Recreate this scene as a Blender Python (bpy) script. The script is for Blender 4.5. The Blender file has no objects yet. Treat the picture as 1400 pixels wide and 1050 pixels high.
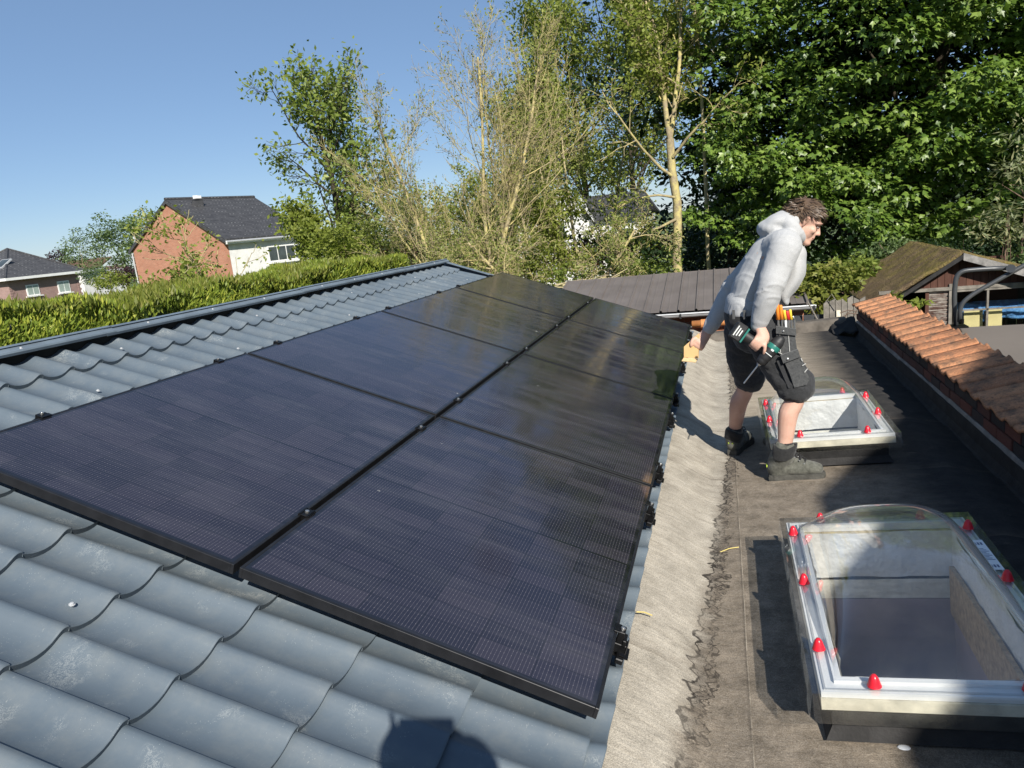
import bpy, bmesh, math, random
import numpy as np
from mathutils import Vector, Matrix, Euler, noise as mnoise

random.seed(7)
RNG = np.random.default_rng(11)
scene = bpy.context.scene
COL = scene.collection
pi = math.pi

# ------------------------------------------------------------------ camera
F_PX = 996.207                                   # focal length in photo pixels (photo 1400 wide)
CAM_M = np.array([[0.9582320703747876, -0.28336795063216985, 0.03865105250536418],
                  [0.2672765653088274, 0.9353957519597751, 0.23151247234722186],
                  [-0.10175724515711101, -0.21151215513565924, 0.9720638205837642]])  # cols: right, forward, up
CAM_C = np.array([1.4452887781858963, -1.7132005, 0.9176651928551761])
cam_data = bpy.data.cameras.new('camera')
cam_data.sensor_width = 36.0
cam_data.lens = F_PX / 1400 * 36.0
cam_data.clip_start = 0.03
cam_data.clip_end = 2000
cam = bpy.data.objects.new('camera', cam_data)
COL.objects.link(cam)
_r, _f, _u = CAM_M[:, 0], CAM_M[:, 1], CAM_M[:, 2]
cam.matrix_world = Matrix(((_r[0], _u[0], -_f[0], CAM_C[0]), (_r[1], _u[1], -_f[1], CAM_C[1]),
                           (_r[2], _u[2], -_f[2], CAM_C[2]), (0, 0, 0, 1)))
scene.camera = cam

# ------------------------------------------------------------------ light
SUN_EL = math.radians(35.5)
SUN_AZ = math.radians(151.0)                     # clockwise from +Y
world = bpy.data.worlds.new('World')
scene.world = world
world.use_nodes = True
_nt = world.node_tree
_bg = _nt.nodes['Background']
_sky = _nt.nodes.new('ShaderNodeTexSky')
_sky.sky_type = 'NISHITA'
_sky.sun_disc = False
_sky.sun_elevation = SUN_EL
_sky.sun_rotation = SUN_AZ
_sky.altitude = 60
_sky.air_density = 0.8
_sky.dust_density = 0.1
_sky.ozone_density = 3.0
_mx = _nt.nodes.new('ShaderNodeMix'); _mx.data_type = 'RGBA'
_mx.inputs[0].default_value = 0.42                 # thin even haze softens the gradient
_mx.inputs[7].default_value = (2.45, 4.0, 6.6, 1)
_nt.links.new(_sky.outputs[0], _mx.inputs[6])
_nt.links.new(_mx.outputs[2], _bg.inputs[0])
_bg.inputs[1].default_value = 0.069
sun_data = bpy.data.lights.new('sun', 'SUN')
sun_data.energy = 5.0
sun_data.angle = math.radians(0.5)
sun_data.color = (1.0, 0.95, 0.86)
sun = bpy.data.objects.new('sun', sun_data)
COL.objects.link(sun)
SUN_DIR = Vector((math.sin(SUN_AZ) * math.cos(SUN_EL), math.cos(SUN_AZ) * math.cos(SUN_EL), math.sin(SUN_EL)))
sun.rotation_euler = SUN_DIR.to_track_quat('Z', 'Y').to_euler()
sun.location = (6, -12, 14)
scene.view_settings.view_transform = 'Standard'
scene.view_settings.look = 'None'
scene.view_settings.gamma = 1.0
scene.view_settings.use_curve_mapping = False
scene.view_settings.exposure = 0.58

# ------------------------------------------------------------------ frames and helpers
GROUND = -3.3
TH = math.radians(19.765)                        # pitch of the metal roof
AL = math.radians(3.0)                           # fall of the flat roof
FO = np.array([1.3716, 0.0, -0.6805])
FE = np.array([math.cos(AL), 0, math.sin(AL)])
FN = np.array([-math.sin(AL), 0, math.cos(AL)])
LP, WP, GP = 1.6664, 1.134, 0.02                 # solar panel size, gap


def ray(px, py):
    return CAM_M @ np.array([(px - 700) / F_PX, 1.0, -(py - 525) / F_PX])


def at(px, py, y):
    """point seen at photo pixel px,py that stands at depth y"""
    d = ray(px, py)
    return CAM_C + d * (y - CAM_C[1]) / d[1]


def at_z(px, py, z):
    d = ray(px, py)
    return CAM_C + d * (z - CAM_C[2]) / d[2]


def rf(u, v, off=0.0):
    """metal-roof frame: u along ridge, v down the slope, off normal to it"""
    return np.array([v * math.cos(TH) + off * math.sin(TH), u, -v * math.sin(TH) + off * math.cos(TH)])


def ff(a, y, h=0.0):
    """flat-roof frame"""
    p = FO + FE * a + FN * h
    return np.array([p[0], y, p[2]])


RFM = np.array([rf(1, 0, 0) - rf(0, 0, 0), rf(0, 1, 0), rf(0, 0, 1)]).T      # columns u,v,off
FFM = np.array([FE, [0, 1, 0], FN]).T


def mesh_np(name, V, F, smooth=False):
    """V (n,3); F list of index tuples or (m,k) array"""
    me = bpy.data.meshes.new(name)
    V = np.asarray(V, dtype=np.float32).reshape(-1, 3)
    if isinstance(F, np.ndarray):
        m, k = F.shape
        me.vertices.add(len(V)); me.vertices.foreach_set('co', V.ravel())
        me.loops.add(m * k); me.loops.foreach_set('vertex_index', F.astype(np.int32).ravel())
        me.polygons.add(m)
        me.polygons.foreach_set('loop_start', np.arange(0, m * k, k, dtype=np.int32))
        me.polygons.foreach_set('loop_total', np.full(m, k, dtype=np.int32))
        me.update(calc_edges=True)
    else:
        me.from_pydata([tuple(map(float, v)) for v in V], [], [tuple(map(int, f)) for f in F])
        me.update()
    if smooth:
        me.polygons.foreach_set('use_smooth', np.ones(len(me.polygons), dtype=bool))
    return me


class MB:
    """collects simple shapes into one mesh"""
    def __init__(self):
        self.V = []; self.F = []; self.n = 0

    def add(self, V, F):
        V = np.asarray(V, float).reshape(-1, 3)
        self.V.append(V)
        self.F += [tuple(i + self.n for i in f) for f in F]
        self.n += len(V)
        return self

    def box(self, c, s, R=None, bev=0.0):
        c = np.asarray(c, float); hx, hy, hz = np.asarray(s, float) / 2
        if bev <= 0:
            v = np.array([[sx * hx, sy * hy, sz * hz] for sz in (-1, 1) for sy in (-1, 1) for sx in (-1, 1)])
            f = [(0, 2, 3, 1), (4, 5, 7, 6), (0, 1, 5, 4), (2, 6, 7, 3), (0, 4, 6, 2), (1, 3, 7, 5)]
        else:
            b = min(bev, hx * .9, hy * .9, hz * .9)
            v = []
            for sz in (-1, 1):
                for sy in (-1, 1):
                    for sx in (-1, 1):
                        v += [[sx * (hx - b), sy * (hy - b), sz * hz], [sx * (hx - b), sy * hy, sz * (hz - b)], [sx * hx, sy * (hy - b), sz * (hz - b)]]
            v = np.array(v)
            I = lambda x, y, z, k: (((z * 2 + y) * 2 + x) * 3 + k)
            f = []
            f += [(I(0, 0, 0, 0), I(0, 1, 0, 0), I(1, 1, 0, 0), I(1, 0, 0, 0)), (I(0, 0, 1, 0), I(1, 0, 1, 0), I(1, 1, 1, 0), I(0, 1, 1, 0))]
            f += [(I(0, 0, 0, 1), I(1, 0, 0, 1), I(1, 0, 1, 1), I(0, 0, 1, 1)), (I(0, 1, 0, 1), I(0, 1, 1, 1), I(1, 1, 1, 1), I(1, 1, 0, 1))]
            f += [(I(0, 0, 0, 2), I(0, 0, 1, 2), I(0, 1, 1, 2), I(0, 1, 0, 2)), (I(1, 0, 0, 2), I(1, 1, 0, 2), I(1, 1, 1, 2), I(1, 0, 1, 2))]
            for x in (0, 1):
                for z in (0, 1):
                    f.append((I(x, 0, z, 0), I(x, 1, z, 0), I(x, 1, z, 2), I(x, 0, z, 2)))
            for y in (0, 1):
                for z in (0, 1):
                    f.append((I(0, y, z, 0), I(1, y, z, 0), I(1, y, z, 1), I(0, y, z, 1)))
            for x in (0, 1):
                for y in (0, 1):
                    f.append((I(x, y, 0, 1), I(x, y, 1, 1), I(x, y, 1, 2), I(x, y, 0, 2)))
                    for z in (0, 1):
                        f.append((I(x, y, z, 0), I(x, y, z, 1), I(x, y, z, 2)))
        if R is not None:
            v = v @ np.asarray(R).T
        return self.add(v + c, f)

    def tube(self, pts, r, n=8, caps=True):
        pts = np.asarray(pts, float)
        V, F = tube_np(pts, np.broadcast_to(np.asarray(r, float), (len(pts),)), n, caps)
        return self.add(V, F)

    def lathe(self, prof, c=(0, 0, 0), n=12, R=None):
        """prof list of (r,z) revolved about local z"""
        V = []; F = []
        k = len(prof)
        for i in range(n):
            a = 2 * pi * i / n
            for r, z in prof:
                V.append((r * math.cos(a), r * math.sin(a), z))
        for i in range(n):
            j = (i + 1) % n
            for q in range(k - 1):
                F.append((i * k + q, j * k + q, j * k + q + 1, i * k + q + 1))
        V = np.array(V)
        if R is not None:
            V = V @ np.asarray(R).T
        return self.add(V + np.asarray(c, float), F)

    def quad(self, a, b, c, d):
        return self.add([a, b, c, d], [(0, 1, 2, 3)])

    def prism(self, poly, ext):
        """poly: list of 3d points (planar), ext: extrusion vector"""
        P = np.asarray(poly, float); e = np.asarray(ext, float); k = len(P)
        F = [tuple(range(k - 1, -1, -1)), tuple(range(k, 2 * k))]
        for i in range(k):
            j = (i + 1) % k
            F.append((i, j, j + k, i + k))
        return self.add(np.vstack([P, P + e]), F)

    def mesh(self, name, smooth=False, shift=None):
        V = np.vstack(self.V)
        if shift is not None:
            V = V - np.asarray(shift, float)
        me = mesh_np(name, V, self.F, smooth)
        bm = bmesh.new(); bm.from_mesh(me)
        bmesh.ops.recalc_face_normals(bm, faces=bm.faces[:])
        bm.to_mesh(me); bm.free()
        return me


def tube_np(pts, rad, n=6, caps=True):
    k = len(pts)
    tan = np.gradient(pts, axis=0)
    tan /= np.linalg.norm(tan, axis=1)[:, None] + 1e-12
    ref = np.array([0.0, 0, 1]) if abs(tan[0][2]) < .9 else np.array([1.0, 0, 0])
    a = np.cross(tan[0], ref); a /= np.linalg.norm(a)
    ang = np.arange(n) * 2 * pi / n
    V = np.empty((k, n, 3))
    for i in range(k):
        a = a - tan[i] * (a @ tan[i]); a /= np.linalg.norm(a) + 1e-12
        b = np.cross(tan[i], a)
        V[i] = pts[i] + rad[i] * (np.cos(ang)[:, None] * a + np.sin(ang)[:, None] * b)
    F = []
    for i in range(k - 1):
        for j in range(n):
            q = (j + 1) % n
            F.append((i * n + j, i * n + q, (i + 1) * n + q, (i + 1) * n + j))
    if caps:
        F.append(tuple(range(n - 1, -1, -1))); F.append(tuple(range((k - 1) * n, k * n)))
    return V.reshape(-1, 3), F


def link(name, me, material=None, parent=None):
    o = bpy.data.objects.new(name, me)
    COL.objects.link(o)
    if me is not None and material is not None and len(me.materials) == 0:
        me.materials.append(material)
    if parent is not None:
        o.parent = parent
    return o


def tag(o, label=None, cat=None, group=None, kind=None):
    if label: o['label'] = label
    if cat: o['category'] = cat
    if group: o['group'] = group
    if kind: o['kind'] = kind
    return o


class Thing:
    def __init__(self, name, label, cat, loc, group=None):
        self.loc = np.asarray(loc, float)
        self.o = bpy.data.objects.new(name, None)
        self.o.empty_display_size = 0.2
        COL.objects.link(self.o)
        self.o.location = tuple(self.loc)
        tag(self.o, label, cat, group)

    def part(self, name, mb, material, parent=None, smooth=False):
        me = mb.mesh(name, smooth, self.loc) if isinstance(mb, MB) else mb
        return link(name, me, material, parent or self.o)

    def part_np(self, name, V, F, material, parent=None, smooth=False):
        return link(name, mesh_np(name, np.asarray(V) - self.loc, F, smooth), material, parent or self.o)

    def inst(self, name, me, M, p, parent=None):
        """instance of shared mesh me with 3x3 rotation M at world point p"""
        o = bpy.data.objects.new(name, me)
        COL.objects.link(o)
        o.parent = parent or self.o
        q = np.asarray(p, float) - self.loc
        m = Matrix([[M[0][0], M[0][1], M[0][2], q[0]], [M[1][0], M[1][1], M[1][2], q[1]], [M[2][0], M[2][1], M[2][2], q[2]], [0, 0, 0, 1]])
        o.matrix_basis = m
        return o


def solo(name, mb, material, label, cat, loc, group=None, smooth=False, kind=None):
    """a thing that is one mesh"""
    me = mb.mesh(name, smooth, loc)
    o = link(name, me, material)
    o.location = tuple(loc)
    tag(o, label, cat, group, kind)
    return o


def rotz(a):
    c, s = math.cos(a), math.sin(a)
    return np.array([[c, -s, 0], [s, c, 0], [0, 0, 1]])


def unit(v):
    v = np.asarray(v, float)
    return v / (np.linalg.norm(v) + 1e-12)


def fbm(p, sc=1.0, oct=3):
    return mnoise.fractal(Vector(p) * sc, 1.0, 2.0, oct)

# ------------------------------------------------------------------ materials
class NT:
    def __init__(self, name):
        self.m = bpy.data.materials.new(name)
        self.m.use_nodes = True
        self.t = self.m.node_tree
        self.bsdf = self.t.nodes['Principled BSDF']
        self.out = self.t.nodes['Material Output']

    def n(self, typ, **kw):
        nd = self.t.nodes.new(typ)
        for k, v in kw.items():
            setattr(nd, k, v)
        return nd

    def val(self, sock, v):
        if hasattr(v, 'is_output') or isinstance(v, bpy.types.NodeSocket):
            self.t.links.new(v, sock)
        else:
            sock.default_value = v

    def coords(self, kind='Object'):
        return self.n('ShaderNodeTexCoord').outputs[kind]

    def mapping(self, vec, scale=(1, 1, 1), rot=(0, 0, 0), loc=(0, 0, 0)):
        m = self.n('ShaderNodeMapping')
        self.val(m.inputs['Vector'], vec)
        m.inputs['Scale'].default_value = scale; m.inputs['Rotation'].default_value = rot; m.inputs['Location'].default_value = loc
        return m.outputs[0]

    def noise(self, vec, scale=5, detail=4, rough=.55, dist=0.0):
        nd = self.n('ShaderNodeTexNoise')
        self.val(nd.inputs['Vector'], vec)
        nd.inputs['Scale'].default_value = scale; nd.inputs['Detail'].default_value = detail
        nd.inputs['Roughness'].default_value = rough; nd.inputs['Distortion'].default_value = dist
        return nd.outputs[0]

    def vor(self, vec, scale=5, feature='F1', out=0, rand=1.0):
        nd = self.n('ShaderNodeTexVoronoi', feature=feature)
        self.val(nd.inputs['Vector'], vec); nd.inputs['Scale'].default_value = scale
        nd.inputs['Randomness'].default_value = rand
        return nd.outputs[out]

    def ramp(self, fac, stops, interp='LINEAR'):
        nd = self.n('ShaderNodeValToRGB')
        self.val(nd.inputs[0], fac)
        cr = nd.color_ramp; cr.interpolation = interp
        while len(cr.elements) < len(stops):
            cr.elements.new(0.5)
        for e, (p, c) in zip(cr.elements, stops):
            e.position = p
            e.color = (c, c, c, 1) if isinstance(c, (int, float)) else (c[0], c[1], c[2], 1)
        return nd.outputs[0]

    def math(self, op, a, b=0.0, c=0.0, clamp=False):
        nd = self.n('ShaderNodeMath', operation=op); nd.use_clamp = clamp
        self.val(nd.inputs[0], a); self.val(nd.inputs[1], b)
        if op in ('MULTIPLY_ADD', 'SMOOTH_MIN', 'WRAP', 'COMPARE'):
            self.val(nd.inputs[2], c)
        return nd.outputs[0]

    def mix(self, fac, a, b, blend='MIX'):
        nd = self.n('ShaderNodeMix', data_type='RGBA', blend_type=blend)
        self.val(nd.inputs['Factor'], fac)
        for s, v in ((nd.inputs[6], a), (nd.inputs[7], b)):
            if isinstance(v, tuple) and len(v) == 3: v = (*v, 1)
            self.val(s, v)
        return nd.outputs[2]

    def sep(self, vec):
        nd = self.n('ShaderNodeSeparateXYZ'); self.val(nd.inputs[0], vec); return nd.outputs

    def comb(self, x, y, z):
        nd = self.n('ShaderNodeCombineXYZ')
        for s, v in zip(nd.inputs, (x, y, z)): self.val(s, v)
        return nd.outputs[0]

    def bump(self, height, strength=.3, dist=.01, normal=None):
        nd = self.n('ShaderNodeBump'); self.val(nd.inputs['Height'], height)
        nd.inputs['Strength'].default_value = strength; nd.inputs['Distance'].default_value = dist
        if normal is not None: self.val(nd.inputs['Normal'], normal)
        return nd.outputs[0]

    def white(self, vec):
        nd = self.n('ShaderNodeTexWhiteNoise', noise_dimensions='3D'); self.val(nd.inputs[0], vec); return nd.outputs[0]

    def rand(self):
        return self.n('ShaderNodeObjectInfo').outputs['Random']

    def set(self, **kw):
        names = dict(color='Base Color', rough='Roughness', metal='Metallic', normal='Normal', spec='Specular IOR Level', coat='Coat Weight', coatr='Coat Roughness', ior='IOR', sss='Subsurface Weight', trans='Transmission Weight', sheen='Sheen Weight', alpha='Alpha')
        for k, v in kw.items():
            s = self.bsdf.inputs[names[k]]
            if isinstance(v, tuple) and len(v) == 3: v = (*v, 1)
            self.val(s, v)
        return self


def plain(name, c, rough=.6, metal=0.0, var=.15, scale=8, bump=0.0, spec=.5, bscale=60):
    t = NT(name)
    co = t.coords()
    n1 = t.noise(co, scale, 5)
    lo = tuple(x * (1 - var) for x in c); hi = tuple(min(1, x * (1 + var)) for x in c)
    col = t.ramp(n1, [(.3, lo), (.7, hi)])
    t.set(color=col, rough=rough, metal=metal, spec=spec)
    if bump:
        t.set(normal=t.bump(t.noise(co, bscale, 4), bump, .01))
    return t.m


MAT = {}
# blue-grey coated metal tiles: chalky marks, lichen specks, dust along the pressed folds
def m_tile():
    t = NT('blue_grey_coated_metal')
    co = t.coords(); r = t.rand()
    geo = t.n('ShaderNodeNewGeometry').outputs['Position']
    base = t.ramp(t.noise(geo, 2.6, 5, .6), [(.3, (.072, .096, .122)), (.7, (.100, .127, .153))])
    base = t.mix(t.math('MULTIPLY', r, .45), base, (.110, .138, .162))
    grey = t.ramp(t.noise(geo, 9, 6, .7), [(.45, 0.0), (.75, 1.0)])
    base = t.mix(t.math('MULTIPLY', grey, .28), base, (.20, .205, .19))
    # chalky scribbles, in patches
    w = t.noise(geo, 42, 6, .72, 2.2)
    line = t.ramp(t.math('ABSOLUTE', t.math('SUBTRACT', w, .5)), [(0, 1.0), (.026, 0.0)])
    patch = t.ramp(t.noise(geo, 5.5, 3, .6), [(.575, 0.0), (.68, 1.0)])
    spk = t.ramp(t.vor(geo, 150), [(.07, 1.0), (.15, 0.0)])
    spk = t.math('MULTIPLY', spk, t.ramp(t.noise(geo, 14, 3), [(.5, 0.0), (.62, 1.0)]))
    mk = t.math('MAXIMUM', t.math('MULTIPLY', line, patch), spk)
    base = t.mix(t.math('MULTIPLY', mk, .52), base, (.52, .53, .50))
    # scratches across
    sc = t.noise(t.mapping(geo, (160, 9, 160)), 1, 2)
    scm = t.math('MULTIPLY', t.ramp(sc, [(.68, 0.0), (.74, 1.0)]), t.ramp(t.noise(geo, 4, 2), [(.5, 0.0), (.6, .35)]))
    base = t.mix(scm, base, (.36, .36, .34))
    t.set(color=base, rough=t.ramp(t.noise(geo, 12, 4), [(.3, .46), (.7, .68)]), spec=.45)
    t.set(normal=t.bump(t.noise(geo, 9, 3), .06, .02))
    return t.m
MAT['tile'] = m_tile()
MAT['tile_plain'] = plain('blue_grey_flashing', (.13, .165, .20), .5, .0, .18, 6, .05)

def m_cells():
    """photovoltaic laminate: half-cells, wires, solder pads under glass; x along the long side"""
    t = NT('solar_glass')
    co = t.coords()
    x, y, z = t.sep(co)
    nx, ny = 18, 6
    cx = (LP - .046) / nx; cy = (WP - .046) / ny
    ux = t.math('DIVIDE', t.math('SUBTRACT', x, .023), cx)
    uy = t.math('DIVIDE', t.math('SUBTRACT', y, .023), cy)
    fx = t.math('FRACT', ux); fy = t.math('FRACT', uy)
    idv = t.comb(t.math('FLOOR', ux), t.math('FLOOR', uy), t.math('MULTIPLY', t.rand(), 37.0))
    rnd = t.white(idv)
    cell = t.ramp(rnd, [(0, (.0090, .0082, .0165)), (.5, (.0160, .0140, .0245)), (1, (.0225, .0190, .0295))])
    # wires along the long side
    wy = t.math('FRACT', t.math('MULTIPLY', fy, 16.0))
    wd = t.math('ABSOLUTE', t.math('SUBTRACT', wy, .5))
    wire = t.math('LESS_THAN', wd, .045)
    pad = t.math('FRACT', t.math('MULTIPLY', fx, 4.0))
    padm = t.math('MULTIPLY', t.math('LESS_THAN', t.math('ABSOLUTE', t.math('SUBTRACT', pad, .5)), .06), t.math('LESS_THAN', wd, .085))
    dash = t.white(t.comb(t.math('FLOOR', t.math('MULTIPLY', ux, 4.0)), t.math('FLOOR', t.math('MULTIPLY', uy, 16.0)), 3.0))
    wcol = t.mix(t.math('MULTIPLY', wire, .7), cell, (.105, .098, .112))
    wcol = t.mix(t.math('MULTIPLY', padm, t.math('MULTIPLY_ADD', dash, .6, .05)), wcol, (.27, .25, .26))
    # gaps between cells
    gx = t.math('LESS_THAN', t.math('ABSOLUTE', t.math('SUBTRACT', fx, .5)), .488)
    gy = t.math('LESS_THAN', t.math('ABSOLUTE', t.math('SUBTRACT', fy, .5)), .493)
    inside = t.math('MULTIPLY', gx, gy)
    mid = t.math('GREATER_THAN', t.math('ABSOLUTE', t.math('SUBTRACT', x, LP / 2)), .0045)
    bord = t.math('MULTIPLY', t.math('LESS_THAN', t.math('ABSOLUTE', t.math('SUBTRACT', x, LP / 2)), LP / 2 - .023), t.math('LESS_THAN', t.math('ABSOLUTE', t.math('SUBTRACT', y, WP / 2)), WP / 2 - .023))
    inside = t.math('MULTIPLY', inside, t.math('MULTIPLY', mid, bord))
    col = t.mix(inside, (.0045, .0045, .0075), wcol)
    # dust film, wiping streaks down the slope, a few droppings
    geo = t.n('ShaderNodeNewGeometry').outputs['Position']
    st = t.noise(t.mapping(geo, (1.2, 6.5, 1.2), (0, 0, .25)), 1.6, 4, .6)
    film = t.ramp(st, [(.45, 0.0), (.78, .10)])
    film2 = t.ramp(t.noise(geo, 1.3, 3), [(.3, .006), (.8, .045)])
    col = t.mix(t.math('ADD', film, film2), col, (.26, .25, .27))
    drop = t.math('MULTIPLY', t.ramp(t.noise(geo, 7.5, 5, .7), [(.715, 0.0), (.74, 1.0)]), .55)
    col = t.mix(drop, col, (.42, .42, .38))
    t.set(color=col, rough=t.math('ADD', t.math('MULTIPLY', film, 1.6), .085), spec=.62, ior=1.58)
    t.set(normal=t.bump(t.noise(geo, 3.0, 2), .010, .05))
    return t.m
MAT['cells'] = m_cells()
MAT['black_metal'] = plain('black_anodised_metal', (.012, .012, .013), .38, .6, .2, 30)
MAT['frame_side'] = plain('black_panel_frame', (.016, .016, .018), .42, .3, .3, 18)
MAT['black_plastic'] = plain('black_plastic', (.016, .016, .017), .55, 0, .2, 30)
MAT['steel'] = plain('bare_steel', (.55, .55, .54), .32, .9, .1, 30)
MAT['dark_void'] = plain('dark_underlay', (.01, .01, .01), .9, 0)

def m_membrane():
    t = NT('weathered_roofing_felt')
    geo = t.n('ShaderNodeNewGeometry').outputs['Position']
    x, y, z = t.sep(geo)
    # pale silty wash near the eave, grey-brown felt further out; ragged tide marks between
    xs = t.math('MINIMUM', t.math('MULTIPLY_ADD', y, .058, 1.262), 1.47)
    d0 = t.math('SUBTRACT', x, xs)
    wob = t.math('MULTIPLY', t.math('SUBTRACT', t.noise(t.mapping(geo, (3.0, 9.0, 1)), 1.3, 5, .65), .5), .16)
    d = t.math('ADD', d0, wob)
    pale = t.ramp(t.noise(geo, 7, 6, .65), [(.3, (.27, .243, .200)), (.7, (.455, .412, .343))])
    streak = t.noise(t.mapping(geo, (3.0, 26, 3.0), (0, 0, .12)), 1.3, 5, .65)
    pale = t.mix(t.ramp(streak, [(.5, 0.0), (.78, .55)]), pale, (.22, .188, .145))
    mid = t.ramp(t.noise(geo, 13, 6, .7), [(.3, (.108, .089, .068)), (.72, (.262, .218, .168))])
    w = t.noise(geo, 24, 5, .7, 1.6)
    scuff = t.ramp(t.math('ABSOLUTE', t.math('SUBTRACT', w, .5)), [(0, 1.0), (.035, 0.0)])
    mid = t.mix(t.math('MULTIPLY', scuff, .35), mid, (.34, .30, .25))
    far = t.ramp(t.noise(t.mapping(geo, (1.5, 5, 1)), 3, 5, .7), [(.3, (.27, .225, .168)), (.7, (.44, .375, .29))])
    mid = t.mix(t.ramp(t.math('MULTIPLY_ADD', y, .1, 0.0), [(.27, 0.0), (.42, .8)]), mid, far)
    dark = t.ramp(t.noise(geo, 10, 6, .7), [(.3, (.018, .018, .019)), (.7, (.042, .039, .037))])  # shade towards the wall, painted as near-black felt
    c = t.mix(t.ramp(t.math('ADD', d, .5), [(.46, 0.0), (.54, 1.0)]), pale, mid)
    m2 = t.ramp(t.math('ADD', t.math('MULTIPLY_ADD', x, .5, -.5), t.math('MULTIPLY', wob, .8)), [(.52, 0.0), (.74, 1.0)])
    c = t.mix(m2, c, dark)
    # tide marks: thin lobed outlines left by drying puddles, silt between them
    brk = t.ramp(t.noise(t.mapping(geo, (.3, 1.7, .3)), 1.2, 3, .6), [(.34, .15), (.52, 1.0)])
    wide = t.math('MULTIPLY', t.math('SUBTRACT', t.noise(t.mapping(geo, (.1, 2.3, .1)), 1.0, 3, .6), .42), .16)
    lob1 = t.math('MULTIPLY', t.math('SUBTRACT', t.noise(t.mapping(geo, (14, 17, 5)), 1, 2, .55, .5), .5), .13)
    lob2 = t.math('MULTIPLY', t.math('SUBTRACT', t.noise(t.mapping(geo, (17, 22, 5), (0, 0, 0), (3, 5, 1)), 1, 2, .55, .5), .5), .17)
    lob3 = t.math('MULTIPLY', t.math('SUBTRACT', t.noise(t.mapping(geo, (22, 30, 5), (0, 0, 0), (7, 1, 4)), 1, 2, .5, .4), .5), .20)
    f1 = t.math('ADD', d0, lob1)
    f2 = t.math('SUBTRACT', t.math('ADD', d0, lob2), t.math('MULTIPLY_ADD', wide, .6, .040))
    f3 = t.math('SUBTRACT', t.math('ADD', d0, lob3), t.math('MULTIPLY_ADD', wide, .5, .022))
    inb = t.math('MULTIPLY', t.ramp(t.math('ADD', f1, .5), [(.499, 0.0), (.503, 1.0)]), t.ramp(t.math('ADD', f2, .5), [(.497, 1.0), (.503, 0.0)]))
    fill = t.math('MULTIPLY', inb, t.ramp(t.noise(t.mapping(geo, (20, 28, 8)), 1, 4, .65), [(.38, .08), (.62, .72)]))
    c = t.mix(t.math('MULTIPLY', fill, brk), c, (.075, .063, .052))
    for fx, wdt, k in ((f1, .0045, .95), (f2, .004, .8), (f3, .0035, .75)):
        ln = t.ramp(t.math('MULTIPLY', t.math('ABSOLUTE', fx), 10.0), [(0, 1.0), (wdt * 10, .8), (wdt * 17, 0.0)])
        c = t.mix(t.math('MULTIPLY', t.math('MULTIPLY', ln, brk), k), c, (.018, .015, .013))
    # silt line where one felt length laps the next
    yl = t.math('MULTIPLY_ADD', t.noise(t.mapping(geo, (6, 1, 1)), 1, 3), .05, t.math('MULTIPLY_ADD', x, -.035, y))
    for y_ in (-.45, .55, 1.61, 2.50, 3.48, 4.48, 5.45, 6.43):
        lap = t.ramp(t.math('MULTIPLY_ADD', t.math('SUBTRACT', yl, y_), 2.0, .5), [(.47, 0.0), (.50, .0), (.505, .75), (.56, .25), (.70, 0.0)])
        lap = t.math('MULTIPLY', lap, t.ramp(t.noise(geo, 5, 3), [(.35, .15), (.65, .8)]))
        c = t.mix(lap, c, (.12, .098, .076))
    # bonded lengthwise seam: pale bead with a dirty edge
    sx = t.math('ADD', x, t.math('MULTIPLY', t.math('SUBTRACT', t.noise(t.mapping(geo, (.1, 2, .1)), 1, 2), .5), .012))
    sd_ = t.math('SUBTRACT', sx, 1.474)
    sk = t.ramp(t.math('MULTIPLY_ADD', sd_, 10.0, .5), [(.40, 0.0), (.47, .55), (.50, .7), (.505, 0.0), (.53, 0.0)])
    c = t.mix(t.math('MULTIPLY', sk, t.ramp(t.noise(geo, 6, 3), [(.35, .2), (.6, 1.0)])), c, (.07, .058, .047))
    sp = t.ramp(t.math('MULTIPLY_ADD', sd_, 10.0, .5), [(.50, 0.0), (.515, .8), (.535, .8), (.55, 0.0)])
    c = t.mix(t.math('MULTIPLY', sp, t.ramp(t.noise(geo, 9, 3), [(.4, .1), (.6, .8)])), c, (.40, .35, .28))
    # dark scuffed patches elsewhere
    ptc = t.ramp(t.noise(t.mapping(geo, (5, 9, 3), (0, 0, .2)), 1.3, 5, .7), [(.60, 0.0), (.72, .55)])
    c = t.mix(ptc, c, (.10, .086, .07))
    # fine grain
    gr = t.noise(geo, 260, 3, .7)
    c = t.mix(.42, c, t.ramp(gr, [(.3, .0), (.7, 1.0)]), 'OVERLAY')
    t.set(color=c, rough=.92, spec=.2)
    h = t.math('ADD', t.math('MULTIPLY', gr, .5), t.noise(t.mapping(geo, (8, 40, 8)), 1, 4))
    t.set(normal=t.bump(h, .6, .008))
    return t.m
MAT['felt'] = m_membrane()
MAT['felt_black'] = plain('black_bitumen_felt', (.026, .025, .025), .82, 0, .35, 12, .4, .3, 90)
MAT['felt_grey'] = plain('grey_felt_edge', (.105, .092, .078), .9, 0, .35, 9, .5, .2, 70)

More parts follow.
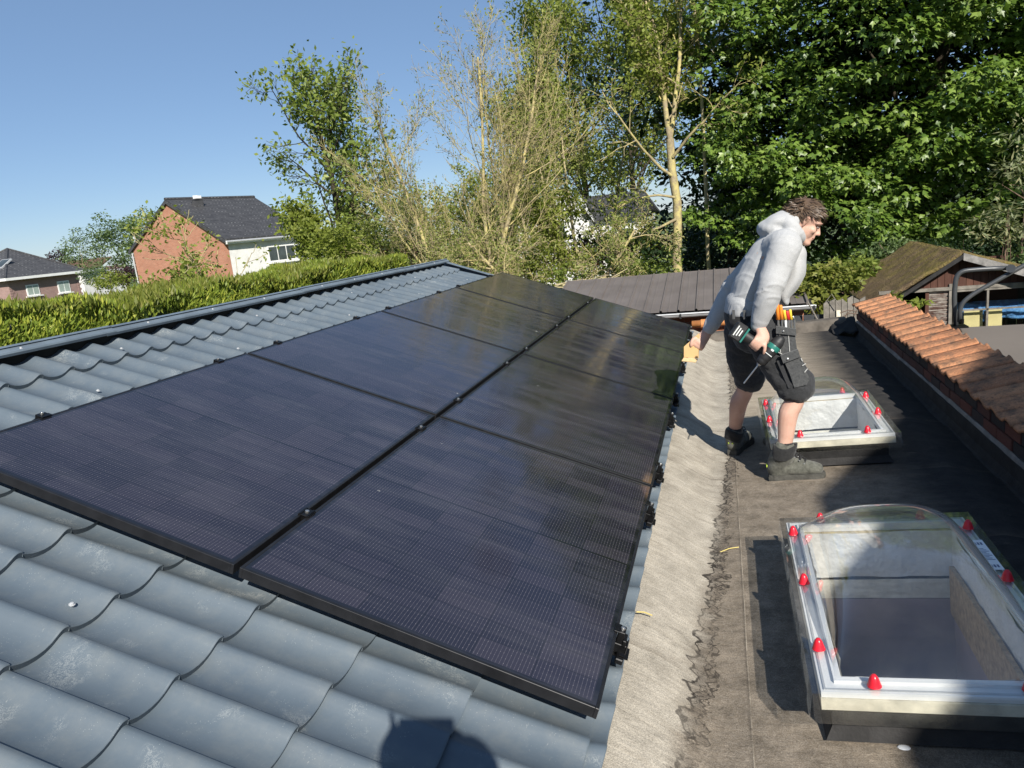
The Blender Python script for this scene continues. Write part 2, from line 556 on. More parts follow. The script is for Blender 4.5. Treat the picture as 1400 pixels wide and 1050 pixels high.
def m_brick(name, a, b, sc=1.0):
    t = NT(name)
    geo = t.n('ShaderNodeNewGeometry').outputs['Position']
    r = t.rand()
    c = t.mix(r, a, b)
    c = t.mix(t.ramp(t.noise(geo, 40 * sc, 5, .7), [(.4, 0.0), (.8, .5)]), c, tuple(x * .55 for x in a))
    t.set(color=c, rough=.9, spec=.25, normal=t.bump(t.noise(geo, 120 * sc, 4), .5, .006))
    return t.m
MAT['brick'] = m_brick('dark_red_brick', (.155, .060, .045), (.075, .045, .040))
MAT['brick_dark'] = m_brick('blackish_brick', (.060, .045, .042), (.040, .035, .034))  # near-black brown, for most of the upper course and the creasing tiles
MAT['brick_orange'] = m_brick('orange_brick', (.42, .17, .095), (.34, .13, .075))
MAT['mortar'] = plain('grey_mortar', (.20, .19, .175), .95, 0, .25, 14, .5)
MAT['render'] = plain('old_cement_render', (.21, .20, .185), .95, 0, .35, 9, .5)

def m_clay():
    t = NT('orange_clay_tile')
    geo = t.n('ShaderNodeNewGeometry').outputs['Position']
    c = t.mix(t.rand(), (.58, .275, .140), (.46, .205, .105))
    c = t.mix(t.ramp(t.noise(geo, 11, 6, .72), [(.46, 0.0), (.66, .85)]), c, (.13, .095, .07))
    c = t.mix(t.ramp(t.noise(geo, 75, 4, .7), [(.5, 0.0), (.7, .7)]), c, (.14, .085, .055))
    c = t.mix(t.ramp(t.noise(geo, 48, 4, .7), [(.60, 0.0), (.70, .5)]), c, (.62, .38, .22))
    t.set(color=c, rough=.93, spec=.2, normal=t.bump(t.noise(geo, 90, 5, .7), .8, .012))
    return t.m
MAT['clay'] = m_clay()
MAT['white_pvc'] = plain('white_pvc', (.76, .76, .75), .35, 0, .06, 5, .02)
MAT['white_dirty'] = plain('dirty_white_frame', (.66, .61, .48), .6, 0, .30, 14, .1)
MAT['wood_edge'] = plain('raw_plywood_edge', (.55, .46, .30), .85, 0, .3, 20, .3)
MAT['osb'] = plain('chipboard_lining', (.40, .28, .15), .8, 0, .35, 45, .3)
MAT['insul'] = plain('pale_insulation_board', (.72, .70, .62), .85, 0, .12, 20, .5, .3, 40)
MAT['foil'] = plain('crumpled_white_liner', (.74, .74, .72), .42, 0, .10, 9, 1.0, .5, 26)
MAT['room_floor'] = plain('sky_tinted_floor', (.07, .11, .19), .3, 0, .3, 3)  # blue stands in for the sky's reflection in the floor
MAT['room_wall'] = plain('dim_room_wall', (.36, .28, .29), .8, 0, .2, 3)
def m_red():
    t = NT('red_plastic_cap'); t.set(color=(.62, .015, .03), rough=.28, spec=.5); return t.m
MAT['red'] = m_red()

def m_clear(name, fac_lo=.05, tint=(.96, .97, .97), hz=.0):
    """thin clear sheet: mostly see-through, mirror-like at glancing angles"""
    t = NT(name)
    t.t.nodes.remove(t.bsdf)
    tr = t.n('ShaderNodeBsdfTransparent'); tr.inputs[0].default_value = (*tint, 1)
    gl = t.n('ShaderNodeBsdfGlossy'); gl.inputs['Roughness'].default_value = .03; gl.inputs['Color'].default_value = (1, 1, 1, 1)
    g = t.n('ShaderNodeNewGeometry')
    dp = t.n('ShaderNodeVectorMath', operation='DOT_PRODUCT')
    t.val(dp.inputs[0], g.outputs['Incoming']); t.val(dp.inputs[1], g.outputs['Normal'])
    ca = t.math('ABSOLUTE', dp.outputs['Value'])
    mx = t.n('ShaderNodeMixShader')
    f = t.math('MULTIPLY_ADD', t.math('POWER', t.math('SUBTRACT', 1.0, ca), 3.6), .9, fac_lo, clamp=True)
    t.val(mx.inputs[0], f); t.val(mx.inputs[1], tr.outputs[0]); t.val(mx.inputs[2], gl.outputs[0])
    last = mx.outputs[0]
    if hz:
        df = t.n('ShaderNodeBsdfTranslucent'); df.inputs[0].default_value = (.8, .82, .82, 1)
        mx2 = t.n('ShaderNodeMixShader')
        dirt = t.ramp(t.noise(t.coords(), 7, 5, .7), [(.4, hz * .3), (.8, hz * 1.6)])
        t.val(mx2.inputs[0], dirt); t.val(mx2.inputs[1], last); t.val(mx2.inputs[2], df.outputs[0]); last = mx2.outputs[0]
    t.t.links.new(last, t.out.inputs[0])
    return t.m
MAT['dome'] = m_clear('clear_acrylic_dome', .11, (.92, .93, .93), .15)
MAT['glass'] = m_clear('window_glass', .05, (.94, .94, .93))

def m_leaf(name, a, b, c=None, trans=.35, rough=.5, spec=.35):
    """leaf colours vary from leaf to leaf; light passes through"""
    t = NT(name)
    g = t.n('ShaderNodeNewGeometry')
    r = g.outputs['Random Per Island']
    stops = [(0, a), (.7, b)] + ([(1.0, c)] if c else [])
    col = t.ramp(r, stops)
    big = t.noise(g.outputs['Position'], .8, 2)
    col = t.mix(t.ramp(big, [(.35, .35), (.65, 0.0)]), col, tuple(x * .62 for x in a))
    t.set(color=col, rough=rough, spec=spec)
    tl = t.n('ShaderNodeBsdfTranslucent')
    tc = t.mix(1.0, col, (1.0, 1.15, .55), 'MULTIPLY')
    t.val(tl.inputs[0], tc)
    mx = t.n('ShaderNodeMixShader'); mx.inputs[0].default_value = trans
    t.val(mx.inputs[1], t.bsdf.outputs[0]); t.val(mx.inputs[2], tl.outputs[0])
    t.t.links.new(mx.outputs[0], t.out.inputs[0])
    return t.m
MAT['leaf_maple'] = m_leaf('maple_leaf', (.062, .118, .016), (.150, .235, .034), (.245, .330, .072), .25, .42, .5)
MAT['leaf_dark'] = m_leaf('dark_leaf', (.012, .028, .008), (.024, .050, .012), (.045, .078, .018), .2)  # green darkened to stand for shade inside foliage and under crowns
MAT['leaf_fresh'] = m_leaf('fresh_leaf', (.165, .205, .030), (.245, .285, .052), (.34, .36, .090), .4)
MAT['leaf_mid'] = m_leaf('mid_green_leaf', (.135, .190, .034), (.215, .270, .055), (.30, .345, .085), .35)
MAT['leaf_olive'] = m_leaf('olive_leaf', (.165, .205, .045), (.250, .280, .070), (.35, .37, .12), .35)
MAT['leaf_hedge'] = m_leaf('hedge_leaf', (.105, .160, .020), (.255, .310, .040), (.46, .47, .075), .3)
MAT['leaf_copper'] = m_leaf('copper_leaf', (.060, .018, .016), (.110, .032, .026), (.15, .05, .035), .3)
MAT['leaf_purple'] = m_leaf('purple_leaf', (.030, .014, .020), (.055, .024, .030), None, .25)
MAT['leaf_yellow'] = m_leaf('yellow_green_leaf', (.14, .17, .03), (.23, .25, .05), (.33, .31, .09), .4)
MAT['leaf_pale'] = m_leaf('pale_leaf', (.16, .19, .09), (.28, .30, .16), (.40, .36, .20), .3)
MAT['leaf_bluegreen'] = m_leaf('blue_green_leaf', (.12, .18, .075), (.18, .24, .10), None, .4)  # paled to stand for distance haze on the far trees

def m_bark(name, a, b, lich=None):
    t = NT(name)
    geo = t.n('ShaderNodeNewGeometry').outputs['Position']
    c = t.ramp(t.noise(t.mapping(geo, (1, 1, .35)), 14, 5, .7), [(.3, a), (.7, b)])
    if lich:
        c = t.mix(t.ramp(t.noise(geo, 5, 4, .7), [(.42, 0.0), (.6, .85)]), c, lich)
    t.set(color=c, rough=.9, spec=.2, normal=t.bump(t.noise(t.mapping(geo, (1, 1, .3)), 40, 4), .6, .02))
    return t.m
MAT['bark_lichen'] = m_bark('lichen_covered_bark', (.20, .16, .10), (.37, .305, .195), (.50, .43, .17))
MAT['bark_pale'] = m_bark('pale_twig_bark', (.25, .205, .14), (.44, .37, .255), (.48, .42, .20))
MAT['bark_dark'] = m_bark('dark_bark', (.035, .028, .02), (.075, .06, .04))
MAT['bark_red'] = m_bark('brown_twig_bark', (.10, .065, .05), (.20, .135, .10))

MAT['grass'] = plain('lawn', (.085, .12, .035), .95, 0, .4, 2.5, .5)
MAT['soil'] = plain('leaf_litter', (.11, .062, .04), .95, 0, .4, 6, .6)

def m_roof_rows(name, base, hi, sx, sz, rot=(0, 0, 0)):
    t = NT(name)
    co = t.coords()
    x, y, z = t.sep(co)
    r = t.math('FRACT', t.math('MULTIPLY', z, sz))
    c = t.ramp(t.noise(co, 3, 4), [(.3, base), (.7, hi)])
    ln = t.ramp(r, [(0, .35), (.12, 1.0), (1, .9)])
    c = t.mix(1.0, c, ln, 'MULTIPLY')
    q = t.math('ADD', t.math('MULTIPLY', x, sx), t.math('MULTIPLY', y, sx))
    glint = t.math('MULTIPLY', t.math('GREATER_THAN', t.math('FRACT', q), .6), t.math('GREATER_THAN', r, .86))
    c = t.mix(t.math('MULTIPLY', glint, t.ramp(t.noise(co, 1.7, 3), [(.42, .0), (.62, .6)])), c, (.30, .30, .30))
    t.set(color=c, rough=.6, spec=.35, normal=t.bump(r, .4, .03))
    return t.m
MAT['slate'] = m_roof_rows('dark_concrete_roof_tile', (.040, .040, .043), (.066, .066, .070), 3.0, 4.6)
MAT['slate2'] = m_roof_rows('charcoal_roof_tile', (.050, .050, .054), (.078, .078, .082), 3.0, 5.5)

def m_brickwall(name, c1, c2, mort, scale):
    t = NT(name)
    co = t.coords('Object')
    x, y, z = t.sep(co)
    v = t.comb(t.math('ADD', x, y), z, 0.0)
    b = t.n('ShaderNodeTexBrick')
    t.val(b.inputs['Vector'], v)
    b.inputs['Color1'].default_value = (*c1, 1); b.inputs['Color2'].default_value = (*c2, 1); b.inputs['Mortar'].default_value = (*mort, 1)
    b.inputs['Scale'].default_value = scale; b.inputs['Mortar Size'].default_value = .014; b.inputs['Brick Width'].default_value = .44; b.inputs['Row Height'].default_value = .15
    c = t.mix(t.ramp(t.noise(co, 2.2, 5), [(.35, .0), (.7, .35)]), b.outputs[0], tuple(q * .65 for q in c1))
    t.set(color=c, rough=.92, spec=.2, normal=t.bump(b.outputs[1], -.4, .01))
    return t.m
MAT['wall_orange'] = m_brickwall('orange_brick_wall', (.46, .20, .125), (.38, .16, .10), (.40, .30, .23), 2.0)
MAT['wall_pink'] = m_brickwall('pink_brick_wall', (.33, .205, .185), (.28, .175, .16), (.33, .28, .25), 2.0)
MAT['wall_white'] = plain('white_painted_wall', (.66, .65, .63), .8, 0, .10, 2.5, .1)
MAT['white_paint'] = plain('white_paint', (.74, .74, .72), .5, 0, .06, 4)
MAT['zinc'] = plain('pale_zinc', (.50, .51, .52), .45, .3, .12, 6)
MAT['win_dark'] = plain('dark_window_glass', (.05, .062, .065), .08, 0, .3, 2)
MAT['win_blind'] = plain('window_with_pale_blind', (.30, .36, .33), .25, 0, .12, 2)

def m_trap():
    t = NT('brown_coated_sheet')
    geo = t.n('ShaderNodeNewGeometry').outputs['Position']
    c = t.ramp(t.noise(geo, 2.2, 5), [(.3, (.118, .102, .095)), (.7, (.158, .138, .130))])
    c = t.mix(t.ramp(t.noise(t.mapping(geo, (9, 1.2, 1.2)), 2, 4), [(.5, 0.0), (.8, .4)]), c, (.165, .145, .13))
    t.set(color=c, rough=.5, spec=.4); return t.m
MAT['trap'] = m_trap()

def m_moss():
    t = NT('mossy_felt_roof')
    geo = t.n('ShaderNodeNewGeometry').outputs['Position']
    c = t.ramp(t.noise(geo, 5, 6, .7), [(.3, (.140, .100, .064)), (.7, (.290, .205, .125))])
    x, y, z = t.sep(geo)
    m = t.math('MULTIPLY', t.ramp(t.noise(geo, 3.2, 6, .75), [(.40, 0.0), (.62, 1.0)]), t.ramp(t.math('MULTIPLY_ADD', z, 1.0, 1.0), [(.2, .25), (.62, 1.0)]))
    c = t.mix(t.math('MULTIPLY', m, .8), c, (.31, .255, .065))
    c = t.mix(t.ramp(t.noise(geo, 30, 3, .8), [(.66, 0.0), (.72, .8)]), c, (.42, .36, .27))
    t.set(color=c, rough=.95, spec=.15, normal=t.bump(t.noise(geo, 22, 6, .75), 1.0, .10)); return t.m
MAT['moss'] = m_moss()

def m_board():
    t = NT('weathered_brown_board')
    geo = t.n('ShaderNodeNewGeometry').outputs['Position']
    c = t.mix(t.rand(), (.100, .045, .032), (.070, .034, .026))
    c = t.mix(t.ramp(t.noise(t.mapping(geo, (6, 6, 1)), 4, 5, .7), [(.5, 0.0), (.8, .5)]), c, (.16, .10, .075))
    t.set(color=c, rough=.85, spec=.2); return t.m
MAT['board'] = m_board()

def m_flake():
    t = NT('flaking_white_slat')
    geo = t.n('ShaderNodeNewGeometry').outputs['Position']
    c = t.ramp(t.noise(t.mapping(geo, (1.2, 1.2, 5)), 6, 5, .7), [(.42, (.11, .062, .05)), (.62, (.42, .38, .34))])
    t.set(color=c, rough=.85, spec=.2); return t.m
MAT['flake'] = m_flake()
MAT['grey_wood'] = plain('weathered_grey_wood', (.19, .172, .148), .9, 0, .35, 9, .6)
MAT['bargeboard'] = plain('grey_bargeboard', (.20, .19, .18), .8, 0, .4, 14, .5)
MAT['taupe'] = plain('taupe_panel', (.145, .125, .108), .75, 0, .06, 2)
MAT['tube_grey'] = plain('dark_grey_tube', (.060, .064, .068), .4, .2, .15, 9)
def m_tarp():
    t = NT('blue_tarpaulin')
    geo = t.n('ShaderNodeNewGeometry').outputs['Position']
    h = t.noise(geo, 7, 5, .7, 1.0)
    t.set(color=t.ramp(h, [(.35, (.06, .19, .47)), (.65, (.13, .36, .72))]), rough=.42, normal=t.bump(h, 1.0, .08)); return t.m
MAT['tarp'] = m_tarp()
MAT['yellow_board'] = plain('pale_yellow_board', (.66, .59, .30), .7, 0, .12, 5)
MAT['orange_pipe'] = plain('orange_clay_pipe', (.55, .22, .07), .6, 0, .25, 9)

def m_fabric(name, a, b, sc=70, weave=.25, folds=.0):
    t = NT(name)
    co = t.coords()
    n = t.noise(co, sc, 4, .75)
    c = t.ramp(n, [(.32, a), (.68, b)])
    c = t.mix(t.ramp(t.noise(co, 5, 4), [(.4, .0), (.8, .18)]), c, tuple(x * .7 for x in a))
    t.set(color=c, rough=.95, spec=.15, sheen=.15)
    h = t.noise(co, 340, 2)
    nrm = t.bump(h, weave, .003)
    if folds:
        f = t.noise(t.mapping(co, (9, 9, 15), (.2, .35, .1)), 1.0, 3, .5, .6)
        nrm = t.bump(f, folds, .05, nrm)
    t.set(normal=nrm)
    return t.m
MAT['hoodie'] = m_fabric('light_grey_marl_sweat', (.345, .35, .355), (.45, .452, .455), 190, .2, .03)
MAT['shorts'] = m_fabric('black_work_cloth', (.026, .027, .029), (.046, .047, .050), 120, .3, .2)
MAT['pocket'] = m_fabric('worn_charcoal_cordura', (.050, .052, .054), (.095, .097, .098), 90, .4, .1)
MAT['boot'] = m_fabric('scuffed_dark_boot_leather', (.062, .063, .052), (.150, .150, .128), 34, .3, .15)
MAT['boot_collar'] = m_fabric('black_padded_collar', (.018, .018, .019), (.032, .032, .032), 80, .4, .2)
MAT['sole'] = plain('grey_rubber_sole', (.062, .060, .052), .8, 0, .35, 25, .5)
MAT['lime'] = plain('lime_trim', (.45, .60, .06), .6, 0, .1, 20)
MAT['stitch'] = plain('pale_stitching', (.50, .50, .48), .8, 0)
def m_skin():
    t = NT('skin')
    co = t.coords()
    c = t.ramp(t.noise(co, 10, 5, .6), [(.3, (.47, .270, .200)), (.7, (.60, .375, .290))])
    t.set(color=c, rough=.55, spec=.35, sss=.06)
    t.set(normal=t.bump(t.noise(co, 220, 3), .1, .002))
    return t.m
MAT['skin'] = m_skin()
MAT['hair'] = m_leaf('brown_hair', (.075, .045, .028), (.150, .098, .062), (.26, .18, .115), .1, .45, .5)
MAT['dark'] = plain('near_black', (.01, .01, .01), .5, 0)
MAT['eye'] = plain('eye_white', (.30, .27, .25), .2, 0, .02)
MAT['teal'] = plain('teal_plastic', (.02, .16, .13), .4, 0, .1, 20)
MAT['print_white'] = plain('white_print', (.6, .62, .6), .6, 0, .02)
MAT['orange_plastic'] = plain('orange_tool_handle', (.72, .23, .03), .4, 0, .1, 20)
MAT['yellow_plastic'] = plain('yellow_tool_handle', (.75, .52, .05), .4, 0, .1, 20)
MAT['red_plastic'] = plain('red_tool_handle', (.55, .03, .03), .4, 0, .1, 20)
MAT['card'] = plain('brown_cardboard', (.56, .37, .17), .85, 0, .08, 12)
MAT['card_edge'] = plain('cardboard_edge', (.62, .45, .24), .9, 0, .15, 60)
MAT['straw'] = plain('dry_straw', (.58, .47, .16), .8, 0)
MAT['paper'] = plain('white_label_paper', (.74, .75, .76), .6, 0, .03)
MAT['ink'] = plain('blue_grey_ink', (.10, .13, .22), .7, 0)
MAT['cloth_dark'] = m_fabric('dark_navy_cloth', (.02, .022, .03), (.03, .033, .04), 80, .2)

# ------------------------------------------------------------------ ground
def build_ground():
    n = 60
    xs = np.concatenate([np.linspace(-900, -80, 8), np.linspace(-70, 70, n), np.linspace(80, 900, 8)])
    X, Y = np.meshgrid(xs, xs + 30)
    Z = GROUND + .0 * X
    V = np.stack([X, Y, Z], -1).reshape(-1, 3)
    k = len(xs)
    i = np.arange(k * k).reshape(k, k)
    F = np.stack([i[:-1, :-1], i[:-1, 1:], i[1:, 1:], i[1:, :-1]], -1).reshape(-1, 4)
    o = link('ground', mesh_np('ground', V, F), MAT['grass'])
    tag(o, kind='structure')
build_ground()

# ------------------------------------------------------------------ low building under the metal roof
TP, TR = .175, .35                     # tile pitch along the ridge, row length down the slope
TBASE = -.141
ROW_V = [.096 + TR * k for k in range(-6, 4)]          # -2.004 ... 1.146
U0, U1 = -2.46, 6.76
V_EAVE = 1.195
PROF = [(0, .72), (.09, .46), (.19, .23), (.31, .07), (.44, 0), (.57, .06), (.69, .30), (.77, .60), (.84, .87), (.90, 1.0), (.955, .96), (1.0, .86)]


def tile_arrays(length):
    """one pressed tile; x down slope, y along ridge, z normal"""
    H = .031; rise = .019
    V = []; F = []
    rows = [(-.03, -.004), (length - .006, rise), (length - .002, rise - .001), (length, rise - .003)]
    for xx, zz in rows:
        for s, h in PROF:
            V.append((xx, s * TP, zz + h * H))
    for s, h in PROF:                     # drop of the step, its own vertices keep the edge crisp
        V.append((length, s * TP, rise - .003 + h * H))
    for s, h in PROF:
        V.append((length - .004, s * TP, -.004 + h * H))
    k = len(PROF)
    for r in (0, 1, 2, 4):
        for c in range(k - 1):
            F.append((r * k + c, (r + 1) * k + c, (r + 1) * k + c + 1, r * k + c + 1))
    # rolled side lip
    b = len(V)
    V += [(-.03, TP, -.004 + .86 * H), (length, TP, rise - .006 + .86 * H), (length, TP, rise - .014 + .70 * H), (-.03, TP, -.010 + .70 * H)]
    F.append((b, b + 1, b + 2, b + 3))
    return np.array(V), F


low = Thing('low_building', 'low building with a blue-grey pressed metal tile roof carrying solar panels', 'building', (0, 2, GROUND))
roof_o = link('roof', None, None, low.o); roof_o.empty_display_size = .1
TM = np.array([RFM[:, 1], RFM[:, 0], RFM[:, 2]]).T          # columns: v, u, normal
me_tile = mesh_np('roof_tile', *tile_arrays(TR), smooth=True); me_tile.materials.append(MAT['tile'])
me_tile_end = mesh_np('roof_tile', *tile_arrays(V_EAVE - ROW_V[-1]), smooth=True); me_tile_end.materials.append(MAT['tile'])
me_tile_top = mesh_np('roof_tile', *tile_arrays(ROW_V[1] + 1.925), smooth=True); me_tile_top.materials.append(MAT['tile'])
field = MB()
n_tile = 0
ncol = int(round((U1 - U0) / TP))
for k, v0 in enumerate(ROW_V):
    ln = TR if k < len(ROW_V) - 1 else V_EAVE - v0
    for j in range(ncol):
        u = -.185 + TP * .05 + TP * (j - round((U0 * -1) / TP)) + TP
        if u < U0 or u + TP > U1 + .05:
            continue
        if k == 0:
            low.inst('roof_tile', me_tile_top, TM @ rotz(random.uniform(-.002, .002)), rf(u, -1.925, TBASE + random.uniform(-.0012, .0012)), roof_o); n_tile += 1
            continue
        vis = (u < .30) or (v0 + ln < -.93) or (v0 > 1.0)
        if vis:
            jit = rotz(random.uniform(-.002, .002))
            low.inst('roof_tile', me_tile if k < len(ROW_V) - 1 else me_tile_end, TM @ jit, rf(u, v0, TBASE + random.uniform(-.0012, .0012)), roof_o)
            n_tile += 1
        else:
            V, F = tile_arrays(ln)
            W = V @ TM.T + rf(u, v0, TBASE)
            field.add(W, F)
o = low.part('tile_field', field, MAT['tile'], roof_o, smooth=True); o['kind'] = 'stuff'

# deck below the sheets, rear slope, walls
RX = rf(0, -1.92, 0)[0]
mb = MB()
p = [rf(U0 + .02, -1.94, -.16), rf(U1 - .02, -1.94, -.16), rf(U1 - .02, V_EAVE - .06, -.16), rf(U0 + .02, V_EAVE - .06, -.16)]
mb.prism(p, [0, 0, -.05])
low.part('roof_deck', mb, MAT['dark_void'], roof_o)
mb = MB()
def mir(q): return np.array([2 * RX - q[0], q[1], q[2]])
mb.prism([mir(rf(U0, -1.83, -.10)), mir(rf(U1, -1.83, -.10)), mir(rf(U1, .9, -.10)), mir(rf(U0, .9, -.10))], [0, 0, -.05])
low.part('rear_slope', mb, MAT['tile_plain'], roof_o)
mb = MB()
xe = rf(0, V_EAVE - .2, -.2)
zl = xe[2]
xl = 2 * RX - xe[0]
rz = rf(0, -1.94, -.24)[2]
for u in (U0 + .12, U1 - .32):
    mb.prism([(xl, u, GROUND), (xe[0], u, GROUND), (xe[0], u, zl), (RX, u, rz), (xl, u, zl)], (0, .2, 0))
mb.box(((xl + .1), (U0 + U1) / 2, (GROUND + zl) / 2), (.2, U1 - U0 - .7, zl - GROUND))
mb.box(((xe[0] - .1), (U0 + U1) / 2, (GROUND + zl) / 2), (.2, U1 - U0 - .7, zl - GROUND))
low.part('wall', mb, MAT['wall_pink'])

# ridge cap in overlapping lengths, with screws
me_screw = MB().lathe([(.0, .0), (.009, .0), (.009, .002), (.0055, .0025), (.0055, .006), (.0035, .007), (0, .007)], n=8).mesh('screw')
me_screw.materials.append(MAT['zinc'])
cu = U0 - .05
ci = 0
while cu < U1:
    c2 = min(cu + 2.05, U1 + .06)
    lift = .004 * (ci % 2)
    front = [(-1.866, -.080), (-1.864, -.066), (-1.869, -.060), (-1.893, -.056), (-1.912, -.052), (-1.92, -.048)]
    pr = [rf(0, v, o_ + lift) for v, o_ in front]
    pr = pr + [mir(q) for q in pr[:-1][::-1]]
    pr = np.array(pr)
    V = np.vstack([pr + [0, cu, 0], pr + [0, c2, 0]])
    k = len(pr)
    F = [(i, i + 1, k + i + 1, k + i) for i in range(k - 1)]
    cap = low.part('ridge_cap', MB().add(V, F), MAT['tile_plain'], roof_o)
    cap.modifiers.new('thickness', 'SOLIDIFY').thickness = .0015
    s = cu + .32
    while s < c2 - .1:
        low.inst('screw', me_screw, TM, rf(s, -1.881, -.0585 + lift), roof_o)
        s += .58
    cu = c2 - .06
    ci += 1
# profile filler strip seen dark beneath the cap
mb = MB()
mb.prism([rf(U0, -1.915, -.15), rf(U0, -1.90, -.15), rf(U0, -1.90, -.072), rf(U0, -1.915, -.072)], rf(U1 - U0, 0, 0) - rf(0, 0, 0))
low.part('ridge_filler', mb, MAT['dark_void'], roof_o)
# verge flashing at the far end
mb = MB()
mb.prism([rf(U1 - .035, -1.92, -.082), rf(U1 + .05, -1.92, -.082), rf(U1 + .05, V_EAVE, -.082), rf(U1 - .035, V_EAVE, -.082)], rf(0, 0, .006) - rf(0, 0, 0))
mb.prism([rf(U1 + .05, -1.92, -.20), rf(U1 + .056, -1.92, -.20), rf(U1 + .056, V_EAVE, -.20), rf(U1 + .05, V_EAVE, -.20)], rf(0, 0, .124) - rf(0, 0, 0))
low.part('verge_flashing', mb, MAT['tile_plain'], roof_o)
# screws on the tiles
for (u, v) in [(-.268, -.33), (-.97, .37), (.93, -1.40), (1.45, -1.75), (1.98, -1.40), (2.68, -1.75), (3.38, -1.40), (4.08, -1.75), (4.78, -1.40), (.40, -1.75), (-.97, -.33), (5.5, -1.75), (6.2, -1.4)]:
    low.inst('screw', me_screw, TM @ rotz(u), rf(u, v, TBASE + .028), roof_o)

# ------------------------------------------------------------------ solar panels
PM = np.array([RFM[:, 0], -RFM[:, 1], RFM[:, 2]]).T          # columns: along ridge, up slope, normal
fh = .035; lw = .011
mb = MB()
mb.box((LP / 2, lw / 2, -fh / 2), (LP, lw, fh), bev=.0012).box((LP / 2, WP - lw / 2, -fh / 2), (LP, lw, fh), bev=.0012)
mb.box((lw / 2, WP / 2, -fh / 2), (lw, WP - 2 * lw, fh - .0004), bev=.0012).box((LP - lw / 2, WP / 2, -fh / 2), (lw, WP - 2 * lw, fh - .0004), bev=.0012)
mb.box((LP / 2, .018, -fh + .001), (LP - .03, .028, .002)).box((LP / 2, WP - .018, -fh + .001), (LP - .03, .028, .002))
me_frame = mb.mesh('frame'); me_frame.materials.append(MAT['frame_side'])
mb = MB().box((LP / 2, WP / 2, -.0045), (LP - 2 * lw + .002, WP - 2 * lw + .002, .006))
me_glass = mb.mesh('cell_glass'); me_glass.materials.append(MAT['cells'])
ORD = ['first, nearest the bare tiles', 'second from the bare tiles', 'third from the bare tiles', 'last, by the far verge']
for k in range(4):
    for row, v_low, nm in ((0, -GP / 2, 'upper row'), (1, WP + GP / 2, 'lower row')):
        u = k * (LP + GP) + GP * 0
        T = Thing('solar_panel', 'black solar panel in the %s, %s' % (nm, ORD[k]) , 'solar panel', rf(u, v_low, 0), 'solar panels on the metal roof')
        J = np.array(Euler((random.uniform(-.0012, .0012), random.uniform(-.0009, .0009), 0)).to_matrix())
        M = PM @ J
        q = rf(u, v_low, 0)
        T.inst('frame', me_frame, M, q)
        T.inst('cell_glass', me_glass, M, q)

# rails with their clamps
RAILS = [.40, 1.45, 1.99, 2.985, 3.52, 4.62, 5.16, 6.25]
mb = MB().box((0, 0, -.0575), (2.37, .038, .036), bev=.002).box((0, .0, -.0765), (2.40, .062, .003))
me_rail = mb.mesh('rail'); me_rail.materials.append(MAT['black_metal'])
mb = MB().box((0, 0, .0025), (.042, .052, .005), bev=.001).box((0, 0, -.018), (.016, .045, .034))
mb.box((-.014, 0, .0062), (.006, .052, .003)).box((.014, 0, .0062), (.006, .052, .003))
me_mid = mb.mesh('mid_clamp'); me_mid.materials.append(MAT['black_metal'])
mb = MB().lathe([(0, .0135), (.0035, .0135), (.0035, .0105), (.0075, .0115), (.0075, .005), (0, .005)], n=10)
me_bolt = mb.mesh('bolt'); me_bolt.materials.append(MAT['steel'])
# end clamp: block standing outside the frame, local x points away from the panel
mb = MB().box((.014, 0, -.015), (.022, .042, .042), bev=.002).box((-.002, 0, .004), (.020, .046, .004), bev=.001)
mb.box((.030, .0, -.032), (.012, .046, .024), bev=.002)
me_end = mb.mesh('end_clamp'); me_end.materials.append(MAT['black_metal'])
mb = MB().box((0, 0, 0), (.004, .044, .042), bev=.001).box((-.002, .012, .010), (.008, .012, .010))
me_cap = mb.mesh('end_cap'); me_cap.materials.append(MAT['black_plastic'])
FLIP = np.diag([-1.0, -1.0, 1.0])
for i, u in enumerate(RAILS):
    T = Thing('mounting_rail', ['short black mounting rail nearest the bare foreground tiles', 'second black mounting rail from the bare foreground tiles', 'third black mounting rail, just past the first panel seam', 'fourth black mounting rail from the bare foreground tiles', 'fifth black mounting rail, just past the second panel seam', 'black mounting rail beside the cardboard in the hand', 'black mounting rail just past the third panel seam', 'last black mounting rail, by the far verge'][i], 'rail', rf(u, 0, -.08), 'rails under the solar panels')
    T.inst('rail', me_rail, TM, rf(u, 0, 0))
    m = T.inst('mid_clamp', me_mid, TM, rf(u, 0, 0)); T.inst('bolt', me_bolt, TM, rf(u, 0, 0))
    for sgn in (1, -1):
        M = TM if sgn > 0 else TM @ FLIP
        T.inst('end_clamp', me_end, M, rf(u, sgn * (WP + GP / 2), 0))
        T.inst('bolt', me_bolt, M, rf(u, sgn * (WP + GP / 2 + .014), .0))
        T.inst('end_cap', me_cap, M, rf(u, sgn * 1.187, -.0575))
    # splice block stepped out below the eave edge
    b = MB().box((0, 0, 0), (.026, .044, .020), R=TM, bev=.003).box(np.array(TM) @ [.004, .0, .0135], (.020, .012, .003), R=TM)
    me = b.mesh('splice'); 
    T.inst('splice', me, np.eye(3), rf(u - .060, 1.172, -.060)); me.materials.append(MAT['black_metal'])

# ------------------------------------------------------------------ flat roof
Y_L = [-3.55, -2.5, -1.5, -.48, .52, 1.58, 2.47, 3.45, 4.45, 5.42, 6.40, 7.24]
HOLES = [(.37, .93, .36, 1.37), (.37, .92, 2.71, 3.50)]
xf0 = rf(0, V_EAVE - .05, -.145)
fe0 = ((xf0 - FO) @ FE, (xf0 - FO) @ FN)                     # start of the fillet, in flat-roof coordinates
SEAM = .095
flat_o = link('flat_roof', None); flat_o.location = (2, 2, -.68); tag(flat_o, kind='structure')
flat_o.empty_display_size = .2
FL = np.array([2, 2, -.68])
random.seed(3)


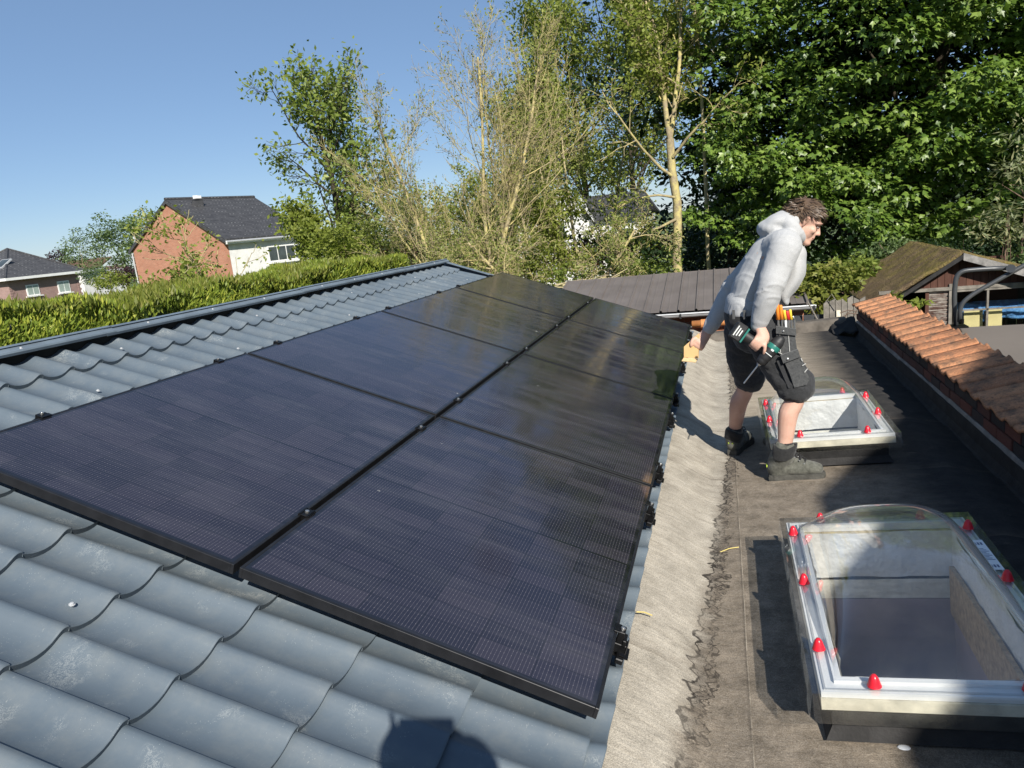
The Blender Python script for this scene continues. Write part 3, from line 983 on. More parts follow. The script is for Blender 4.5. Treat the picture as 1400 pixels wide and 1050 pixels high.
def fillet_h(a):
    # raised edge over the eave board, falling to the valley, then level
    pts = [(fe0[0] - .02, fe0[1]), (fe0[0] + .05, fe0[1] - .012), (fe0[0] + .13, fe0[1] - .055), (-.09, .038), (-.035, .010), (.02, .0), (.2, 0), (1.22, 0), (1.34, -.03), (1.49, -.062)]
    return float(np.interp(a, [q[0] for q in pts], [q[1] for q in pts]))


A_L1 = [fe0[0] - .02, fe0[0] + .02, fe0[0] + .05, fe0[0] + .09, fe0[0] + .13, -.12, -.09, -.06, -.035, 0, .045, SEAM + .012]
A_L2 = [SEAM, .15, .22, .30, .37, .5, .635, .77, .92, .93, 1.0, 1.12, 1.22, 1.28, 1.34, 1.40, 1.455, 1.49]
for col_i, AL_ in enumerate((A_L1, A_L2)):
    for r in range(len(Y_L) - 1):
        ya, yb = Y_L[r] - .01, Y_L[r + 1]
        if col_i == 0:
            ya += random.uniform(-.03, .03) * 0
        ys = list(np.linspace(ya, yb, 11))
        for hole in HOLES:
            for e in hole[2:]:
                if ya < e < yb: ys.append(e)
        ys = sorted(ys)
        V = []; F = []
        for y in ys:
            t = (y - ya) / (yb - ya)
            for a in AL_:
                skew = .035 * (a - .1) if col_i == 0 else 0
                n1 = fbm((a * 2.2, y * 1.3, 3.1), 1, 3) * (.007 if a < -.03 else .003)
                if col_i == 0 and a < -.08:
                    n1 += .0015 * math.sin(t * pi) * min(1, (-.08 - a) / .1)
                h = fillet_h(a) + .001 + .0055 * t ** 4 + n1 + (.0035 if col_i == 0 and a > .05 else 0)
                if col_i == 0 and a <= fe0[0] + .02: h = min(h, fe0[1] + .012)
                V.append(ff(a, y + skew + .006 * fbm((a * 3, r * 7.7, 1), 1, 2), h))
        k = len(AL_)
        for i in range(len(ys) - 1):
            for j in range(k - 1):
                ac = (AL_[j] + AL_[j + 1]) / 2; yc = (ys[i] + ys[i + 1]) / 2
                if any(h_[0] < ac < h_[1] and h_[2] < yc < h_[3] for h_ in HOLES): continue
                F.append((i * k + j, i * k + j + 1, (i + 1) * k + j + 1, (i + 1) * k + j))
        me = mesh_np('membrane_sheet', np.array(V) - FL, F, True)
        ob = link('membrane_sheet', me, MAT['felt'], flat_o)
# deck with openings under the felt
mb = MB()
def deck(a0, a1, y0, y1):
    mb.prism([ff(a0, y0, -.08), ff(a1, y0, -.08), ff(a1, y1, -.08), ff(a0, y1, -.08)], -FN * .16)
deck(-.02, .37, -3.5, 7.2); deck(.93, 1.48, -3.5, 7.2)
deck(.37, .93, -3.5, .36); deck(.37, .93, 1.37, 2.71); deck(.37, .93, 3.50, 7.2)
link('roof_deck', mb.mesh('roof_deck', shift=FL), MAT['dark_void'], flat_o)

# black bitumen upstand along the brick wall, in lengths
XW = 2.85
for i in range(10):
    y0 = -3.3 + i * 1.03; y1 = y0 + 1.045
    mb = MB()
    zz = -.665
    pf = [(XW - .075, zz - .006), (XW - .03, zz + .018), (XW - .012, zz + .06), (XW - .012 + .002 * (i % 2), zz + .145 + .01 * math.sin(i * 2.1)), (XW - .003, zz + .148)]
    P0 = [(x, y0, z + .002 * (i % 2)) for x, z in pf]; P1 = [(x - .003, y1, z + .003) for x, z in pf]
    V = np.array(P0 + P1); k = len(pf)
    F = [(j, j + 1, k + j + 1, k + j) for j in range(k - 1)]
    link('upstand_strip', MB().add(V, F).mesh('upstand_strip', shift=FL), MAT['felt_black'], flat_o)

# far edge upstand: felt-covered kerb, in two lengths, and a loose fold of felt at the corner
for (a0, a1, hh, c) in ((-.14, .62, .105, 'felt_grey'), (.61, 1.40, .115, 'felt_grey')):
    mb = MB()
    y = 7.15
    mb.prism([ff(a0, y, -.01), ff(a0, y + .05, hh - .015), ff(a0, y + .075, hh), ff(a0, y + .20, hh), ff(a0, y + .22, hh - .2)], ff(a1, 0, .004) - ff(a0, 0, 0))
    link('kerb', mb.mesh('kerb', shift=FL), MAT[c], flat_o)
mb = MB()
V = []; nn = 9
for i in range(nn):
    for j in range(nn):
        a = 1.22 + .27 * i / (nn - 1); y = 6.85 + .40 * j / (nn - 1)
        h = .015 + .11 * (j / (nn - 1)) ** 1.5 * (.4 + .6 * i / (nn - 1)) + .03 * fbm((i * .5, j * .45, 9), 1, 2)
        V.append(ff(a, y, h))
F = [(i * nn + j, (i + 1) * nn + j, (i + 1) * nn + j + 1, i * nn + j + 1) for i in range(nn - 1) for j in range(nn - 1)]
ob = link('felt_fold', mesh_np('felt_fold', np.array(V) - FL, F, True), MAT['felt_black'], flat_o)
ob.modifiers.new('thickness', 'SOLIDIFY').thickness = .006

# room below the skylights
RZ0 = GROUND + .1
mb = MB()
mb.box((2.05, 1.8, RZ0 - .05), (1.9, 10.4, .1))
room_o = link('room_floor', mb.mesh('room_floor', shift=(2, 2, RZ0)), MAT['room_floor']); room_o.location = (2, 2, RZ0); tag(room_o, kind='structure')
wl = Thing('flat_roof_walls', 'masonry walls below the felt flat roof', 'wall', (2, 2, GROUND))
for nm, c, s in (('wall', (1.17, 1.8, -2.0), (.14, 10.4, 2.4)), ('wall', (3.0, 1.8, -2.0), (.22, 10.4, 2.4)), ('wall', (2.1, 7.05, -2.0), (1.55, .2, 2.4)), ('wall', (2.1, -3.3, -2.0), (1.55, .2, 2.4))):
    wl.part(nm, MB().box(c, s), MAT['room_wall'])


# ------------------------------------------------------------------ dome skylights
def skylight(label, a0, a1, y0, y1, hole, caps, sticker=False, osb=True):
    base = ff((a0 + a1) / 2, (y0 + y1) / 2, 0)
    T = Thing('dome_skylight', label, 'skylight', base, 'dome skylights on the felt roof')
    G = lambda a, y, h: ff(a, y, h)
    ha0, ha1, hy0, hy1 = hole
    H0 = .150

    def ring(mb, o, i, z0, z1):
        """rectangular ring; o,i = (a0,a1,y0,y1)"""
        for (b0, b1, c0, c1) in ((o[0], i[0], o[2], o[3]), (i[1], o[1], o[2], o[3]), (i[0], i[1], o[2], i[2]), (i[0], i[1], i[3], o[3])):
            mb.prism([G(b0, c0, z0), G(b1, c0, z0), G(b1, c1, z0), G(b0, c1, z0)], FN * (z1 - z0))
        return mb
    # felt-clad kerb, flared foot
    mb = MB(); ob = (a0 + .050, a1 - .050, y0 + .072, y1 - .060)
    ring(mb, ob, (ha0 - .003, ha1 + .003, hy0 - .003, hy1 + .003), -.02, H0)
    fl = .022
    mbf = MB()
    for P in (((ob[0], ob[2]), (ob[1], ob[2]), (0, -1)), ((ob[0], ob[3]), (ob[1], ob[3]), (0, 1)), ((ob[0], ob[2]), (ob[0], ob[3]), (-1, 0)), ((ob[1], ob[2]), (ob[1], ob[3]), (1, 0))):
        (p0, q0), (p1, q1), (dx, dy) = P
        ex = fl if dx == 0 else 0; ey = fl if dy == 0 else 0
        mbf.add([G(p0 + dx * .002, q0 + dy * .002, .05), G(p1 + dx * .002, q1 + dy * .002, .05), G(p1 + dx * fl + ex, q1 + dy * fl + ey, .012), G(p0 + dx * fl - ex, q0 + dy * fl - ey, .012)], [(0, 1, 2, 3)])
    T.part('kerb', mb, MAT['felt_black'])
    T.part('kerb_flashing', mbf, MAT['felt_black'])
    # raw timber under the frame
    T.part('apron', ring(MB(), (a0 + .020, a1 - .020, y0 + .016, y1 - .020), (a0 + .052, a1 - .052, y0 + .074, y1 - .062), H0 - .010, H0 + .0245), MAT['white_dirty'])
    T.part('timber_plate', ring(MB(), (a0 + .0525, a1 - .0525, y0 + .0745, y1 - .0625), (ha0, ha1, hy0, hy1), H0 + .002, H0 + .024), MAT['wood_edge'])
    # white frame: lower flange, raised bead
    fr = MB()
    ring(fr, (a0 + .022, a1 - .022, y0 + .022, y1 - .022), (a0 + .085, a1 - .085, y0 + .085, y1 - .085), H0 + .026, H0 + .044)
    ring(fr, (a0 + .062, a1 - .062, y0 + .062, y1 - .062), (a0 + .082, a1 - .082, y0 + .082, y1 - .082), H0 + .0442, H0 + .054)
    frame = T.part('frame', fr, MAT['white_pvc'])
    gz = MB()
    ring(gz, (a0 + .030, a1 - .030, y0 + .030, y1 - .030), (a0 + .036, a1 - .036, y0 + .036, y1 - .036), H0 + .0442, H0 + .0475)
    T.part('gasket_groove', gz, MAT['zinc'], frame)
    # shaft lining: crumpled liner above, insulation and chipboard below
    def lining(nm, z0, z1, inset, mt, rough):
        NA, NZ = 22, 7
        b = MB()
        cs = [(ha0 + inset, hy0 + inset), (ha1 - inset, hy0 + inset), (ha1 - inset, hy1 - inset), (ha0 + inset, hy1 - inset)]
        for q in range(4):
            (p0, q0), (p1, q1) = cs[q], cs[(q + 1) % 4]
            nx_, ny_ = -(q1 - q0), (p1 - p0)
            l_ = math.hypot(nx_, ny_); nx_ /= l_; ny_ /= l_
            V = []
            for i in range(NA):
                for k_ in range(NZ):
                    s = i / (NA - 1); w = k_ / (NZ - 1)
                    d = rough * (fbm((p0 + (p1 - p0) * s, q0 + (q1 - q0) * s, w * .6), 9, 3)) * (1 if 0 < i < NA - 1 else 0)
                    V.append(G(p0 + (p1 - p0) * s + nx_ * d, q0 + (q1 - q0) * s + ny_ * d, z0 + (z1 - z0) * w))
            F = [(i * NZ + k_, (i + 1) * NZ + k_, (i + 1) * NZ + k_ + 1, i * NZ + k_ + 1) for i in range(NA - 1) for k_ in range(NZ - 1)]
            b.add(V, F)
        T.part(nm, b, MAT[mt], smooth=rough > .006)
    lining('shaft_liner', -.02, H0 + .028, .006, 'foil', .012)
    lining('shaft_strip', -.033, -.0205, .002, 'dark_void', 0)
    lining('insulation_lining', -.12, -.0335, .005, 'insul', .003)
    lining('chipboard_lining', -.30, -.1205, .008, 'room_wall' if osb else 'insul', .001)
    if osb:
        T.part('chipboard_side', MB().prism([G(ha1 - .030, hy0 + .02, -.16), G(ha1 - .030, hy1 - .05, -.16), G(ha1 - .030, hy1 - .05, .045), G(ha1 - .030, hy0 + .02, .045)], FE * .018), MAT['osb'])
    lining('plaster_lining', -.55, -.3005, .004, 'room_wall', 0)
    # clear dome
    N = 26
    d0, d1, e0, e1 = a0 + .070, a1 - .070, y0 + .070, y1 - .070
    V = []
    for i in range(N + 1):
        for j in range(N + 1):
            s = i / N * 2 - 1; w = j / N * 2 - 1
            s = math.copysign(abs(s) ** .8, s); w = math.copysign(abs(w) ** .8, w)
            hh = .205 * (1 - abs(s) ** 3.0) ** .75 * (1 - abs(w) ** 3.0) ** .75
            V.append(G((d0 + d1) / 2 + (d1 - d0) / 2 * s, (e0 + e1) / 2 + (e1 - e0) / 2 * w, H0 + .056 + hh))
    F = [(i * (N + 1) + j, (i + 1) * (N + 1) + j, (i + 1) * (N + 1) + j + 1, i * (N + 1) + j + 1) for i in range(N) for j in range(N)]
    dome = T.part_np('dome', V, F, MAT['dome'], smooth=True)
    # its flat flange and hanging skirt
    b = MB()
    o_ = (a0 - .004, a1 + .004, y0 - .004, y1 + .004); zt = H0 + .0555; zb = H0 - .032
    i_ = (d0, d1, e0, e1)
    for (p, q, r_, s_) in (((o_[0], o_[2]), (o_[1], o_[2]), (i_[1], i_[2]), (i_[0], i_[2])), ((o_[1], o_[2]), (o_[1], o_[3]), (i_[1], i_[3]), (i_[1], i_[2])),
                           ((o_[1], o_[3]), (o_[0], o_[3]), (i_[0], i_[3]), (i_[1], i_[3])), ((o_[0], o_[3]), (o_[0], o_[2]), (i_[0], i_[2]), (i_[0], i_[3]))):
        b.add([G(*p, zt), G(*q, zt), G(*r_, zt), G(*s_, zt)], [(0, 1, 2, 3)])
        n_ = unit(np.array([q[1] - p[1], -(q[0] - p[0])]).tolist() + [0])
        b.add([G(*p, zt), G(*q, zt), G(q[0] + n_[0] * .012, q[1] + n_[1] * .012, zb), G(p[0] + n_[0] * .012, p[1] + n_[1] * .012, zb)], [(0, 1, 2, 3)])
    T.part('dome_flange', b, MAT['dome'], dome)
    me_c = MB().lathe([(0, .036), (.006, .0345), (.0115, .026), (.016, .012), (.0185, .003), (.020, 0)], n=14).mesh('screw_cap', True)
    me_c.materials.append(MAT['red'])
    for (a, y) in caps:
        T.inst('screw_cap', me_c, FFM @ rotz(a * 7), G(a, y, zt + .001))
    if sticker:
        h = zt + .0012
        a_, y_ = a1 - .047, y0 + .84
        st = T.part('sticker', MB().prism([G(a_ - .022, y_ - .12, h), G(a_ + .022, y_ - .12, h), G(a_ + .022, y_ + .12, h), G(a_ - .022, y_ + .12, h)], FN * .0006), MAT['paper'])
        ink = MB()
        for i in range(9):
            yy = y_ - .045 + i * .011
            ink.prism([G(a_ - .017, yy, h + .0007), G(a_ + .017 - .006 * (i % 3), yy, h + .0007), G(a_ + .017 - .006 * (i % 3), yy + .004, h + .0007), G(a_ - .017, yy + .004, h + .0007)], FN * .0003)
        for yy in (y_ - .105, y_ + .075):
            for q in range(3):
                ink.box(G(a_ - .010 + q * .010, yy + .012, h + .001), (.006, .020, .0006), R=FFM)
        T.part('print', ink, MAT['ink'], st)
    return T


skylight('larger clear dome skylight with a paper sticker on its white frame', .285, 1.012, .250, 1.475, HOLES[0],
         [(.45, .290), (.325, .47), (.325, .89), (.325, 1.31), (.445, 1.435), (.972, 1.32), (.972, .90), (.972, .47), (.83, .290), (.83, 1.435)], True)
skylight('smaller clear dome skylight just behind the man\'s leading leg', .292, 1.0, 2.61, 3.61, HOLES[1],
         [(.96, 3.41), (.96, 3.01), (.84, 2.65), (.332, 3.41), (.332, 3.00), (.48, 2.65), (.48, 3.57), (.84, 3.57)], False, False)

# ------------------------------------------------------------------ brick parapet wall with clay coping
wall = Thing('brick_wall', 'low dark brick parapet wall topped with orange clay tiles beside the felt roof', 'wall', (2.97, 2, -.66))
YW0, YW1 = -3.4, 7.05
mb = MB().box((2.97, (YW0 + YW1) / 2, -.72), (.22, YW1 - YW0 - .02, .76))
wall.part('wall_core', mb, MAT['mortar'])
mb = MB(); V = []; nn = 90
for i in range(nn):
    y = YW0 + (YW1 - YW0) * i / (nn - 1)
    for x, z in ((XW - .001, -.56), (XW - .010 - .004 * fbm((y * 3, 0, 0), 1, 2), -.535 + .006 * fbm((y * 4, 5, 0), 1, 2)), (XW - .008, -.505 + .008 * fbm((y * 5, 2, 0), 1, 3)), (XW - .001, -.492 + .010 * fbm((y * 5, 2, 0), 1, 3))):
        V.append((x, y, z))
F = [(i * 4 + j, i * 4 + j + 1, (i + 1) * 4 + j + 1, (i + 1) * 4 + j) for i in range(nn - 1) for j in range(3)]
wall.part('render_band', MB().add(V, F), MAT['render'], smooth=True)
me_b = MB().box((0, 0, 0), (.100, .208, .062), bev=.004).mesh('brick'); me_b.materials.append(MAT['brick'])
me_b2 = MB().box((0, 0, 0), (.100, .208, .062), bev=.004).mesh('brick'); me_b2.materials.append(MAT['brick_dark'])
for r, z in enumerate((-.455, -.385)):
    y = -1.2 + (.11 if r % 2 else 0)
    while y < YW1 - .1:
        wall.inst('brick', me_b if (r == 0 and random.random() < .8) or random.random() < .2 else me_b2, rotz(random.uniform(-.008, .008)), (XW + .043 + random.uniform(-.003, .003), y, z + random.uniform(-.002, .002)))
        y += .22
# slip course of thin tiles under the coping
y = -1.2
me_s = MB().box((0, 0, 0), (.12, .212, .026), bev=.003).mesh('creasing_tile'); me_s.materials.append(MAT['brick_dark'])
while y < YW1 - .1:
    wall.inst('creasing_tile', me_s, np.eye(3), (XW + .045 + random.uniform(-.003, .003), y, -.337)); y += .22

# clay coping: single-lap tiles sloping down to the felt roof
CP = .215
def clay_tile():
    prof = [(0, .008), (.07, .018), (.16, .026), (.26, .029), (.36, .026), (.46, .016), (.54, .006), (.62, .001), (.74, 0), (.88, .002), (1.0, .008)]
    ang = math.radians(13)
    L_ = .37
    V = []; F = []
    k = len(prof)
    for layer, dz in ((0, 0.0), (1, -.014)):
        for i, xx in enumerate((0, .012, L_ * .5, L_ - .012, L_)):
            for s, h in prof:
                lip = .008 if i == 4 else 0
                edge = -.004 if i == 0 else 0
                V.append((xx, s * (CP + .006), h + dz + lip * (1 if layer == 0 else 0) + edge))
    def id_(l, i, j): return (l * 5 + i) * k + j
    for i in range(4):
        for j in range(k - 1):
            F.append((id_(0, i, j), id_(0, i + 1, j), id_(0, i + 1, j + 1), id_(0, i, j + 1)))
            F.append((id_(1, i, j), id_(1, i, j + 1), id_(1, i + 1, j + 1), id_(1, i + 1, j)))
    for j in range(k - 1):
        F.append((id_(0, 0, j), id_(0, 0, j + 1), id_(1, 0, j + 1), id_(1, 0, j)))
        F.append((id_(0, 4, j), id_(1, 4, j), id_(1, 4, j + 1), id_(0, 4, j + 1)))
    for i in range(4):
        F.append((id_(0, i, 0), id_(1, i, 0), id_(1, i + 1, 0), id_(0, i + 1, 0)))
        F.append((id_(0, i, k - 1), id_(0, i + 1, k - 1), id_(1, i + 1, k - 1), id_(1, i, k - 1)))
    V = np.array(V)
    R = np.array([[math.cos(ang), 0, -math.sin(ang)], [0, 1, 0], [math.sin(ang), 0, math.cos(ang)]])
    return V @ R.T, F
V, F = clay_tile()
me_ct = MB().add(V, F).mesh('coping_tile', True); me_ct.materials.append(MAT['clay'])
y = YW1 - .20 - CP * 48
while y < YW1 - .15:
    J = np.array(Euler((random.uniform(-.012, .012), random.uniform(-.01, .01), random.uniform(-.012, .012))).to_matrix())
    wall.inst('coping_tile', me_ct, J, (2.805 + random.uniform(-.006, .006), y, -.318 + random.uniform(-.002, .003)))
    y += CP
mb = MB().prism([(2.84, YW0, -.345), (3.10, YW0, -.345), (3.10, YW0, -.262), (2.84, YW0, -.322)], (0, YW1 - YW0, 0))
wall.part('mortar_bed', mb, MAT['mortar'])

# ------------------------------------------------------------------ plant tools
def _tmpl(kind):
    if kind == 'diamond':
        V = np.array([(0, 0, 0), (.45, .27, .05), (1, 0, 0), (.45, -.27, .05)]); F = np.array([(0, 1, 2, 3)])
    elif kind == 'narrow':
        V = np.array([(0, 0, 0), (.4, .13, .02), (1, 0, 0), (.4, -.13, .02)]); F = np.array([(0, 1, 2, 3)])
    elif kind == 'spray':
        V = np.array([(0, 0, 0), (.35, .10, .0), (.62, .34, -.05), (.66, .12, .02), (1.0, .03, .0), (.66, -.10, .02), (.60, -.33, -.05), (.35, -.10, .0)])
        F = np.array([(0, 1, 7, 7), (1, 2, 3, 3), (1, 3, 5, 7), (3, 4, 5, 5), (5, 6, 7, 7)])
        F = np.array([(0, 1, 7), (1, 2, 3), (1, 3, 5), (1, 5, 7), (3, 4, 5), (5, 6, 7)])
    elif kind == 'maple':
        R = [(-90, .12), (-62, .42), (-40, .30), (-18, .62), (2, .34), (0, .36), (20, .60), (0, .0)]
        out = [(-.02, 0)]
        for a, r in [(-125, .28), (-70, .55), (-38, .29), (0, .76), (38, .29), (70, .55), (125, .28)]:
            out.append((.30 + r * math.cos(math.radians(a)), r * .95 * math.sin(math.radians(a))))
        V = np.array([(x, y, -.12 * abs(y) - .08 * max(0, x - .5)) for x, y in out])
        k = len(V)
        V = np.vstack([V, [(.30, 0, .03)]])
        F = np.array([(i, (i + 1) % k, k) for i in range(k)])
    return V, F


TMPL = {k: _tmpl(k) for k in ('diamond', 'narrow', 'spray', 'maple')}


def leaf_arrays(C, D, N, S, kind):
    """C centres, D long axes, N normals, S sizes"""
    T, F = TMPL[kind]
    D = D / (np.linalg.norm(D, axis=1)[:, None] + 1e-9)
    N = N - D * np.sum(N * D, 1)[:, None]
    N = N / (np.linalg.norm(N, axis=1)[:, None] + 1e-9)
    B = np.cross(N, D)
    V = C[:, None, :] + S[:, None, None] * (T[None, :, 0:1] * D[:, None, :] + T[None, :, 1:2] * B[:, None, :] + T[None, :, 2:3] * N[:, None, :])
    k = len(T)
    FF = (F[None] + (np.arange(len(C)) * k)[:, None, None]).reshape(-1, F.shape[1])
    return V.reshape(-1, 3), FF


def rdir(rng, n, up=0.0):
    d = rng.normal(size=(n, 3)); d[:, 2] += up
    return d / np.linalg.norm(d, axis=1)[:, None]


class Grow:
    """branching skeleton"""
    def __init__(self, seed):
        self.rng = np.random.default_rng(seed)
        self.br = []           # (pts, radii, level)
        self.tips = []         # (pos, dir)

    def branch(self, p, d, L, r, lev, P):
        rng = self.rng
        nseg = P['seg'][lev]
        pts = [np.array(p, float)]; d = unit(d)
        g = P['gnarl'][lev]; up = P['up'][lev]
        dirs = []
        for i in range(nseg):
            d = unit(d + rng.normal(size=3) * g + np.array([0, 0, up]))
            pts.append(pts[-1] + d * L / nseg); dirs.append(d)
        pts = np.array(pts)
        r1 = r * P['taper'][lev]
        rad = np.linspace(r, max(r1, P['rmin']), nseg + 1)
        self.br.append((pts, rad, lev))
        last = lev == len(P['seg']) - 1
        if lev >= P['leaf_lev']:
            for i in range(1, nseg + 1):
                self.tips.append((pts[i], dirs[i - 1]))
        if last: return
        n = P['n'][lev]
        n = int(n + rng.random())
        s0 = P['start'][lev]
        for c in range(n):
            f = s0 + (1 - s0) * (c + rng.random()) / n
            f = min(f, .999)
            i = int(f * nseg); w = f * nseg - i
            q = pts[i] * (1 - w) + pts[i + 1] * w
            dd = dirs[i]
            ang = math.radians(rng.normal(P['ang'][lev], 9))
            ax = rng.normal(size=3); ax -= dd * (ax @ dd); ax = unit(ax)
            cd = unit(dd * math.cos(ang) + ax * math.sin(ang))
            env = P['env'](f) if lev == 0 and 'env' in P else (1 - .45 * f)
            ln = L * P['len'][lev] * env * rng.uniform(.7, 1.25)
            rr = (rad[i] * (1 - w) + rad[i + 1] * w) * P['rr'][lev] * rng.uniform(.75, 1.05)
            self.branch(q, cd, ln, max(rr, P['rmin']), lev + 1, P)


def wood_arrays(br, sides=(8, 6, 5, 4, 3, 3)):
    VV = []; FF = []; n = 0
    for pts, rad, lev in br:
        V, F = tube_np(pts, rad, sides[min(lev, len(sides) - 1)], False)
        F = np.array(F) + n
        VV.append(V); FF.append(F); n += len(V)
    return np.vstack(VV), np.vstack(FF)


def tips_leaves(G, n_per, size, kind, spread, up=.3, droop=0.0, var=.35, sub=None):
    rng = G.rng
    P = np.array([t[0] for t in G.tips]); D = np.array([t[1] for t in G.tips])
    if sub is not None:
        m = rng.random(len(P)) < sub
        P, D = P[m], D[m]
    C = np.repeat(P, n_per, 0) + rng.normal(size=(len(P) * n_per, 3)) * spread
    d = np.repeat(D, n_per, 0) * .6 + rng.normal(size=C.shape) * .8
    d[:, 2] -= droop
    N = rdir(rng, len(C), up) + np.array(SUN_DIR) * .55
    S = size * rng.uniform(1 - var, 1 + var, len(C))
    return leaf_arrays(C, d, N, S, kind)


def clump_leaves(rng, centres, radii, n, size, kind, flat=.6, up=.8, droop=.3, var=.3, outward=None):
    """leaves gathered in flattened clumps"""
    Cs = []; Ds = []; Ns = []
    for c, r, m in zip(centres, radii, n):
        g = rng.normal(size=(m, 3)); g /= np.linalg.norm(g, axis=1)[:, None]
        rad = rng.random(m) ** .45
        q = g * rad[:, None] * np.array([r, r, r * flat])
        Cs.append(c + q)
        d = g * np.array([1, 1, .3]) + rng.normal(size=(m, 3)) * .45; d[:, 2] -= droop
        Ds.append(d)
        nn = g * .35 + rng.normal(size=(m, 3)) * .38; nn[:, 2] += up
        if outward is not None: nn += outward
        Ns.append(nn)
    C = np.vstack(Cs); D = np.vstack(Ds); N = np.vstack(Ns)
    S = size * rng.uniform(1 - var, 1 + var, len(C))
    return leaf_arrays(C, D, N, S, kind)


def tree(name, label, cat, base, wood, leaves, wmat, lmat, group=None, wood_name='trunk', leaf_name='crown'):
    T = Thing(name, label, cat, base, group)
    if wood is not None:
        T.part_np(wood_name, wood[0], wood[1], wmat, smooth=True)
    if leaves is not None:
        T.part_np(leaf_name, leaves[0], leaves[1], lmat)
    return T


def merge(*arrs):
    V = []; F = []; n = 0
    for v, f in arrs:
        V.append(v); F.append(f + n); n += len(v)
    return np.vstack(V), np.vstack(F)


def ellip_clumps(rng, c, rad, n, shell=.55, zmin=None):
    """clump centres through an ellipsoid, denser towards its skin"""
    g = rng.normal(size=(n, 3)); g /= np.linalg.norm(g, axis=1)[:, None]
    q = shell + (1 - shell) * rng.random(n)
    P = c + g * q[:, None] * np.asarray(rad)
    return P


# ------------------------------------------------------------------ conifer hedge behind the ridge
def build_hedge():
    rng = np.random.default_rng(21)
    x0, x1, y0, y1, zt = -6.1, -4.85, -4.0, 12.3, .54
    T = Thing('hedge', 'tall clipped yellow-green conifer hedge behind the ridge of the metal roof', 'hedge', ((x0 + x1) / 2, 5, GROUND))
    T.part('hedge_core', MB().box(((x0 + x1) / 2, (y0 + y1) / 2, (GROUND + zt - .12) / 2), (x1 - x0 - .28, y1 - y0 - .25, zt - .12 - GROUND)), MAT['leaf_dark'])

    def face(n, kind, size):
        C = []; N = []
        # front
        m = n
        y = rng.uniform(y0, y1, m); z = zt - np.abs(rng.normal(0, 1, m)) * .75 - rng.random(m) * .25
        bulge = .10 * np.sin(y * 2.1) + .07 * np.sin(y * 5.3 + 1) + .06 * np.sin(z * 6 + y * 3)
        dep = rng.random(m) ** 2 * .22
        C.append(np.stack([x1 + bulge - dep, y, z], 1)); N.append(np.tile([.9, -.2, .35], (m, 1)))
        # top
        m2 = n // 2
        y = rng.uniform(y0, y1, m2); x = rng.uniform(x0, x1 + .08, m2)
        z = zt + .05 * np.sin(y * 1.9 + 2) + .035 * np.sin(y * 6.1) + .03 * np.sin(x * 7 + y * 4) - rng.random(m2) ** 2 * .18
        z = z + .10 * np.exp(-((y - 3.9) / .8) ** 2) - .05 * np.exp(-((y - 5.8) / 1.2) ** 2)
        C.append(np.stack([x, y, z], 1)); N.append(np.tile([.2, -.1, 1.0], (m2, 1)))
        # far end and near end
        m3 = n // 10
        x = rng.uniform(x0, x1, m3); z = rng.uniform(-1.4, zt, m3)
        C.append(np.stack([x, np.where(rng.random(m3) < .5, y1, y0) + rng.normal(0, .05, m3), z], 1)); N.append(np.tile([0, .3, .6], (m3, 1)))
        C = np.vstack(C); N = np.vstack(N)
        D = N * .55 + rng.normal(size=C.shape) * .38; D[:, 2] += .75
        NN = N + rng.normal(size=C.shape) * .6 + np.array(SUN_DIR) * .8
        S = size * rng.uniform(.6, 1.35, len(C))
        return leaf_arrays(C, D, NN, S, kind)
    V, F = face(125000, 'narrow', .070)
    T.part_np('foliage', V, F, MAT['leaf_hedge'])
    # upright leaders on top
    m = 26000
    y = rng.uniform(y0, y1, m); x = rng.uniform(x0, x1 + .08, m)
    C = np.stack([x, y, zt - .05 + .05 * np.sin(y * 1.9 + 2) + .035 * np.sin(y * 6.1) + .10 * np.exp(-((y - 3.9) / .8) ** 2) + rng.normal(0, .02, m)], 1)
    D = rng.normal(size=C.shape) * .35; D[:, 2] += 1; D[:, 0] += .1
    V, F = leaf_arrays(C, D, rng.normal(size=C.shape), .095 * rng.uniform(.5, 1.5, m), 'narrow')
    T.part_np('leaders', V, F, MAT['leaf_yellow'])
build_hedge()

# ------------------------------------------------------------------ trees
def P_(**k):
    d = dict(seg=[8, 6, 5, 3], gnarl=[.06, .10, .14, .2], up=[.02, .06, .05, .03], taper=[.35, .3, .3, .3], n=[14, 8, 6, 0], start=[.25, .2, .2, .1],
             ang=[45, 42, 45, 40], len=[.42, .5, .5, .5], rr=[.5, .55, .6, .6], rmin=.006, leaf_lev=2)
    d.update(k); return d


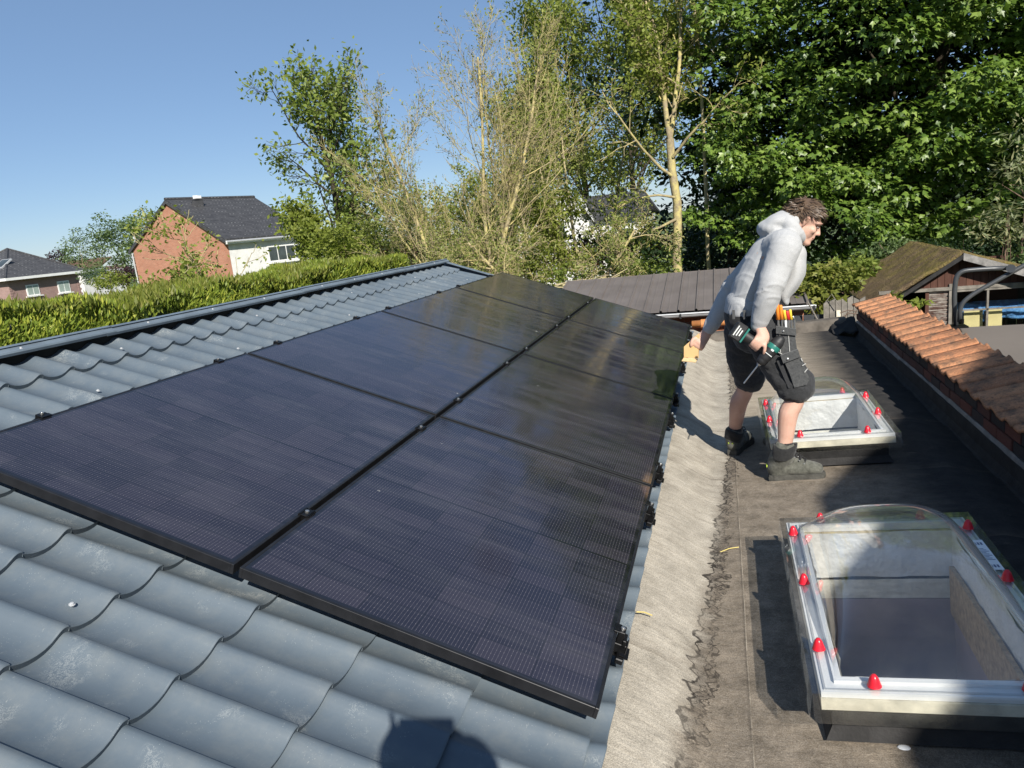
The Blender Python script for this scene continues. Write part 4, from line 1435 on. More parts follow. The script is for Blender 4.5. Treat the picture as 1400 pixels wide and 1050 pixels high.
def std_trees():
    # leafy tree left of centre, loose oval crown
    G = Grow(5)
    b = at(478, 385, 24); b[2] = GROUND
    G.branch(b, (0.02, 0, 1), 9.2, .17, 0, P_(n=[28, 8, 6, 0], start=[.25, .2, .2, .1], len=[.26, .5, .48, .5], ang=[50, 45, 45, 40], up=[.02, .10, .06, .03],
             env=lambda f: .35 + 1.15 * math.sin(min(1, f * 1.05) * pi * .93) ** .8))
    lv = tips_leaves(G, 3, .185, 'diamond', .20, .35, .1, sub=.50)
    tree('leafy_tree', 'loose oval leafy tree between the brick house and the bare twiggy tree', 'tree', b, wood_arrays(G.br), lv, MAT['bark_dark'], MAT['leaf_mid'])

    # low spreading yellow-green maple-leaved tree at its foot
    G = Grow(15)
    b = at(448, 385, 21); b[2] = GROUND
    G.branch(b, (0.0, 0, 1), 5.0, .11, 0, P_(n=[18, 7, 5, 0], start=[.4, .2, .2, .1], len=[.34, .55, .5, .5], ang=[60, 50, 45, 40], up=[.0, .05, .02, .0]))
    lv = tips_leaves(G, 3, .17, 'diamond', .16, .6, .2, sub=.8)
    tree('low_tree', 'low yellow-green tree spreading behind the end of the hedge', 'tree', b, wood_arrays(G.br), lv, MAT['bark_dark'], MAT['leaf_fresh'])

    # twiggy trees just coming into bud
    G = Grow(8)
    b = at(668, 400, 16.5); b[2] = GROUND
    for dx, ln, r in ((-.26, 7.6, .075), (.05, 8.7, .085), (-.10, 8.4, .07), (-.42, 6.4, .055), (.20, 7.6, .055)):
        G.branch(b + np.array([dx * .9, 0, 0]), (dx, .05, 1), ln, r, 0, P_(seg=[12, 8, 5, 3], n=[18, 9, 7, 0], gnarl=[.06, .09, .12, .18], start=[.30, .12, .12, .1], len=[.23, .46, .46, .5], ang=[36, 36, 36, 35],
                 up=[.03, .10, .08, .03], rr=[.36, .45, .55, .6], rmin=.0036, leaf_lev=3, env=lambda f: .6 + .8 * math.sin(f * pi)))
    lv = tips_leaves(G, 1, .065, 'diamond', .04, .3, 0, sub=.34)
    tree('twiggy_tree', 'tall slender multi-stemmed tree with bare twigs just breaking into bud', 'tree', b, wood_arrays(G.br), lv, MAT['bark_lichen'], MAT['leaf_fresh'])

    # gnarled fruit tree with two pale stems just beyond the panels
    G = Grow(31)
    b = at(745, 410, 13.5); b[2] = GROUND
    for dx, ln, r in ((-.18, 4.7, .085), (.10, 4.5, .07)):
        G.branch(b + np.array([dx * .5, 0, 0]), (dx, .05, 1), ln, r, 0, P_(seg=[10, 8, 5, 3], n=[14, 9, 8, 0], gnarl=[.11, .18, .22, .3], start=[.40, .15, .12, .1], len=[.36, .5, .48, .5], ang=[52, 48, 48, 40],
                 up=[.0, .02, -.01, -.03], rr=[.5, .55, .6, .6], rmin=.005, leaf_lev=3))
    lv = tips_leaves(G, 2, .055, 'diamond', .05, .3, 0, sub=.75)
    tree('fruit_tree', 'gnarled old fruit tree with two pale stems beyond the end of the solar panels', 'tree', b, wood_arrays(G.br), lv, MAT['bark_lichen'], MAT['leaf_olive'])

    # brushy smaller neighbour filling the gap
    G = Grow(33)
    b = at(600, 400, 15.0); b[2] = GROUND
    for dx in (-.55, -.25, .1, .45, .8):
        G.branch(b + np.array([dx * .6, 0, 0]), (dx * .7, .05, 1), 3.9, .045, 0, P_(seg=[9, 7, 5, 3], n=[10, 7, 6, 0], gnarl=[.11, .16, .2, .3], start=[.25, .15, .12, .1], len=[.38, .5, .48, .5], ang=[45, 45, 45, 40],
                 up=[.0, .04, .0, -.02], rr=[.5, .55, .6, .6], rmin=.0045, leaf_lev=3))
    lv = tips_leaves(G, 2, .06, 'diamond', .05, .3, 0, sub=.6)
    tree('twiggy_shrub', 'broad shrub of tangled pale twigs behind the far corner of the metal roof', 'shrub', b, wood_arrays(G.br), lv, MAT['bark_pale'], MAT['leaf_olive'])

    for sd, px, y, H, lab, dn in ((35, 565, 20, 4.9, 'thin-leaved olive tree behind the bare twiggy tree', .8), (36, 745, 19, 5.0, 'fine-twigged tree behind the old fruit tree, hazed with small leaves', 1.0), (37, 800, 21, 7.4, 'airy light-green tree in front of the white house', .55), (38, 640, 22, 5.6, 'soft green tree behind the bare twigs, just in leaf', .8)):
        G = Grow(sd)
        b = at(px, 400, y); b[2] = GROUND
        for dx, k in ((-.22, .9), (.02, 1.0), (.2, .92)):
            G.branch(b + np.array([dx, 0, 0]), (dx, .03, 1), H * k, .07, 0, P_(seg=[10, 7, 5, 3], n=[13, 7, 5, 0], gnarl=[.07, .12, .16, .24], start=[.28, .15, .12, .1], len=[.26, .46, .45, .5], ang=[42, 42, 42, 38],
                     up=[.02, .07, .03, .0], rr=[.42, .45, .55, .6], rmin=.0038, leaf_lev=2, env=lambda f: .6 + .8 * math.sin(f * pi)))
        lv = tips_leaves(G, 2, .105, 'diamond', .10, .35, 0, sub=dn)
        tree('twiggy_tree', lab, 'tree', b, wood_arrays(G.br), lv, MAT['bark_pale'], MAT['leaf_olive'] if sd == 35 else MAT['leaf_fresh'])

    # tall pale-trunked tree forking high, with broken lower limbs
    G = Grow(41)
    b = at(932, 400, 17); b[2] = GROUND
    fork = at(916, 190, 17)
    t1, t2 = at(868, -10, 17), at(934, -40, 17)
    rng = G.rng
    def path(p, q, n, j):
        w = np.linspace(0, 1, n)[:, None]
        pts = p * (1 - w) + q * w
        pts[1:-1] += rng.normal(size=(n - 2, 3)) * j
        return pts
    tr = path(b, fork, 9, .035); G.br.append((tr, np.linspace(.135, .095, 9), 0))
    PP = P_(seg=[8, 7, 5, 3], n=[12, 8, 6, 0], gnarl=[.08, .12, .16, .2], start=[.1, .15, .15, .1], len=[.36, .46, .45, .5], ang=[48, 45, 42, 38], up=[.02, .08, .04, .02], rr=[.42, .5, .6, .6], rmin=.006, leaf_lev=3)
    for tt, r in ((t1, .068), (t2, .062)):
        dd = tt - fork
        G.branch(fork, dd, np.linalg.norm(dd) * 1.15, r, 0, PP)
    for (px, py, ex, ey, r) in ((922, 270, 850, 265, .035), (924, 300, 868, 330, .04), (918, 240, 800, 200, .04), (920, 215, 985, 120, .04)):
        p0 = at(px, py, 16.9); p1 = at(ex, ey, 16.2)
        G.branch(p0, p1 - p0, np.linalg.norm(p1 - p0) * 1.2, r, 1, P_(seg=[8, 8, 6, 4], n=[10, 7, 4, 0], gnarl=[.08, .14, .2, .3], start=[.1, .35, .2, .1], ang=[48, 50, 45, 40], rmin=.006, leaf_lev=3, up=[0, -.02, -.02, 0]))
    lv = tips_leaves(G, 3, .10, 'diamond', .10, .4, 0, sub=.7)
    tree('forked_tree', 'tall pale lichen-trunked tree forking high above the brown shed roof', 'tree', b, wood_arrays(G.br), lv, MAT['bark_lichen'], MAT['leaf_fresh'])

    # slim pole beside the big tree
    G = Grow(43)
    b = at(972, 400, 18); b[2] = GROUND
    G.branch(b, (.0, 0, 1), 12.5, .06, 0, P_(seg=[12, 6, 4], n=[10, 5, 0], gnarl=[.03, .12, .2], up=[.03, .05, .03], taper=[.3, .3, .3], start=[.55, .2, .1], ang=[40, 40, 40], len=[.16, .5, .5], rr=[.4, .5, .5], leaf_lev=1))
    lv = tips_leaves(G, 2, .09, 'diamond', .10, .4, 0, sub=.6)
    tree('slim_tree', 'slim pale pole-like tree against the dark maple', 'tree', b, wood_arrays(G.br), lv, MAT['bark_pale'], MAT['leaf_fresh'])

    # green trees further back
    for sd, px, y, H, tr_, lab, lm, nl in ((51, 812, 50, 16.5, .26, 'tall yellow-green tree standing behind the white house', 'leaf_fresh', 4),
                                           (52, 880, 47, 15.5, .22, 'narrow mid-green tree between the white house and the forked tree', 'leaf_fresh', 4),
                                           (54, 755, 46, 11.5, .22, 'pale olive-leaved tree behind the old fruit tree', 'leaf_olive', 4)):
        G = Grow(sd)
        b = at(px, 400, y); b[2] = GROUND
        G.branch(b, (0.0, 0, 1), H, tr_, 0, P_(n=[30, 8, 6, 0], start=[.25, .2, .2, .1], len=[.28, .5, .48, .5], up=[.02, .08, .05, .02], env=lambda f: .5 + .9 * math.sin(min(1, f) * pi * .9)))
        lv = tips_leaves(G, nl, .26, 'diamond', .3, .35, .05, sub=.62)
        tree('garden_tree', lab, 'tree', b, wood_arrays(G.br), lv, MAT['bark_dark'], MAT[lm])

    # small apple trees in front of the brick house
    for sd, px, py, y, H, lab, sub in ((61, 265, 400, 17.5, 3.7, 'small sparse young tree in front of the orange brick gable', .55), (62, 335, 420, 16.5, 5.3, 'spindly sparse young tree in front of the dark roof and white wall', .30)):
        G = Grow(sd)
        b = at(px, py, y); b[2] = GROUND
        G.branch(b, (-.05, 0, 1), H, .06, 0, P_(seg=[8, 6, 4], n=[12, 6, 0], gnarl=[.06, .13, .2], up=[.02, .05, .05], taper=[.3, .3, .3], start=[.5, .2, .1], ang=[58, 45, 40], len=[.42, .5, .5], rr=[.5, .55, .6], rmin=.008, leaf_lev=1))
        lv = tips_leaves(G, 7, .13, 'diamond', .11, .4, .1, sub=sub)
        tree('young_tree', lab, 'tree', b, wood_arrays(G.br), lv, MAT['bark_lichen'], MAT['leaf_fresh'])


std_trees()


def blob_tree(name, label, cat, base, centre, rad, n, cr, leaves_per, size, kind, wmat, lmat, seed, limbs=5, flat=.6, trunk_r=.12, shell=.45, group=None, up=.8, droop=.3):
    rng = np.random.default_rng(seed)
    centre = np.asarray(centre, float)
    P = ellip_clumps(rng, centre, rad, n, shell)
    rr = cr * rng.uniform(.6, 1.3, n)
    L = clump_leaves(rng, P, rr, np.maximum(6, (leaves_per * rng.uniform(.6, 1.3, n)).astype(int)), size, kind, flat, up, droop)
    G = Grow(seed + 1)
    w = None
    if limbs:
        top = centre.copy()
        pts = np.linspace(base, top, 7); pts[1:-1] += rng.normal(size=(5, 3)) * trunk_r * .6
        G.br.append((pts, np.linspace(trunk_r, trunk_r * .4, 7), 0))
        for i in range(limbs):
            q = P[rng.integers(n)]
            s = pts[rng.integers(2, 6)]
            m = (s + q) / 2 + rng.normal(size=3) * .15
            G.br.append((np.array([s, (s + m) / 2, m, (m + q) / 2, q]), np.linspace(trunk_r * .4, trunk_r * .08, 5), 1))
        w = wood_arrays(G.br)
    return tree(name, label, cat, base, w, L, wmat, lmat, group, 'trunk' if cat == 'tree' else 'stem', 'crown' if cat == 'tree' else 'foliage')


def big_maple():
    rng = np.random.default_rng(77)
    b = at(1215, 330, 20); b[2] = GROUND
    c = np.array([6.1, 19.6, 4.4])
    # crown: drooping sprays in tiers over the near face, thinner behind
    P = []; R = []
    for i in range(900):
        while True:
            g = rng.normal(size=3); g /= np.linalg.norm(g)
            if g[1] < .45: break
        q = .45 + .60 * rng.random() ** .7
        p = c + g * q * np.array([5.6, 4.4, 6.2])
        if p[2] < -.6: continue
        P.append(p); R.append(rng.uniform(.38, .85))
    P = np.array(P); R = np.array(R)
    n = (76 * (R / .6) ** 2).astype(int)
    L1 = clump_leaves(rng, P, R, n, .148, 'maple', .42, .75, .45, outward=np.array([.30, -.60, .35]))
    # hanging lower skirt
    Q = []; RQ = []
    for px, py, y in ((1015, 318, 17), (1000, 250, 16.8), (1045, 290, 16.5), (1185, 318, 16.2), (1170, 290, 16), (1205, 250, 16), (1150, 240, 15.8), (1100, 240, 15.8), (990, 205, 16.5), (1060, 200, 16), (1240, 210, 16.2), (1290, 170, 16.5), (1320, 200, 17), (1355, 160, 17), (975, 300, 17.4), (1120, 275, 16)):
        for k in range(3):
            Q.append(at(px + rng.normal() * 16, py + rng.normal() * 12, y + rng.normal() * .3)); RQ.append(rng.uniform(.28, .5))
    L2 = clump_leaves(rng, np.array(Q), np.array(RQ), np.full(len(Q), 64), .135, 'maple', .5, .7, .5, outward=np.array([.30, -.55, .35]))
    G = Grow(78)
    trunk = np.array([b, b + [.1, 0, 1.5], at(1222, 300, 19.6), at(1250, 215, 19.3), c + [1.2, 0, 1.5]])
    G.br.append((trunk, np.array([.34, .30, .24, .19, .10]), 0))
    for px, py, y in ((1010, 180, 18), (1080, 100, 18), (1330, 120, 18.5), (1180, 60, 18), (1120, 230, 18), (1380, 60, 19)):
        q = at(px, py, y); s = trunk[rng.integers(1, 4)]
        m = (s + q) / 2 + np.array([0, 0, .5])
        G.br.append((np.array([s, (s + m) / 2, m, (m + q) / 2, q]), np.linspace(.075, .02, 5), 1))
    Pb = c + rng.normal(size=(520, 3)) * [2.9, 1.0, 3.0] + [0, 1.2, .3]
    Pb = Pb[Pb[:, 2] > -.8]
    L3 = clump_leaves(rng, Pb, rng.uniform(.5, .9, len(Pb)), np.full(len(Pb), 70), .25, 'diamond', .6, .6, .3)  # dark inner leaves carry the crown's interior shade in their colour
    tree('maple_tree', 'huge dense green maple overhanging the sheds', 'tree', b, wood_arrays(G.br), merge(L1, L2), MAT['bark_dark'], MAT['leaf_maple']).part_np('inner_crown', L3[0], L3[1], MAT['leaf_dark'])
big_maple()

# trees and woodland behind and below the maple, deep shade painted into their leaves
for sd, ce, rd, n, lab in ((81, (1.6, 23.5, -.2), (1.9, 1.6, 3.0), 60, 'tree behind the forked tree, painted in deep shade'),
                           (82, (5.0, 23.5, .6), (3.0, 2.0, 3.2), 90, 'thicket tree under the maple crown, painted in deep shade'),
                           (83, (9.6, 23.0, .8), (3.2, 2.2, 3.8), 100, 'tree behind the mossy shed, painted in deep shade'),
                           (84, (13.5, 24.5, 2.4), (3.6, 2.6, 5.0), 110, 'tree at the end of the sheds, painted in deep shade')):
    blob_tree('deep_shade_tree', lab, 'tree', np.array([ce[0], ce[1], GROUND]), ce, rd, n, .75, 70, .15, 'diamond', MAT['bark_dark'], MAT['leaf_dark'], sd, 4, .7, .13)
# far wood, one mass
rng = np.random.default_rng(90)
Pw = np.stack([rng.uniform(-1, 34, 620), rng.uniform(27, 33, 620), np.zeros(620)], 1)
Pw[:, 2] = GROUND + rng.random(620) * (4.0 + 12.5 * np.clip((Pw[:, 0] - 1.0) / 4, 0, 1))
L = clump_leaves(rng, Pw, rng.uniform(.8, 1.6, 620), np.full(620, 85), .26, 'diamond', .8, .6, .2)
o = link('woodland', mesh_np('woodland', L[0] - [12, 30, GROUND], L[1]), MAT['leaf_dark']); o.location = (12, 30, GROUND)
tag(o, 'dark mass of woodland far behind the maple', 'woodland', kind='stuff')

# big tree to the right of the yard, out of frame: it shades the ground under the maple
blob_tree('yard_tree', 'broad green tree at the right of the yard shading the ground under the maple', 'tree', np.array([13.5, 9.5, GROUND]), (13.5, 9.5, 5.0), (4.2, 3.8, 4.2), 150, .9, 60, .2, 'diamond', MAT['bark_dark'], MAT['leaf_maple'], 95, 6, .6, .25)

# shrubs
def shrub(name, label, px, py, y, rad, n, per, size, mat, seed, kind='diamond', cr=.28, flat=.7, cat='shrub', limbs=3, group=None, zoff=0, up=.6, droop=.2):
    c = at(px, py, y); c[2] += zoff
    base = np.array([c[0], c[1], GROUND])
    return blob_tree(name, label, cat, base, c, rad, n, cr, per, size, kind, MAT['bark_red'], MAT[mat], seed, limbs, flat, .03, .35, group, up, droop)


shrub('japanese_maple', 'yellow-green feathery shrub between the brown shed and the mossy shed', 1118, 392, 10.2, (.62, .5, .36), 44, 46, .085, 'leaf_yellow', 101, 'maple', .2, .6)
shrub('laurel_bush', 'fresh green leafy bush on the crest behind the mossy shed roof', 1160, 372, 13.2, (1.0, .5, .32), 40, 40, .10, 'leaf_mid', 102, 'diamond', .24)
shrub('ivy_bush', 'variegated ivy mound along the far verge of the mossy shed roof', 1235, 343, 14.9, (1.0, .35, .28), 40, 36, .085, 'leaf_bluegreen', 103, 'diamond', .2)
shrub('ivy_bush', 'dark low ivy growing behind the ridge of the mossy shed', 1330, 342, 15.5, (1.3, .4, .30), 40, 36, .085, 'leaf_dark', 104, 'diamond', .22)
shrub('pale_rhododendron', 'cream-tipped shrub branch hanging in at the right behind the mossy shed', 1378, 305, 13.0, (.75, .5, .30), 14, 46, .13, 'leaf_pale', 105, 'narrow', .22)
shrub('pale_rhododendron', 'tall pale-leaved shrub top leaning in against the dark wood', 1405, 215, 13.5, (.55, .5, .55), 14, 40, .14, 'leaf_pale', 106, 'narrow', .25)
shrub('grey_leaved_bush', 'grey-green bush beside the bargeboard of the mossy shed', 1400, 355, 13.0, (.5, .4, .22), 16, 40, .11, 'leaf_bluegreen', 107, 'diamond', .2)
shrub('bramble_bush', 'low fresh green brambles just behind the brown shed roof', 845, 372, 14.5, (1.5, .6, .35), 44, 40, .10, 'leaf_mid', 108, 'diamond', .26)
shrub('bramble_bush', 'dark green holly bush left of the forked trunk behind the brown shed', 880, 350, 16.5, (1.1, .7, .75), 44, 40, .11, 'leaf_dark', 109, 'diamond', .28)
shrub('copper_hedge', 'low copper-leaved hedge running below the white house', 820, 352, 22, (2.6, .5, .36), 60, 60, .12, 'leaf_copper', 110, 'diamond', .36, .8, 'hedge', 0)
shrub('green_hedge', 'trimmed green hedge in front of the white house', 850, 332, 30, (2.3, .5, .55), 50, 60, .14, 'leaf_mid', 111, 'diamond', .42, .8, 'hedge', 0)
shrub('thicket', 'olive thicket of shrubs behind the twiggy trees', 560, 330, 27, (3.4, 1.2, 2.2), 90, 60, .15, 'leaf_olive', 112, 'diamond', .6)
shrub('thicket', 'dense green shrub belt behind the fruit tree', 700, 325, 28, (3.2, 1.2, 2.0), 90, 60, .15, 'leaf_mid', 113, 'diamond', .6)
shrub('thicket', 'brownish budding shrub behind the hedge end', 570, 345, 19, (1.1, .6, .75), 30, 40, .07, 'leaf_copper', 114, 'diamond', .35, .8, 'shrub', 6)
shrub('elder_bush', 'yellow-green bush at the end of the hedge under the low tree', 470, 330, 18.5, (1.5, .8, .7), 46, 40, .12, 'leaf_fresh', 115, 'diamond', .34)
shrub('ridge_ivy', 'sprig of fresh ivy leaves behind the far end of the clay coping', 1238, 412, 7.6, (.24, .12, .09), 10, 12, .08, 'leaf_fresh', 116, 'maple', .07, .6, 'plant', 0)
# far left garden
blob_tree('birch_tree', 'pale slender birch beyond the pink house', 'tree', *[np.array([*at(112, 355, 62)[:2], GROUND]), at(112, 352, 62)], (1.9, 1.6, 3.0), 40, .9, 50, .26, 'diamond', MAT['bark_pale'], MAT['leaf_bluegreen'], 121, 4)
blob_tree('broad_tree', 'large light-green tree left of the orange brick house', 'tree', np.array([*at(165, 345, 66)[:2], GROUND]), at(165, 338, 66), (3.6, 3.0, 4.0), 90, 1.1, 60, .30, 'diamond', MAT['bark_dark'], MAT['leaf_bluegreen'], 122, 5)
blob_tree('broad_tree', 'darker green tree tucked behind the orange brick gable', 'tree', np.array([*at(198, 330, 74)[:2], GROUND]), at(200, 322, 74), (3.0, 2.6, 3.2), 60, 1.0, 60, .30, 'diamond', MAT['bark_dark'], MAT['leaf_mid'], 123, 4)
shrub('purple_bush', 'dark purple-leaved bush at the foot of the orange brick gable', 172, 378, 42, (1.6, 1.0, 1.0), 30, 50, .18, 'leaf_purple', 124, 'diamond', .5)
shrub('purple_bush', 'dark red tree top peeping over the pink house roof', 82, 352, 70, (1.8, 1.4, 1.1), 24, 40, .25, 'leaf_purple', 125, 'diamond', .6)
shrub('round_bush', 'round bright green bush above the hedge near the pink house', 150, 384, 30, (1.3, 1.0, .55), 34, 50, .12, 'leaf_fresh', 126, 'diamond', .35)
shrub('round_bush', 'soft grey-green bush at the corner of the pink house', 128, 376, 46, (1.4, 1.0, .9), 26, 50, .18, 'leaf_bluegreen', 127, 'diamond', .5)
shrub('red_shrub', 'thin red-leaved shrub beside the pink house wall', 2, 402, 42, (.7, .6, 1.0), 14, 20, .15, 'leaf_purple', 128, 'diamond', .4)

# cut branches heaped behind the brown shed
rng = np.random.default_rng(130)
br = []
c = at(800, 388, 12.6)
for i in range(34):
    p = c + rng.normal(size=3) * [.28, .2, .05]
    d = unit([1, rng.normal() * .4, .25 + rng.normal() * .18]); l = rng.uniform(.3, .8)
    w = np.linspace(-.5, .5, 4)[:, None]
    br.append((p + w * l * d + rng.normal(size=(4, 3)) * .02, np.linspace(.018, .008, 4), 3))
V, F = wood_arrays(br)
o = link('brushwood_heap', mesh_np('brushwood_heap', V - c, F), MAT['bark_pale']); o.location = tuple(c)
tag(o, 'heap of cut dry branches behind the left end of the brown shed', 'brushwood', kind='stuff')

# ------------------------------------------------------------------ houses
def gable_house():
    a = math.radians(15)
    g = np.array([math.cos(a), -math.sin(a), 0]); d = np.array([math.sin(a), math.cos(a), 0])
    A = np.array([-33.55, 40.0, 0]); zr = 4.80; ze = 2.02; w = 4.85; Lh = 6.9
    P = lambda s, t, z: A + g * s + d * t + np.array([0, 0, z])
    T = Thing('brick_house', 'orange brick gable house with a dark tiled roof and white side wall', 'house', P(0, 3, GROUND))
    T.part('gable_wall', MB().prism([P(-w, 0, GROUND), P(w, 0, GROUND), P(w, 0, ze), P(0, 0, zr - .12), P(-w, 0, ze)], d * .3), MAT['wall_orange'])
    mb = MB().prism([P(w - .15, .31, GROUND), P(w - .15, Lh + 3, GROUND), P(w - .15, Lh + 3, ze - .05), P(w - .15, .31, ze - .05)], g * .13)
    sw = T.part('side_wall', mb, MAT['wall_white'])
    T.part('rear_wall', MB().prism([P(-w, Lh, GROUND), P(w - .2, Lh, GROUND), P(w - .2, Lh, ze), P(0, Lh, zr - .15), P(-w, Lh, ze)], d * .2), MAT['wall_white'])
    th = .12
    for sgn, nm in ((1, 'roof'), (-1, 'roof')):
        ov = .35
        sl = (zr - ze) / w
        q = [P(0, -.12, zr), P(sgn * (w + ov), -.12, ze - sl * ov), P(sgn * (w + ov), Lh + .3, ze - sl * ov), P(0, Lh + .3, zr)]
        r_ = T.part(nm, MB().prism(q, np.array([0, 0, th])), MAT['slate'])
    T.part('ridge_tile', MB().tube([P(0, -.14, zr + th), P(0, Lh + .32, zr + th)], .11, 8), MAT['slate'])
    # verge trim along the gable
    for sgn in (1, -1):
        T.part('verge_board', MB().prism([P(0, -.16, zr + .03), P(sgn * (w + .36), -.16, ze - .18), P(sgn * (w + .36), -.16, ze - .36), P(0, -.16, zr - .16)], d * .05), MAT['slate2'])
    # fascia, gutter and windows of the white side
    T.part('fascia', MB().prism([P(w + .30, -.10, ze - .42), P(w + .30, Lh + .3, ze - .42), P(w + .30, Lh + .3, ze - .20), P(w + .30, -.10, ze - .20)], g * .06), MAT['white_paint'])
    T.part('gutter', MB().tube([P(w + .42, -.05, ze - .27), P(w + .42, Lh + .3, ze - .27)], .07, 8), MAT['zinc'])
    for t0, t1, z0, z1 in ((3.4, 6.6, .15, 1.25),):
        wf = T.part('window', MB().prism([P(w - .015, t0, z0), P(w - .015, t1, z0), P(w - .015, t1, z1), P(w - .015, t0, z1)], g * .03), MAT['white_paint'])
        n = 4
        for i in range(n):
            u0 = t0 + .08 + (t1 - t0 - .08) * i / n; u1 = t0 + (t1 - t0 - .08) * (i + 1) / n
            T.part('pane', MB().prism([P(w + .02, u0, z0 + .1), P(w + .02, u1, z0 + .1), P(w + .02, u1, z1 - .1), P(w + .02, u0, z1 - .1)], g * .008), MAT['win_dark'], wf)
        T.part('sill', MB().prism([P(w - .01, t0 - .1, z0 - .1), P(w - .01, t1 + .1, z0 - .1), P(w - .01, t1 + .1, z0 - .02), P(w - .01, t0 - .1, z0 - .02)], g * .14), MAT['white_paint'], wf)
    # white chimney-like wing at the end
    T.part('end_wing', MB().prism([P(w - .1, 7.4, GROUND), P(w + 1.6, 7.4, GROUND), P(w + 1.6, 7.4, 1.9), P(w + .3, 7.4, 2.2), P(w - .1, 7.4, 2.0)], d * .6), MAT['wall_white'])
    # roof chimney with two flues
    cx = P(.95, 1.6, zr - .35)
    ch = T.part('chimney', MB().box(cx, (.5, .5, .5), R=rotz(-a)).box(cx + [0, 0, .33], (.62, .62, .07), R=rotz(-a)), MAT['slate2'])
    T.part('flue', MB().box(cx + [-.1, 0, .48], (.16, .3, .22), R=rotz(-a)).box(cx + [.14, 0, .46], (.16, .3, .18), R=rotz(-a)), MAT['white_paint'], ch)
    T.part('downpipe', MB().tube([P(-w - .05, -.08, ze - .3), P(-w - .05, -.08, GROUND)], .05, 8), MAT['zinc'])
    q = P(-w - .5, .6, ze - .1)
    T.part('vent_pipe', MB().tube([q, q + [0, 0, .75]], .06, 8).tube([q + [0, 0, .8], q + [0, 0, .95]], .09, 8), MAT['zinc'])
gable_house()


def pink_house():
    xe, y0, y1, ze = -50.0, 40.95, 48.4, .92
    D = y1 - y0
    x0 = xe - D
    W = .5
    ap = np.array([xe - D / 2 + .2, (y0 + y1) / 2, 3.22])
    T = Thing('pink_house', 'pink brick bungalow with a charcoal hipped roof and white windows', 'house', (ap[0], ap[1], GROUND))
    T.part('wall', MB().box((xe - D / 2, (y0 + y1) / 2, (GROUND + ze - .15) / 2), (D - 2 * W, D - 2 * W, ze - .15 - GROUND)), MAT['wall_pink'])
    for yy in (y0 + W + .12, y1 - W - .12):
        for k in range(14):
            T.part('quoin', MB().box((xe - W + .012, yy + (.05 if k % 2 else 0), -1.9 + k * .19), (.03, .22 + .1 * (k % 2), .17), bev=.008), MAT['wall_pink'])
    c = [np.array([x0, y0, ze]), np.array([xe, y0, ze]), np.array([xe, y1, ze]), np.array([x0, y1, ze])]
    T.part('roof', MB().add([*c, ap], [(0, 1, 4), (1, 2, 4), (2, 3, 4), (3, 0, 4), (3, 2, 1, 0)]), MAT['slate2'])
    for q in (c[0], c[1], c[2]):
        T.part('hip_tile', MB().tube([q, ap], .09, 6), MAT['slate'])
    T.part('fascia', MB().box((xe + .03, (y0 + y1) / 2, ze - .09), (.06, D + .1, .2)).box((xe - D / 2, y0 - .03, ze - .09), (D, .06, .2)), MAT['white_paint'])
    xw = xe - W
    for (pa, pb, pt, pl) in ((34, 53, 388, 406), (77, 95, 383, 402)):
        d0 = ray(pa, pt + 2); p0 = CAM_C + d0 * (xw - CAM_C[0]) / d0[0]
        d1 = ray(pb, pl - 3); p1 = CAM_C + d1 * (xw - CAM_C[0]) / d1[0]
        ya, yb, zt, zb = p0[1], p1[1] + .12, p0[2], p1[2]
        f = T.part('window', MB().box((xw + .02, (ya + yb) / 2, (zt + zb) / 2), (.08, yb - ya, zt - zb)), MAT['white_paint'])
        wd = (yb - ya - .26) / 2
        for i in range(2):
            cy = ya + .09 + wd / 2 + i * (wd + .08)
            T.part('pane', MB().box((xw + .065, cy, (zt + zb) / 2), (.012, wd, zt - zb - .18)), MAT['win_blind'], f)
        T.part('sill', MB().box((xw + .10, (ya + yb) / 2, zb - .05), (.22, yb - ya + .26, .08)), MAT['white_paint'], f)
    sl = (ap[2] - ze) / (D / 2)
    q = at(2, 358, y0 + 1.7)
    R = np.array(Euler((math.atan(sl), 0, 0)).to_matrix())
    zc = ze + 1.7 * sl
    f = T.part('roof_window', MB().box((q[0], y0 + 1.7, zc + .05), (1.0, 1.2, .1), R=R), MAT['zinc'])
    T.part('pane', MB().box((q[0], y0 + 1.68, zc + .11), (.78, .98, .02), R=R), MAT['win_dark'], f)
pink_house()


